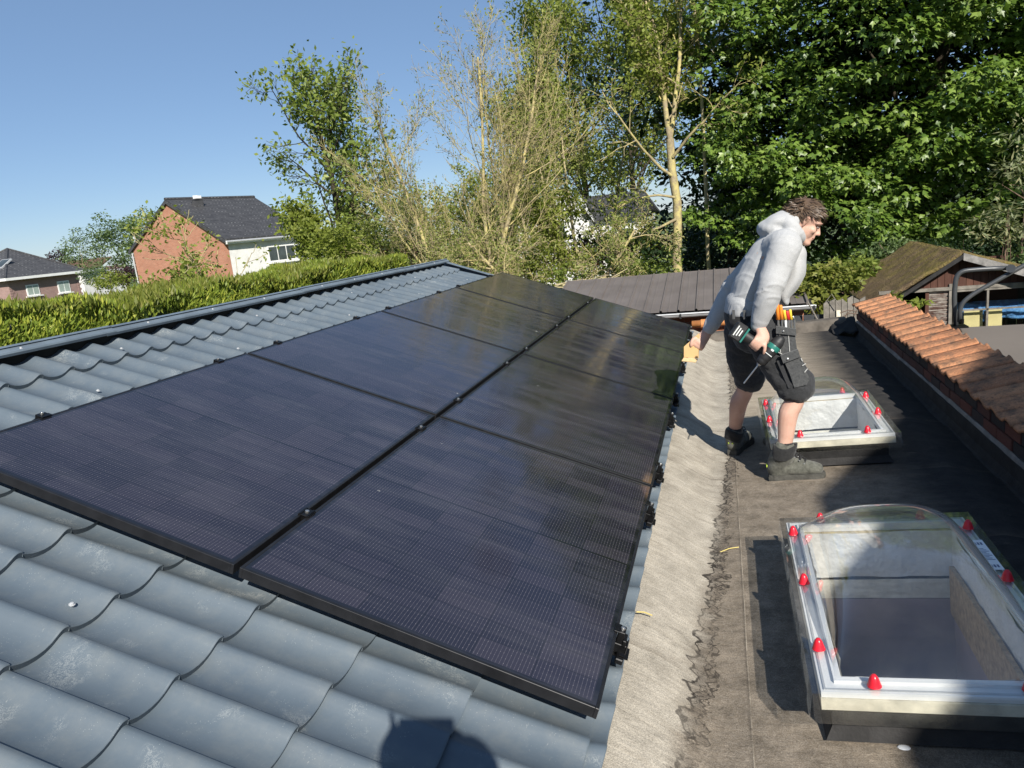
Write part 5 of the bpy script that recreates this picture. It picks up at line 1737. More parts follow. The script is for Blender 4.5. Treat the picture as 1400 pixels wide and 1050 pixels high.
def white_house():
    y0 = 40.0
    T = Thing('white_house', 'white rendered house with dark roof half hidden by trees beyond the brown shed', 'house', (-4, 43, GROUND))
    p0, p1 = at(796, 330, y0), at(884, 306, y0)
    x0, x1 = p0[0] - 3.0, p1[0]
    zt = .75
    T.part('wall', MB().box(((x0 + x1) / 2, y0 + 3, (GROUND + zt) / 2), (x1 - x0, 6, zt - GROUND)), MAT['wall_white'])
    a0, a1 = at(838, 292, y0 - .3), at(876, 289, y0 - .3)
    top = at(815, 262, y0 + 3)
    xl, xr = at(828, 290, y0)[0], x1 + .3
    zr = at(840, 268, y0 + 3)[2]
    T.part('roof', MB().prism([(xl - .6, y0 - .4, zt - .05), (xr, y0 - .4, zt - .05), (xr - .6, y0 + 3, zr), (xl - 1.8, y0 + 3, zr)], (0, 0, .14)), MAT['slate'])
    T.part('roof', MB().prism([(xl - .6, y0 + 6.4, zt - .05), (xr, y0 + 6.4, zt - .05), (xr - .6, y0 + 3, zr), (xl - 1.8, y0 + 3, zr)], (0, 0, .14)), MAT['slate'])
    T.part('bargeboard', MB().tube([(xl - .65, y0 - .45, zt), (xl - 1.85, y0 + 3, zr + .05)], .10, 4), MAT['white_paint'])
    gx = (x0 + xl - .6) / 2
    T.part('gable_wing', MB().prism([(x0 - .5, y0 - 1.0, GROUND), (xl - 1.2, y0 - 1.0, GROUND), (xl - 1.2, y0 - 1.0, .5), (gx, y0 - 1.0, zr + .3), (x0 - .5, y0 - 1.0, .5)], (0, 4, 0)), MAT['wall_white'])
    for xx, zz in ((gx, .35), (x1 - 1.1, -.3)):
        f = T.part('window', MB().box((xx, y0 - (1.02 if xx == gx else .02), zz), (.9, .08, 1.0)), MAT['white_paint'])
        T.part('pane', MB().box((xx, y0 - (1.07 if xx == gx else .07), zz), (.7, .02, .8)), MAT['win_dark'], f)
white_house()

# distant low roofs glimpsed at the left
for px, py, w_, lab, m in ((126, 366, 7, 'far-off house with a red-brown roof between the trees', 'brick_orange'), (118, 372, 4, 'far-off flat-roofed white outbuilding between the trees', 'wall_white')):
    y = 85 if w_ == 7 else 55
    c = at(px, py, y)
    T = Thing('far_house' if w_ == 7 else 'outbuilding', lab, 'building', (c[0], c[1], GROUND))
    T.part('wall', MB().box((c[0], c[1], (GROUND + c[2]) / 2), (w_, 5, c[2] - GROUND)), MAT['wall_pink' if w_ == 7 else 'wall_white'])
    h = 1.3 if w_ == 7 else .25
    T.part('roof', MB().prism([(c[0] - w_ / 2 - .3, c[1] - 2.8, c[2]), (c[0] + w_ / 2 + .3, c[1] - 2.8, c[2]), (c[0] + w_ / 2 + .3, c[1], c[2] + h), (c[0] - w_ / 2 - .3, c[1], c[2] + h)], (0, .2, -.15)), MAT['soil' if w_ == 7 else 'zinc'])


# ------------------------------------------------------------------ brown ribbed-sheet shed
def brown_shed():
    ye, yt = 9.5, 11.7
    ze, zt = -.60, -.205
    x0, x1 = -1.35, 2.72
    T = Thing('brown_shed', 'low shed with a brown ribbed metal roof beyond the felt roof', 'shed', (.7, 10.6, GROUND))
    T.part('wall', MB().box(((x0 + x1) / 2, (ye + yt) / 2 + .15, (GROUND + ze - .1) / 2), (x1 - x0 - .3, yt - ye - .3, ze - .1 - GROUND)), MAT['wall_orange'])
    roof = link('roof', None, None, T.o); roof.empty_display_size = .1
    sl = math.atan2(zt - ze, yt - ye); Ls = math.hypot(zt - ze, yt - ye)
    R = np.array([[1, 0, 0], [0, math.cos(sl), -math.sin(sl)], [0, math.sin(sl), math.cos(sl)]])
    pw = .262
    pf = [(0, 0), (.012, .0), (.022, .026), (.044, .026), (.054, 0), (.125, 0), (.130, .003), (.150, .003), (.155, 0), (pw, 0)]
    V = []; k = len(pf)
    for yy in (0, Ls):
        for x, z in pf: V.append((x, yy, z))
    F = [(i, i + 1, k + i + 1, k + i) for i in range(k - 1)]
    me = MB().add(V, F).mesh('roof_panel'); me.materials.append(MAT['trap'])
    n = int((x1 - x0) / pw)
    for i in range(n):
        T.inst('roof_panel', me, R, (x0 + i * pw, ye, ze), roof)
    T.part('verge_trim', MB().prism([(x0 + n * pw, ye, ze - .1), (x0 + n * pw, yt, zt - .1), (x0 + n * pw, yt, zt + .035), (x0 + n * pw, ye, ze + .035)], (.03, 0, 0)), MAT['trap'], roof)
    T.part('roof_deck', MB().prism([(x0 + .02, ye + .05, ze - .015), (x1 - .06, ye + .05, ze - .015), (x1 - .06, yt, zt - .015), (x0 + .02, yt, zt - .015)], (0, 0, -.05)), MAT['dark_void'], roof)
    T.part('ridge_trim', MB().prism([(x0, yt - .01, zt - .08), (x1 - .06, yt - .01, zt - .08), (x1 - .06, yt - .01, zt + .008), (x0, yt - .01, zt + .008)], (0, .03, 0)), MAT['trap'], roof)
    # half-round gutter with brackets
    g = MB(); N = 8
    V = []
    for xx in (x0, x1 - .02):
        for i in range(N + 1):
            a = pi + pi * i / N
            V.append((xx, ye - .045 + .06 * math.cos(a), ze - .03 + .06 * math.sin(a)))
    F = [(i, i + 1, N + 2 + i, N + 1 + i) for i in range(N)]
    g.add(V, F)
    go = T.part('gutter', g, MAT['zinc']); go.modifiers.new('thickness', 'SOLIDIFY').thickness = .004
    T.part('gutter_bead', MB().tube([(x0, ye - .108, ze - .028), (x1 - .02, ye - .108, ze - .028)], .010, 6), MAT['zinc'], go)
    for xx in np.arange(x0 + .3, x1, .62):
        T.part('bracket', MB().box((xx, ye - .05, ze - .095), (.025, .13, .012)).box((xx, ye - .116, ze - .06), (.025, .008, .075)), MAT['black_plastic'], go)
    # orange pipe along the wall, with collars
    zp = at(958, 443, 9.15)[2]
    pp = Thing('orange_pipe', 'orange pipe lying along the wall below the brown shed gutter', 'pipe', (1.2, 9.15, zp))
    xa, xb = at(948, 444, 9.15)[0] - .02, at(1000, 437, 9.15)[0] + .5
    pp.part('pipe_run', MB().tube([(xa, 9.15, zp), (xb, 9.15, zp + .02)], .055, 12), MAT['orange_pipe'], smooth=True)
    for f in (.12, .5, .85):
        x = xa + (xb - xa) * f
        pp.part('collar', MB().tube([(x, 9.15, zp + .02 * f), (x + .07, 9.15, zp + .02 * f)], .066, 12), MAT['orange_pipe'])
    # pier of brick under the pipe
    pr = Thing('brick_pier', 'short orange brick garden wall below the orange pipe', 'wall', (1.3, 9.3, GROUND))
    pr.part('core', MB().box((1.3, 9.32, (GROUND + zp - .06) / 2), (2.2, .18, zp - .07 - GROUND)), MAT['mortar'])
    me_o = MB().box((0, 0, 0), (.21, .1, .064), bev=.003).mesh('brick'); me_o.materials.append(MAT['brick_orange'])
    for r in range(5):
        for i in range(10):
            pr.inst('brick', me_o, np.eye(3), (.30 + i * .222 + (.11 if r % 2 else 0), 9.265, zp - .10 - r * .076))
brown_shed()


# ------------------------------------------------------------------ mossy shed
def mossy_shed():
    yf, yb = 11.0, 14.0
    A = np.array([4.91, yf, -.22]); sl = .62
    xl, xr = 3.78, 6.9
    zl = A[2] - sl * (A[0] - xl); slr = .36
    zr_ = A[2] - slr * (xr - A[0])
    T = Thing('mossy_shed', 'brown timber shed with a moss-covered felt roof', 'shed', (5, 12.5, GROUND))
    # roof, uneven mossy slab
    for nm, x1_, z1_ in (('roof', xl - .12, zl - .075), ('roof', xr, zr_)):
        V = []; nx, ny = 40, 60
        for i in range(nx + 1):
            for j in range(ny + 1):
                s = i / nx; t = j / ny
                x = A[0] + (x1_ - A[0]) * s + .03 * fbm((t * 4, s * 3, 1), 1, 2)
                y = yf - .22 + (yb - yf + .22) * t
                z = A[2] + .05 + (z1_ - A[2]) * s + .022 * fbm((x * 3, y * 3, 0), 1, 3) + .012 * fbm((x * 16, y * 16, 4), 1, 3)
                V.append((x, y, z))
        F = [(i * (ny + 1) + j, (i + 1) * (ny + 1) + j, (i + 1) * (ny + 1) + j + 1, i * (ny + 1) + j + 1) for i in range(nx) for j in range(ny)]
        r = T.part(nm, MB().add(V, F), MAT['moss'], smooth=True)
        m = r.modifiers.new('thickness', 'SOLIDIFY'); m.thickness = .05; m.offset = -1 if nm == 'x' else 0
    # bargeboards
    T.part('bargeboard', MB().prism([(A[0], yf - .24, A[2] + .03), (xl - .12, yf - .24, zl - .09), (xl - .12, yf - .24, zl - .15), (A[0], yf - .24, A[2] - .04)], (0, .03, 0)), MAT['felt_black'])
    T.part('bargeboard', MB().prism([(A[0], yf - .25, A[2] + .05), (xr, yf - .25, zr_ + .02), (xr, yf - .25, zr_ - .10), (A[0], yf - .25, A[2] - .06)], (0, .035, 0)), MAT['bargeboard'])
    # vertical gable boards
    zb = -.70
    x = 3.95; i = 0
    while x < 6.75:
        w = .098
        zt = min(A[2] - .06 - sl * max(0, A[0] - x - w), A[2] - .06 - slr * max(0, x - A[0]))
        zt0 = A[2] - .06 - (sl * (A[0] - x) if x < A[0] else slr * (x - A[0]))
        zt1 = A[2] - .06 - (sl * (A[0] - x - w) if x + w < A[0] else slr * (x + w - A[0]))
        if min(zt0, zt1) > zb + .02:
            T.part('board', MB().prism([(x, yf, zb), (x + w - .006, yf, zb), (x + w - .006, yf, zt1), (x, yf, zt0)], (0, .02 + .004 * (i % 2), 0)), MAT['board'])
        x += w; i += 1
    T.part('backing', MB().prism([(3.9, yf + .03, -.72), (6.8, yf + .03, -.72), (6.8, yf + .03, A[2] - .06 - slr * 1.9), (A[0], yf + .03, A[2] - .08), (3.9, yf + .03, A[2] - .1 - sl * 1.0)], (0, .02, 0)), MAT['dark_void'])
    T.part('lintel', MB().box((5.3, yf - .015, zb - .02), (3.0, .05, .05)), MAT['grey_wood'])
    # door opening (dark inside), flaking slats, window
    T.part('post', MB().box((3.95, yf + .05, -2.0), (.1, .1, 2.6)), MAT['board'])
    T.part('post', MB().box((4.49, yf + .03, -2.0), (.05, .08, 2.6)), MAT['board'])
    xs0, xs1 = 4.49, 4.78
    for k in range(16):
        z = -.76 - k * .062
        T.part('slat', MB().box(((xs0 + xs1) / 2, yf + .01, z), (xs1 - xs0, .016, .056), R=np.array(Euler((.45, 0, 0)).to_matrix())), MAT['flake'])
    T.part('slat_backing', MB().box(((xs0 + xs1) / 2, yf + .06, -1.9), (xs1 - xs0, .03, 2.4)), MAT['dark_void'])
    fr = T.part('window_frame', MB().box((4.81, yf, -1.5), (.045, .06, 1.7)).box((4.865, yf, -1.5), (.03, .05, 1.7)).box((5.8, yf, -.755), (1.85, .06, .05)).box((5.318, yf, -1.5), (.028, .05, 1.5)).box((5.8, yf - .01, -1.075), (1.85, .03, .022)), MAT['grey_wood'])
    for xa, xb in ((4.88, 5.304), (5.332, 6.7)):
        T.part('pane', MB().box(((xa + xb) / 2, yf + .02, -1.5), (xb - xa, .004, 1.45)), MAT['glass'], fr)
    for c_, s_ in (((3.95, (yf + yb) / 2 + .2, (GROUND + zl) / 2), (.04, yb - yf - .5, zl - GROUND - .1)), ((6.75, (yf + yb) / 2, (GROUND + zr_) / 2), (.04, yb - yf, zr_ - GROUND - .1)), ((5.3, yb - .05, -1.9), (2.8, .04, 2.7))):
        T.part('side_wall', MB().box(c_, s_), MAT['board'])
    T.part('floor', MB().box((5.3, 12.4, GROUND + .05), (2.8, 2.8, .1)), MAT['dark_void'])
    # stored things right behind the glass
    rngs = np.random.default_rng(5)
    V = []; n = 26; m_ = 16
    for i in range(n):
        for j in range(m_):
            a = i / (n - 1); t = j / (m_ - 1)
            x = 4.93 + 1.45 * a
            top = -.885 - .20 * max(0, a - .45) ** 1.6 * 3 + .03 * fbm((a * 6, 0, 0), 1, 3)
            bot = -1.27 + .05 * fbm((a * 5, 4, 0), 1, 2)
            z = bot + (top - bot) * t
            y = yf + .13 + .14 * t ** 2 + .05 * fbm((a * 7, t * 5, 2), 1, 3)
            V.append((x, y, z))
    F = [(i * m_ + j, (i + 1) * m_ + j, (i + 1) * m_ + j + 1, i * m_ + j + 1) for i in range(n - 1) for j in range(m_ - 1)]
    tp = link('blue_tarpaulin', mesh_np('blue_tarpaulin', np.array(V) - [5.6, 11.2, -1.2], F, True), MAT['tarp']); tp.location = (5.6, 11.2, -1.2)
    tp.modifiers.new('thickness', 'SOLIDIFY').thickness = .01
    tag(tp, 'crumpled bright blue tarpaulin behind the mossy shed window', 'tarpaulin')
    for xa, xb, lab in ((5.03, 5.29, 'pale yellow board in the shed window left of the mullion'), (5.345, 5.55, 'pale yellow board in the shed window right of the mullion')):
        solo('yellow_board', MB().prism([(xa, yf + .07, -1.6), (xb, yf + .07, -1.6), (xb, yf + .085, -1.085), (xa, yf + .085, -1.09)], (0, .02, 0)), MAT['yellow_board'], lab, 'board', ((xa + xb) / 2, yf + .08, -1.5), 'yellow boards')
mossy_shed()

# grey fence boards and post between the sheds
T = Thing('board_fence', 'weathered grey board fence between the two sheds', 'fence', (3.0, 8.9, GROUND))
rng = np.random.default_rng(9)
for i in range(7):
    x = at(1126, 440, 8.9)[0] + i * .075
    T.part('board', MB().prism([(x, 8.9 + .01 * rng.normal(), -1.2), (x + .068, 8.9, -1.2), (x + .070, 8.9, at(1126, 412, 8.9)[2] + .02 * rng.normal()), (x + .002, 8.9, at(1126, 412, 8.9)[2] + .02 * rng.normal())], (0, .02, 0)), MAT['grey_wood'])
T.part('rail', MB().tube([at(1104, 412, 8.8), at(1118, 438, 8.8)], .012, 6).tube([at(1128, 414, 8.8), at(1137, 402, 8.8), at(1148, 418, 8.8)], .006, 6), MAT['grey_wood'])
T.part('post', MB().box(at(1146, 432, 8.9) + [0, 0, -.05], (.05, .05, .26)), MAT['white_dirty'])
T = Thing('grey_gate', 'dark grey panel gate in shade beside the man behind the felt roof', 'gate', (2.5, 9.0, GROUND))
for i in range(4):
    x = at(1090, 440, 9.0)[0] + i * .15
    T.part('panel', MB().box((x, 9.0, -1.15), (.14, .03, .9)), MAT['tube_grey'])
solo('dry_twig_tangle', MB().tube([at(1148, 428, 8.2), at(1160, 424, 8.2), at(1172, 426, 8.2)], .006, 5).tube([at(1150, 434, 8.2), at(1162, 428, 8.2), at(1176, 430, 8.2)], .006, 5).tube([at(1154, 438, 8.2), at(1158, 428, 8.2), at(1166, 424, 8.2)], .005, 5).tube([at(1166, 436, 8.2), at(1170, 427, 8.2), at(1174, 421, 8.2)], .005, 5), MAT['bark_red'], 'thin tangle of dry twigs at the far end of the coping wall', 'twigs', at(1160, 430, 8.2))

# ------------------------------------------------------------------ taupe canopy and bent tube frame beyond the coping
yq = 7.6
zt = at(1310, 448, yq)[2]
T = Thing('flat_canopy', 'plain taupe flat panel canopy just beyond the clay coping', 'canopy', (5.0, 6.2, GROUND))
pl = at(1306, 448, yq); 
T.part('top_panel', MB().prism([(pl[0], yq, pl[2]), (pl[0] + 3.2, yq, pl[2] - .01), (pl[0] + 3.2, 4.6, pl[2] - .42), (pl[0] - .35, 4.6, pl[2] - .42)], (0, 0, -.05)), MAT['taupe'])
T.part('edge_trim', MB().box((pl[0] + 1.4, 4.57, pl[2] - .45), (3.6, .05, .09)), MAT['bargeboard'])
for xx in (pl[0] + .1, pl[0] + 3.0):
    T.part('post', MB().box((xx, 4.8, (GROUND + pl[2] - .5) / 2), (.09, .09, pl[2] - .5 - GROUND)), MAT['bargeboard'])
    T.part('post', MB().box((xx, yq - .1, (GROUND + pl[2] - .06) / 2), (.09, .09, pl[2] - .06 - GROUND)), MAT['bargeboard'])
def bend(ps, n=6):
    """polyline through control points with rounded corners"""
    ps = [np.asarray(p, float) for p in ps]
    out = [ps[0]]
    for i in range(1, len(ps) - 1):
        a, b, c = ps[i - 1], ps[i], ps[i + 1]
        r = min(np.linalg.norm(a - b), np.linalg.norm(c - b)) * .48
        p0 = b + unit(a - b) * r; p1 = b + unit(c - b) * r
        for k in range(n + 1):
            t = k / n
            out.append((1 - t) ** 2 * p0 + 2 * t * (1 - t) * b + t * t * p1)
    out.append(ps[-1]); return np.array(out)
yt_ = yq - .12
T = Thing('tube_frame', 'bent dark grey steel tube frame standing on the taupe canopy', 'frame', at(1306, 448, yt_))
T.part('tube', MB().tube(bend([at(1307, 447, yt_), at(1304, 405, yt_), at(1308, 371, yt_), at(1340, 368, yt_), at(1386, 366, yt_)]), .026, 10), MAT['tube_grey'], smooth=True)
T.part('tube', MB().tube(bend([at(1312, 440, yt_ - .1), at(1313, 416, yt_ - .1), at(1330, 402, yt_ - .1), at(1405, 360, yt_ - .1), at(1440, 340, yt_ - .1)]), .024, 10), MAT['tube_grey'], smooth=True)
T.part('knuckle', MB().tube([at(1382, 367, yt_ + .03), at(1382, 367, yt_ - .16)], .045, 12), MAT['tube_grey'])
T.part('foot_bracket', MB().box(at(1310, 446, yt_ - .04), (.16, .18, .02)).tube([at(1316, 442, yt_ - .14), at(1316, 436, yt_ - .14)], .016, 8), MAT['black_metal'])

# ------------------------------------------------------------------ the house behind the viewer: gable whose shade falls on the felt roof, and an added shade block
T = Thing('main_house', 'tall gabled brick house with an added shade block at the near end of the felt roof', 'house', (8, -6, GROUND))
yg = -3.6
T.part('gable_wall', MB().prism([(5.14, yg, GROUND), (12.4, yg, GROUND), (12.4, yg, 4.0), (8.75, yg, 6.85), (5.14, yg, 4.0)], (0, -7, 0)), MAT['wall_orange'])
T.part('roof', MB().prism([(5.07, yg + .06, 3.90), (8.75, yg + .06, 6.85), (12.5, yg + .06, 3.90), (12.5, yg + .06, 4.05), (8.75, yg + .06, 7.0), (5.07, yg + .06, 4.05)], (0, -7.2, 0)), MAT['slate'])
T.part('shade_block', MB().prism([(4.05, yg, GROUND), (5.135, yg, GROUND), (5.135, yg, 3.40), (4.05, yg, 2.46)], (0, -5, 0)), MAT['wall_white'])  # unseen block, added and shaped to cast the second shadow
f = T.part('window', MB().box((8.7, yg + .02, 3.0), (1.4, .06, 1.3)), MAT['white_paint'])
T.part('pane', MB().box((8.38, yg + .06, 3.0), (.56, .02, 1.1)), MAT['win_dark'], f)
T.part('pane', MB().box((9.02, yg + .06, 3.0), (.56, .02, 1.1)), MAT['win_dark'], f)

# ------------------------------------------------------------------ figure tools
def catmull(P, n):
    P = np.asarray(P, float)
    if len(P) < 3:
        w = np.linspace(0, 1, n)[:, None]
        return P[0] * (1 - w) + P[-1] * w
    Q = np.vstack([2 * P[0] - P[1], P, 2 * P[-1] - P[-2]])
    out = []
    m = len(P) - 1
    for t in np.linspace(0, m, n):
        i = min(int(t), m - 1); f = t - i
        p0, p1, p2, p3 = Q[i], Q[i + 1], Q[i + 2], Q[i + 3]
        out.append(.5 * ((2 * p1) + (-p0 + p2) * f + (2 * p0 - 5 * p1 + 4 * p2 - p3) * f * f + (-p0 + 3 * p1 - 3 * p2 + p3) * f ** 3))
    return np.array(out)


def limb(mb, pts, rad, ref=None, n=14, samples=None):
    """closed tapered limb through joints; rad: radius or (ra,rb) with ra along ref"""
    pts = np.asarray(pts, float)
    R = np.array([(r, r) if np.isscalar(r) else r for r in rad], float)
    s = samples or max(6, 6 * (len(pts) - 1))
    X = catmull(np.hstack([pts, R]), s)
    P = X[:, :3]; R = np.maximum(X[:, 3:], .002)
    T = np.gradient(P, axis=0); T /= np.linalg.norm(T, axis=1)[:, None] + 1e-12
    ref = np.array([0, 0, 1.0]) if ref is None else np.asarray(ref, float)
    # hemispherical ends
    prof = []
    for a in (10, 35, 60, 80):
        c_, s_ = math.sin(math.radians(a)), math.cos(math.radians(a))
        prof.append((c_, s_))
    rings = []
    r0 = min(R[0]); r1 = min(R[-1])
    for c_, s_ in prof: rings.append((P[0] - T[0] * r0 * s_, R[0] * c_, T[0]))
    for i in range(len(P)): rings.append((P[i], R[i], T[i]))
    for c_, s_ in prof[::-1]: rings.append((P[-1] + T[-1] * r1 * s_, R[-1] * c_, T[-1]))
    ang = np.arange(n) * 2 * pi / n
    V = []
    for p, r, t in rings:
        a = ref - t * (ref @ t)
        if np.linalg.norm(a) < .05: a = np.array([1.0, .01, 0]) - t * t[0]
        a = unit(a); b = np.cross(t, a)
        V.append(p + np.cos(ang)[:, None] * a * r[0] + np.sin(ang)[:, None] * b * r[1])
    k = len(rings)
    F = []
    for i in range(k - 1):
        for j in range(n):
            q = (j + 1) % n
            F.append((i * n + j, i * n + q, (i + 1) * n + q, (i + 1) * n + j))
    F.append(tuple(range(n - 1, -1, -1))); F.append(tuple(range((k - 1) * n, k * n)))
    mb.add(np.vstack(V), F)


def ell(mb, c, r, R=None, n=16, m=10):
    V = []; F = []
    for i in range(m + 1):
        ph = pi * i / m
        for j in range(n):
            th = 2 * pi * j / n
            V.append((r[0] * math.sin(ph + 1e-4) * math.cos(th), r[1] * math.sin(ph + 1e-4) * math.sin(th), r[2] * math.cos(ph)))
    for i in range(m):
        for j in range(n):
            F.append((i * n + j, (i + 1) * n + j, (i + 1) * n + (j + 1) % n, i * n + (j + 1) % n))
    F.append(tuple(range(n))); F.append(tuple(range((m + 1) * n - 1, m * n - 1, -1)))
    V = np.array(V)
    if R is not None: V = V @ np.asarray(R).T
    mb.add(V + np.asarray(c, float), F)


def remesh(name, mb, voxel, smooth=4, shift=(0, 0, 0), disp=None):
    me = mb.mesh('tmp')
    o = bpy.data.objects.new('tmp', me); COL.objects.link(o)
    m = o.modifiers.new('r', 'REMESH'); m.mode = 'VOXEL'; m.voxel_size = voxel
    if smooth:
        s = o.modifiers.new('s', 'SMOOTH'); s.factor = .5; s.iterations = smooth
    dg = bpy.context.evaluated_depsgraph_get()
    out = bpy.data.meshes.new_from_object(o.evaluated_get(dg))
    out.name = name
    bpy.data.objects.remove(o); bpy.data.meshes.remove(me)
    n = len(out.vertices)
    co = np.empty(n * 3, np.float32); out.vertices.foreach_get('co', co); co = co.reshape(-1, 3)
    if disp is not None:
        no = np.empty(n * 3, np.float32); out.vertices.foreach_get('normal', no); no = no.reshape(-1, 3)
        d = np.array([disp(p, q) for p, q in zip(co, no)])
        co = co + no * d[:, None]
    co = co - np.asarray(shift, np.float32)
    out.vertices.foreach_set('co', co.astype(np.float32).ravel())
    out.polygons.foreach_set('use_smooth', np.ones(len(out.polygons), dtype=bool))
    out.update()
    return out


def atf(px, py, h=0.0):
    """point of the felt roof seen at a pixel"""
    d = ray(px, py); P = FO + FN * h
    return CAM_C + d * (FN @ (P - CAM_C)) / (FN @ d)


def boot(T, heel, toe, up, ankle, calf_dir, wide=.105, lime=True):
    """work boot: sole, upper, collar, laces"""
    f = unit(toe - heel); f = unit(f - FN * (f @ FN)); s = np.cross(FN, f)
    L = .305
    heel = np.asarray(heel, float)
    Q = lambda a, b, h: heel + f * a + s * b + FN * h
    out = [(0, -.030), (.0, .030), (.03, .041), (.10, .036), (.19, .046), (.25, .049), (.29, .036), (.308, .0), (.29, -.042), (.25, -.050), (.19, -.045), (.10, -.037), (.03, -.041)]
    mb = MB()
    def slab(h0, h1, sc, only=None):
        pts = [(a, b) for a, b in out if only is None or only(a)]
        mb.prism([Q(.15 + (a - .15) * sc, b * sc, h0) for a, b in pts], FN * (h1 - h0))
    slab(.006, .028, 1.0); slab(.028, .036, .985)
    slab(0, .0062, .99, lambda a: a < .11); slab(0, .0062, .99, lambda a: a > .14)
    b = T.part_np('boot', *_boot_upper(Q, ankle, calf_dir), MAT['boot'], smooth=True) if False else None
    up_mb = MB()
    limb(up_mb, [Q(.040, 0, .062), Q(.10, 0, .072), Q(.17, 0, .068), Q(.235, 0, .060), Q(.268, 0, .054)], [(.048, .044), (.056, .048), (.048, .050), (.038, .051), (.030, .042)], FN, 16)
    limb(up_mb, [Q(.040, 0, .07), ankle * .5 + Q(.05, 0, .08) * .5, ankle, ankle + calf_dir * .03], [(.050, .046), (.058, .052), (.060, .055), (.060, .055)], f, 16)
    limb(up_mb, [Q(.055, 0, .06), Q(.06, 0, .10), ankle + calf_dir * .035], [(.058, .046), (.062, .050), (.060, .053)], f, 16)
    limb(up_mb, [Q(.15, 0, .075), Q(.115, 0, .115), Q(.10, 0, .135)], [(.036, .036), (.032, .036), (.026, .034)], f, 12)
    me = remesh('boot', up_mb, .006, 5, T.loc, lambda p, n: .0018 * fbm(p * 30, 1, 3) + .0025 * math.sin(90 * ((p - heel) @ FN) + 20 * ((p - heel) @ f)) * (1 if .10 < (p - heel) @ f < .2 else .2))
    bt = link('boot', me, MAT['boot'], T.o)
    T.part('sole', mb, MAT['sole'], bt)
    c = MB(); limb(c, [ankle + calf_dir * .012, ankle + calf_dir * .052], [(.058, .052), (.060, .054)], f, 18)
    T.part_np('collar', *_collar(ankle, calf_dir, f, .064, .058), MAT['boot_collar'], bt, True)
    lc = MB()
    for k in range(5):
        a = .200 - k * .022; h = .112 + k * .019
        lc.tube([Q(a, -.028, h - .012), Q(a + .012, 0, h + .003), Q(a, .028, h - .012)], .0028, 5)
        lc.tube([Q(a, -.028, h - .012), Q(a + .004, 0, h + .010), Q(a - .012, .028, h + .006)], .0025, 5)
    lc.tube([Q(.09, -.02, .175), Q(.12, -.05, .16), Q(.135, -.055, .125)], .0025, 5)
    T.part('lace', lc, MAT['boot_collar'], bt)
    ey = MB()
    for k in range(4):
        a = .195 - k * .024; h = .104 + k * .021
        for sd in (-1, 1): ell(ey, Q(a, sd * .033, h - .008), (.005, .005, .005), n=8, m=6)
    T.part('eyelet', ey, MAT['steel'], bt)
    if lime:
        l = MB(); limb(l, [Q(-.004, -.014, .088), Q(-.004, .014, .088)], [(.009, .004), (.009, .004)], FN, 8)
        T.part('heel_tab', l, MAT['lime'], bt)
    return bt


def _collar(ank, d, f, ra, rb):
    s = np.cross(d, f); V = []; n = 24
    pf = [(-.02, .96), (.0, 1.0), (.03, 1.04), (.05, 1.0), (.054, .92), (.045, .84), (.0, .80)]
    for i in range(n):
        a = 2 * pi * i / n
        for h, k in pf:
            V.append(ank + d * (h + .010 * math.cos(a * 2)) + (f * math.cos(a) * ra + s * math.sin(a) * rb) * k)
    k = len(pf)
    F = np.array([(i * k + j, ((i + 1) % n) * k + j, ((i + 1) % n) * k + j + 1, i * k + j + 1) for i in range(n) for j in range(k - 1)])
    return np.array(V), F


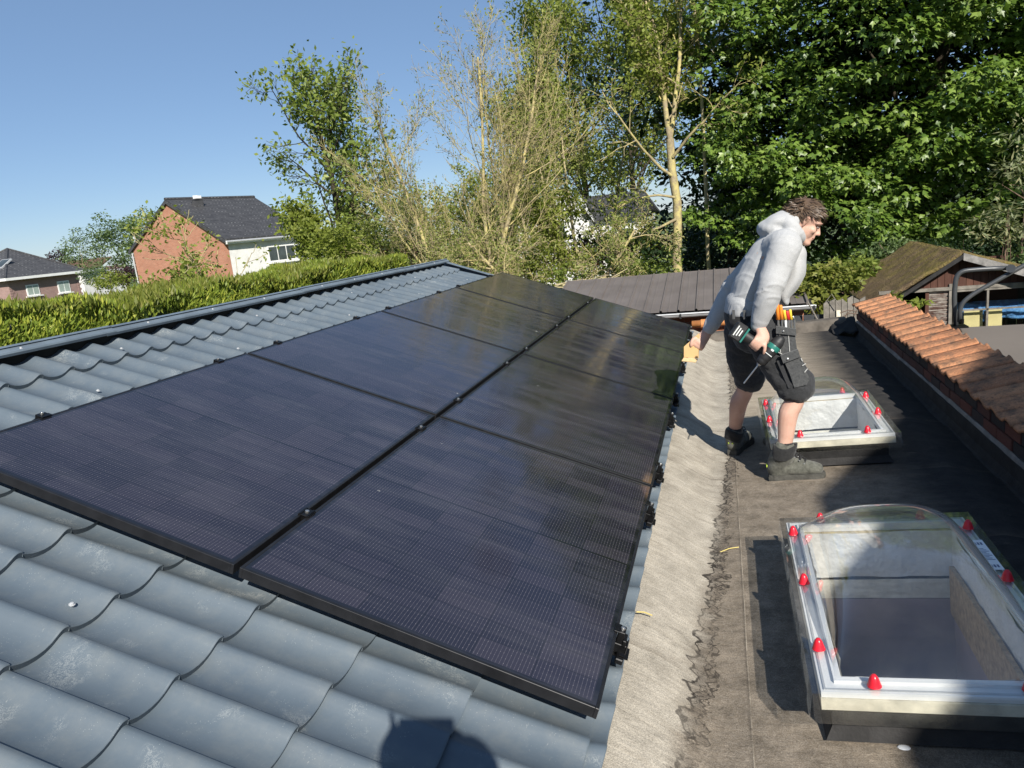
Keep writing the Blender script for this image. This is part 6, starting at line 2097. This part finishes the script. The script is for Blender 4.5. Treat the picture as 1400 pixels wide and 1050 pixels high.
# ------------------------------------------------------------------ the installer
def installer():
    YB = 2.66
    pel, wai, mid_, che = at(1026, 440, YB), at(1024, 416, YB), at(1036, 384, YB), at(1056, 346, YB)
    nck = at(1083, 318, YB)
    rsh, rel, rwr = at(1073, 337, 2.47), at(1053, 394, 2.40), at(1037, 444, 2.43)
    lsh, lel, lwr = at(1046, 345, 2.86), at(1002, 394, 2.97), at(970, 449, 2.93)
    rhip, rkn, ran = at(1044, 450, 2.55), at(1087, 540, 2.50), at(1071, 622, 2.47)
    lhip, lkn, lan = at(1016, 450, 2.79), at(1019, 530, 2.90), at(1003, 596, 3.01)
    foot = atf(1085, 655)
    T = Thing('person', 'man in grey hoodie and black work shorts walking bent forward holding a drill', 'person', (pel[0], pel[1], foot[2]))
    X, Y, Z = np.eye(3)
    # ---- body: one continuous skin
    b = MB()
    limb(b, [pel, wai, mid_, che, nck], [(.10, .14), (.10, .14), (.11, .15), (.11, .17), (.06, .06)], X, 16)
    for a_, e_, w_ in ((rsh, rel, rwr), (lsh, lel, lwr)):
        limb(b, [che * .5 + a_ * .5, a_, (a_ + e_) / 2, e_, (e_ + w_) / 2, w_], [.07, .058, .048, .040, .040, .027], None, 14)
    for h_, k_, a_ in ((rhip, rkn, ran), (lhip, lkn, lan)):
        cb = (k_ * .68 + a_ * .32)
        back = unit(np.cross(unit(a_ - k_), Y)); back = -back if back[0] > 0 else back
        limb(b, [pel * .4 + h_ * .6, h_, h_ * .5 + k_ * .5, k_, cb + back * .016, k_ * .3 + a_ * .7 + back * .006, a_ - (a_ - k_) * .06], [.10, .090, .072, .052, .054, .043, .036], Y, 16)
        ell(b, k_ - back * .012, (.038, .041, .044))
    # head
    f = unit([.81, .05, -.58]); s = unit(np.cross(f, [0, 0, 1.0])); u = np.cross(s, f)      # s: his right, towards the camera
    hc = at(1100, 303, YB - .01)
    HS = .93
    H = lambda a, c, e: hc + (f * a + s * c + u * e) * HS
    HR = np.array([f, s, u]).T * HS
    ell(b, H(-.018, 0, .035), (.096, .074, .085), HR, 24, 16)
    ell(b, H(.028, 0, -.028), (.060, .058, .082), HR, 22, 14)
    ell(b, H(.080, 0, -.094), (.023, .025, .020), HR)
    for sd in (-1, 1):
        limb(b, [H(-.022, sd * .056, -.040), H(.010, sd * .050, -.082), H(.074, sd * .014, -.100)], [.017, .018, .016], None, 10)
        ell(b, H(.056, sd * .037, -.022), (.026, .022, .022), HR)
        ell(b, H(.098, sd * .011, -.028), (.010, .008, .008), HR)
        limb(b, [H(.076, sd * .012, .026), H(.078, sd * .030, .030), H(.060, sd * .052, .024)], [.009, .010, .009], None, 8)
        # ear
        limb(b, [H(-.006, sd * .074, -.026), H(-.016, sd * .083, -.004), H(-.014, sd * .082, .020), H(.002, sd * .076, .022)], [(.007), (.007), (.007), (.006)], None, 8)
        ell(b, H(-.006, sd * .075, -.002), (.012, .005, .020), HR)
    limb(b, [H(.080, 0, .022), H(.092, 0, .002), H(.110, 0, -.022)], [.009, .0095, .0105], None, 10)
    ell(b, H(.093, 0, -.050), (.011, .021, .0065), HR); ell(b, H(.091, 0, -.064), (.011, .019, .0075), HR); ell(b, H(.072, 0, -.075), (.022, .026, .022), HR)
    ell(b, H(.084, 0, -.040), (.012, .018, .010), HR)
    limb(b, [nck - u * .02, H(-.035, 0, -.075), H(-.025, 0, -.03)], [.062, .055, .055], None, 16)
    # right hand closed round the drill handle
    bat, dbody = at(1012, 455, 2.40), at(1051, 480, 2.40)
    h = unit(dbody - bat)
    gc = at(1036, 470, 2.40)
    tc = unit(CAM_C - gc); tc = unit(tc - h * (tc @ h))
    pu = unit(np.cross(h, tc)); pu = pu if pu[2] > 0 else -pu
    Q = lambda a, c, e: gc + h * a + tc * c + pu * e
    limb(b, [rwr, Q(-.004, .012, .052), Q(-.002, .026, .020)], [(.030, .026), (.036, .022), (.038, .017)], h, 14)
    for i, (o_, ln) in enumerate(((.030, 1.0), (.010, 1.06), (-.011, 1.0), (-.030, .86))):
        ex = .012 if i == 0 else 0
        limb(b, [Q(o_ * .9, .030, .022), Q(o_ + ex, .034, -.004 * ln), Q(o_ + ex * 1.8, .024, -.024 * ln), Q(o_ + ex * 2.2, .002, -.033 * ln), Q(o_ + ex * 2.2, -.018, -.024 * ln)], [.0105, .0100, .0092, .0085, .0075], None, 10)
        ell(b, Q(o_ * .95, .036, .010), (.010, .010, .010), n=8, m=6)
    limb(b, [Q(.022, .006, .044), Q(.036, -.008, .030), Q(.040, -.022, .010), Q(.036, -.026, -.010)], [.014, .012, .0105, .009], None, 10)
    # left hand pinching the card
    lg = at(957, 469, 2.90)
    lf = unit(lg - lwr); lt = unit(CAM_C - lg); lt = unit(lt - lf * (lt @ lf)); ls = np.cross(lf, lt)
    K = lambda a, c, e: lg + lf * a + lt * c + ls * e
    limb(b, [lwr, K(-.035, 0, 0), K(.002, .004, 0)], [(.026, .030), (.020, .037), (.017, .038)], lt, 14)
    for o_, ln in ((.030, .95), (.010, 1.0), (-.010, .95), (-.029, .82)):
        limb(b, [K(.0, .004, o_), K(.026 * ln, .002, o_), K(.036 * ln, -.016, o_ * .95), K(.020 * ln, -.030, o_ * .9), K(.002, -.024, o_ * .9)], [.0105, .010, .009, .0085, .0075], None, 10)
    sgn = 1 if ls @ np.array([-1, 0, 0]) > 0 else -1
    limb(b, [K(-.022, .004, sgn * .030), K(.004, .012, sgn * .046), K(.030, .010, sgn * .044), K(.044, .004, sgn * .036)], [.014, .0125, .0105, .009], None, 10)
    skin = remesh('body', b, .0058, 2, T.loc)
    link('body', skin, MAT['skin'], T.o)
    # eyes and brows
    for sd in (1, -1):
        e = MB(); ell(e, H(.0765, sd * .031, .006), (.0070, .009, .0042), HR, 12, 8)
        eo = T.part('eye', e, MAT['eye'], smooth=True)
        i_ = MB(); ell(i_, H(.0825, sd * .032, .0045), (.0035, .0048, .0048), HR, 10, 6)
        T.part('iris', i_, MAT['dark'], eo)
        w_ = MB(); limb(w_, [H(.087, sd * .016, .030), H(.087, sd * .032, .036), H(.072, sd * .050, .030)], [.0022, .0026, .0018], None, 6)
        T.part('eyebrow', w_, MAT['skin'])
    m_ = MB(); limb(m_, [H(.091, -.020, -.0575), H(.1015, 0, -.0565), H(.091, .020, -.0575)], [.0018, .0022, .0018], None, 6)
    T.part('mouth_line', m_, plain('lip', (.30, .10, .09), .5))
    # hair
    rng = np.random.default_rng(4)
    cap = MB()
    ell(cap, H(-.024, 0, .046), (.094, .078, .080), HR, 24, 14)
    ell(cap, H(-.050, 0, .005), (.062, .072, .066), HR, 20, 12)
    capm = remesh('hair', cap, .006, 3, T.loc, lambda p, n: .005 * fbm(p * 40, 1, 3))
    hair = link('hair', capm, MAT['hair'], T.o)
    V = []; F = []; nv = 0
    cnt = 0
    while cnt < 2000:
        g = rng.normal(size=3); g /= np.linalg.norm(g)
        if g[2] < -.45 and g[0] > -.55: continue
        if g[0] > .55 and g[2] < .42: continue
        if abs(g[1]) > .5 and g[2] < .0 and g[0] > -.2: continue
        root = np.array([-.022 + g[0] * .094, g[1] * .077, .040 + g[2] * .083])
        front = max(0, g[0])
        # messy: swept forward over the brow, up and back elsewhere
        d = np.array([.9, .1 * math.sin(cnt), .15]); d = d - g * (d @ g); d = unit(d) * (.9 if g[0] > -.4 else -.25) + g * .16 + np.array([0, 0, -.35 if g[0] < -.2 else 0]) + rng.normal(size=3) * .19
        d /= np.linalg.norm(d)
        ln = rng.uniform(.032, .058) + .014 * front
        side = unit(np.cross(d, g)); w = rng.uniform(.0020, .0042)
        ctrl = [root, root + d * ln * .5 + g * .006, root + d * ln + g * .001 - np.array([0, 0, .010 * front])]
        pr = []
        for t, ww in zip((0, .5, 1), (1, .8, .12)):
            c = ctrl[int(t * 2)]
            pr += [c + side * w * ww, c - side * w * ww]
        V += [H(*q) for q in pr]
        F += [(nv, nv + 1, nv + 3, nv + 2), (nv + 2, nv + 3, nv + 5, nv + 4)]
        nv += 6; cnt += 1
    T.part_np('hair_strands', V, np.array(F), MAT['hair'], hair)

    # ---- hoodie
    c = MB()
    hem0, hem1 = at(1011, 424, YB), at(1030, 424, YB)
    limb(c, [at(1021, 418, YB), at(1027, 402, YB), at(1037, 378, YB), at(1056, 346, YB), at(1072, 326, YB)], [(.110, .150), (.114, .158), (.117, .166), (.114, .170), (.078, .125)], X, 20)
    # belly of cloth hanging forward and the lifted front hem
    limb(c, [at(1086, 348, YB), at(1084, 376, YB), at(1070, 400, YB), at(1072, 411, YB)], [(.066, .115), (.060, .135), (.046, .135), (.026, .12)], X, 16)
    for sh, e_, w_, rr in ((rsh, rel, rwr, 1.0), (lsh, lel, lwr, .95)):
        limb(c, [che * .45 + sh * .55, sh, (sh + e_) / 2, e_, e_ * .45 + w_ * .55, w_ * .88 + e_ * .12], [.100 * rr, .088 * rr, .076 * rr, .070 * rr, .060 * rr, .048 * rr], None, 18)
    # hood: thick rolled rim round the neck and folded sack behind it
    hr = []
    for k in range(9):
        a = k / 8 * 2 * pi
        hr.append(nck + f * (.070 * math.cos(a) - .018) + s * .098 * math.sin(a) + u * (.012 - .022 * math.cos(a)))
    limb(c, hr, [.034, .036, .040, .044, .046, .044, .040, .036, .034], None, 12, 40)
    limb(c, [at(1084, 303, YB), at(1062, 304, YB), at(1044, 314, YB)], [(.045, .105), (.050, .118), (.030, .090)], u, 16)
    ell(c, at(1056, 312, YB), (.085, .120, .055), None)
    ax = unit(rel - rsh)

    arms = ((rsh, rel, rwr), (lsh, lel, lwr))

    def seg_d(q, p0, p1):
        w = np.clip(((q - p0) @ (p1 - p0)) / ((p1 - p0) @ (p1 - p0)), 0, 1)
        return np.linalg.norm(q - p0 - (p1 - p0) * w), w
    tax = unit(che - wai)
    dg = unit(np.cross(tax, Y)) * .55 + tax * .83         # folds of the back run across this direction
    dl = np.cross(dg, Y)

    def fold(p, n):
        q = np.array(p, float)
        best = 9; al_ = 0; axv = tax; el_ = rel
        for s0, e0, w0 in arms:
            for p0, p1 in ((s0, e0), (e0, w0)):
                d_, w_ = seg_d(q, p0, p1)
                if d_ < best: best, axv, el_ = d_, unit(p1 - p0), e0
        sl = min(1, max(0, (.125 - best) / .03))
        # sleeve: rings of creases, stronger near the elbow
        t_ = (q - el_) @ axv
        ce = math.exp(-(t_ / .11) ** 2)
        wob = fbm(q * 6, 1, 2)
        rs = 1 - abs(fbm((t_ * 12 + 1.6 * wob, q[1] * 5, (q @ dl) * 4), 1, 1))
        v1 = (.0014 + .0052 * ce) * (rs ** 4 - .35)
        # body: long slanting drags
        rb = 1 - abs(fbm(((q @ dg) * 11 + .9 * wob, (q @ dl) * 2.6, q[1] * 3.2), 1, 1))
        lowf = math.exp(-max(0, (q - wai) @ tax) / .16)
        v2 = (.0030 + .0046 * lowf) * (rb ** 4 - .35)
        return v1 * sl + v2 * (1 - sl)
    hm = remesh('hoodie', c, .0065, 5, T.loc, fold)
    ho = link('hoodie', hm, MAT['hoodie'], T.o)
    # ribbed cuffs and hem
    for e_, w_ in ((rel, rwr), (lel, lwr)):
        d = unit(w_ - e_)
        m = MB(); limb(m, [w_ - d * .050, w_ - d * .022, w_ + d * .004], [.050, .048, .040], None, 22, 12)
        cm = remesh('cuff', m, .005, 2, T.loc); link('cuff', cm, MAT['hoodie'], ho)
    m = MB(); limb(m, [at(1019, 424, YB), at(1021, 418, YB)], [(.118, .166), (.123, .170)], X, 28, 8)
    cm = remesh('hem', m, .0075, 2, T.loc, lambda p, n: .0015 * math.sin((p[0] + p[1] * 1.3) * 420)); link('hem', cm, MAT['hoodie'], ho)
    # drawstring
    T.part('drawstring', MB().tube([nck + f * .085 + s * .02, nck + f * .10 + s * .03 - u * .06, nck + f * .085 + s * .03 - u * .13], .003, 6), MAT['hoodie'], ho)

    # ---- shorts
    c = MB()
    limb(c, [at(1023, 428, YB), at(1025, 440, YB), at(1030, 456, YB)], [(.112, .155), (.128, .172), (.118, .165)], X, 20)
    rh, lh = at(1087, 527, 2.50), at(1025, 515, 2.885)
    limb(c, [rhip, rhip * .5 + rkn * .5, rh], [(.122, .108), (.110, .098), (.103, .090)], X, 20)
    limb(c, [lhip, lhip * .5 + lkn * .5, lh], [(.112, .106), (.100, .094), (.092, .088)], X, 20)

    def foldS(p, n):
        q = np.array(p)
        return .006 * fbm((q[0] * 14 + q[2] * 6, q[1] * 9, q[2] * 16), 1, 3) + .003 * fbm(q * 30, 1, 2)
    sm = remesh('shorts', c, .0075, 3, T.loc, foldS)
    so = link('shorts', sm, MAT['shorts'], T.o)
    # hem bands
    for hp, kp, r_ in ((rh, rkn, (.105, .093)), (lh, lkn, (.094, .090))):
        d = unit(kp - hp) if np.linalg.norm(kp - hp) > .01 else unit(rkn - rhip)
        m = MB(); limb(m, [hp - d * .02, hp + d * .012], [r_, r_], X, 24, 6)
        cm = remesh('hem_band', m, .008, 2, T.loc, foldS); link('hem_band', cm, MAT['shorts'], so)
    # belt
    m = MB(); limb(m, [at(1020, 428, YB), at(1021, 434, YB)], [(.123, .165), (.126, .169)], X, 28, 8)
    bm_ = remesh('belt', m, .007, 1, T.loc); bo = link('belt', bm_, MAT['boot_collar'], so)
    for px in (1003, 1018):
        T.part('belt_loop', MB().box(at(px, 430, 2.478), (.014, .012, .050)), MAT['pocket'], bo)
    # holster pocket flaps: front work pocket with tools, cargo pocket on the thigh
    yP = 2.415
    P = lambda px, py, y=yP: at(px, py, y)
    def pad(poly, depth=.035, y=yP):
        return MB().prism([P(a, b_, y) for a, b_ in poly], (0, depth, 0))
    hol = T.part('holster_pocket', pad([(1061, 449), (1086, 452), (1091, 487), (1083, 479 + 12), (1063, 482)], .075, 2.42), MAT['pocket'], so)
    T.part('pocket_flap', pad([(1061, 446), (1088, 450), (1089, 459), (1061, 456)], .02, 2.408), MAT['pocket'], hol)
    for a0, b0, a1, b1 in ((1066, 458, 1067, 482), (1078, 459, 1080, 487), (1062, 481, 1083, 490)):
        T.part('stitch_line', MB().tube([P(a0, b0, 2.416), P(a1, b1, 2.416)], .0018, 5), MAT['stitch'], hol)
    for a0, b0 in ((1071, 453), (1087, 489), (1064, 480)):
        m = MB(); ell(m, P(a0, b0, 2.405), (.006, .004, .006), n=8, m=6); T.part('rivet', m, MAT['steel'], hol)
    car = T.part('cargo_pocket', pad([(1069, 487), (1091, 480), (1107, 518), (1103, 526), (1086, 530), (1080, 512)], .05, 2.40), MAT['pocket'], so)
    T.part('pocket_flap', pad([(1067, 486), (1091, 478), (1094, 488), (1071, 497)], .02, 2.388), MAT['pocket'], car)
    m = MB(); ell(m, P(1077, 491, 2.385), (.007, .004, .007), n=8, m=6); T.part('rivet', m, MAT['steel'], car)
    T.part('stitch_line', MB().tube([P(1097, 500, 2.395), P(1102, 497, 2.395)], .0025, 5).tube([P(1100, 509, 2.395), P(1104, 504, 2.395)], .0025, 5).tube([P(1095, 490, 2.395), P(1097, 494, 2.395)], .0025, 5), MAT['stitch'], car)
    T.part('thigh_panel', pad([(1062, 494), (1068, 492), (1083, 530), (1078, 531)], .012, 2.41), MAT['shorts'], so)
    # tools standing in the pocket
    for i, (px, top, col, w) in enumerate(((1062, 413, 'orange_plastic', .011), (1067, 417, 'orange_plastic', .010), (1072, 424, 'yellow_plastic', .009), (1076, 425, 'red_plastic', .010), (1080, 423, 'yellow_plastic', .008), (1084, 432, 'steel', .006))):
        tl = Thing('hand_tool', ['tall orange-handled screwdriver in the man\'s hip pocket', 'second orange-handled screwdriver in the man\'s hip pocket', 'short yellow and black handled tool in the hip pocket', 'red-handled screwdriver in the man\'s hip pocket', 'thin yellow-handled tool at the pocket front', 'bare steel rod at the front corner of the hip pocket'][i], 'tool', P(px, 450, 2.45), 'tools in the hip pocket')
        p0, p1 = P(px, top, 2.445), P(px + 2, 437, 2.445)
        tl.part('handle', MB().tube([p0, p0 * .9 + p1 * .1, p0 * .5 + p1 * .5, p1], [w * .7, w, w * .85, w], 8), MAT[col], smooth=True)
        tl.part('shaft', MB().tube([p1, P(px + 3, 462, 2.447)], .006, 8), MAT['steel' if i != 2 else 'paper'])
    # ---- boots
    upv = FN
    hr_, tr_ = atf(1051, 656), atf(1127, 652)
    boot(T, hr_, tr_, upv, ran + unit(rkn - ran) * .005, unit(rkn - ran))
    hl = atf(1001, 623); tl_ = hl + np.array([.12, .29, 0])
    boot(T, hl, tl_, upv, lan, unit(lkn - lan))
    for an, kn in ((ran, rkn), (lan, lkn)):
        d = unit(kn - an)
        m = MB(); limb(m, [an + d * .02, an + d * .058], [.046, .044], None, 18, 6)
        T.part('sock', m, MAT['boot_collar'], smooth=True)

    # ---- cordless drill in the right hand
    D = Thing('cordless_drill', 'black and teal cordless drill held at the man\'s hip, bit pointing down', 'drill', bat)
    bx_ = unit(at(1043, 493, 2.40) - at(1061, 473, 2.40)); bx_ = unit(bx_ - tc * (bx_ @ tc))
    pz = np.cross(h, tc)
    RH = np.array([h, tc, pz]).T
    D.part('battery', MB().box(bat - h * .012, (.066, .070, .098), R=RH, bev=.008), MAT['black_plastic'])
    bt = D.part('battery_stripe', MB().box(bat + h * .0245, (.010, .072, .088), R=RH, bev=.002), MAT['teal'])
    prn = MB()
    for q in range(3):
        prn.box(bat - h * (.028 - q * .014) + tc * .0355, (.006, .0012, .060 - .012 * q), R=RH)
    D.part('battery_print', prn, MAT['print_white'], bt)
    hm_ = MB(); limb(hm_, [bat + h * .02, gc, dbody - h * .01], [(.020, .027), (.018, .024), (.022, .030)], tc, 14)
    D.part('handle', hm_, MAT['black_plastic'], smooth=True)
    bc = at(1053, 480, 2.40)
    hb = MB(); limb(hb, [bc - bx_ * .075, bc - bx_ * .06, bc, bc + bx_ * .045], [.028, .034, .036, .033], None, 16)
    body = D.part('motor_housing', remesh('motor_housing', hb, .005, 3, D.loc), MAT['black_plastic'])
    tb = MB(); limb(tb, [bc - bx_ * .030, bc - bx_ * .020], [.0365, .0370], None, 18, 6)
    D.part('teal_shell', tb, MAT['teal'], body, True)
    gb = MB(); limb(gb, [bc + bx_ * .045, bc + bx_ * .066], [.031, .028], None, 16, 6)
    D.part('torque_collar', gb, MAT['black_plastic'], body, True)
    ck = MB().tube([bc + bx_ * .066, bc + bx_ * .085, bc + bx_ * .098], [.019, .017, .009], 14)
    D.part('chuck', ck, MAT['steel'], body)
    tip = at(1017, 524, 2.40)
    c0 = bc + bx_ * .085
    D.part('bit', MB().tube([c0, c0 + (tip - c0) * .10, c0 + (tip - c0) * .11, tip], [.009, .009, .0042, .0038], 10), MAT['steel'], body)
    D.part('print', MB().box(bc + tc * .0372 + bx_ * .02 , (.004, .0010, .040), R=np.array([bx_, tc, np.cross(bx_, tc)]).T).box(bc + tc * .0375 - bx_ * .01, (.010, .001, .016), R=np.array([bx_, tc, np.cross(bx_, tc)]).T), MAT['print_white'], body)

    # ---- piece of cardboard in the left hand
    yc = 2.89
    cb = Thing('cardboard_piece', 'bent piece of brown cardboard in the man\'s left hand over the panel edge', 'cardboard', at(945, 490, yc))
    cb.part('sheet', MB().prism([at(935, 474, yc), at(955, 456, yc), at(957, 466, yc), at(952, 472, yc), at(955, 478, yc), at(954, 490, yc), at(935, 488, yc)], (.004, .006, 0)), MAT['card'])
    cb.part('folded_flap', MB().prism([at(935, 488.5, yc), at(954, 490.5, yc), at(951, 495, yc - .06), at(932, 493, yc - .06)], (0, .002, -.005)), MAT['card_edge'])
    return T
def _boot_upper(*a): return None
installer()


# ------------------------------------------------------------------ the person taking the picture: only the shadow is seen
def photographer():
    right, fwd, upv = CAM_M[:, 0], CAM_M[:, 1], CAM_M[:, 2]
    fh = unit([fwd[0], fwd[1], 0]); rt = np.array([fh[1], -fh[0], 0])
    ph = CAM_C - fwd * .016
    head = CAM_C + rt * .20 - fh * .30 + np.array([0, 0, .02])
    feet = np.array([head[0] + .03, head[1] - .05, 0]); feet[2] = ff(.25, 0)[2]
    T = Thing('person', 'person in dark clothes behind the viewer taking a photo, casting a shadow on the tiles', 'person', feet)
    Zv = np.array([0, 0, 1.0])
    b = MB()
    hip = feet + Zv * .92; sh = np.array([head[0], head[1] - .05, head[2] - .30])
    limb(b, [hip, (hip + sh) / 2, sh], [(.16, .11), (.17, .12), (.20, .10)], rt, 18)
    limb(b, [sh, head - Zv * .10], [.06, .055], None, 12)
    ell(b, head, (.078, .098, .118), np.array([rt, fh, Zv]).T)
    for sd in (-1, 1):
        limb(b, [hip + rt * sd * .08, feet + rt * sd * .10 + Zv * .48, feet + rt * sd * .11 + Zv * .08], [.095, .062, .045], None, 12)
        limb(b, [feet + rt * sd * .11 + Zv * .05 - fh * .06, feet + rt * sd * .12 + Zv * .04 + fh * .16], [.045, .035], None, 10)
    R = np.array([right, fwd, upv]).T
    pc = ph + right * .052 - upv * .026
    hl, hr_ = pc - right * .082 - upv * .01 - fwd * .02, pc + right * .082 - upv * .01 - fwd * .02
    for sd, hd in ((-1, hl), (1, hr_)):
        s0 = sh + rt * sd * .19
        el = (s0 + hd) / 2 + rt * sd * .0 - Zv * .15
        limb(b, [s0, el, hd - fwd * .03 - upv * .03], [.055, .042, .030], None, 12)
        limb(b, [hd - fwd * .04 - upv * .02, hd - fwd * .01], [.036, .030], None, 10)
        for k in range(4):
            limb(b, [hd + upv * (.02 - .02 * k) - fwd * .01, hd + upv * (.026 - .02 * k) + fwd * .001 - right * sd * .006, hd + upv * (.026 - .02 * k) + fwd * .002 - right * sd * .024], [.010, .009, .008], None, 8)
    limb(b, [pc - upv * .05 - fwd * .03 - right * .05, pc - upv * .055 - fwd * .035 + right * .06], [.042, .042], None, 12)  # this and the next limb are added to fill the cast shadow
    limb(b, [pc - upv * .06 - fwd * .04, (pc + sh) / 2 - Zv * .10, sh - Zv * .1], [.06, .08, .10], None, 12)
    # raised finger
    limb(b, [hl + upv * .02, hl + upv * .055 - right * .006, hl + upv * .085 - right * .008], [.010, .009, .008], None, 8)
    link('body', remesh('body', b, .012, 2, T.loc), MAT['cloth_dark'], T.o)
    P = Thing('phone', 'dark smartphone held sideways by the person taking the photo', 'phone', pc)
    P.part('case', MB().box(pc, (.150, .009, .074), R=R, bev=.003), MAT['black_plastic'])
    P.part('lens', MB().tube([CAM_C - fwd * .0115, CAM_C - fwd * .0085], .007, 12), MAT['dark'])
photographer()

# ------------------------------------------------------------------ small litter
def bits():
    for k, (px, py, ex, ey) in enumerate(((984, 755, 1010, 748), (866, 796, 873, 803))):
        p, q = atf(px, py, .008), atf(ex, ey, .012)
        if px < 900:
            p, q = rf(.72, 1.20, -.11), rf(.76, 1.26, -.125)
        solo('straw', MB().tube([p, (p + q) / 2 + [0, 0, .006], q], .0025, 5), MAT['straw'], ['yellow straw lying on the felt near the big skylight', 'yellow straw stuck at the eave of the metal tiles'][k], 'straw', p)
    p = atf(1236, 1022, .004)
    V = []; 
    m = MB(); ell(m, p, (.018, .012, .004), n=10, m=6)
    solo('bird_dropping', m, MAT['paper'], 'white bird dropping on the felt in front of the big skylight', 'dropping', p)
bits()
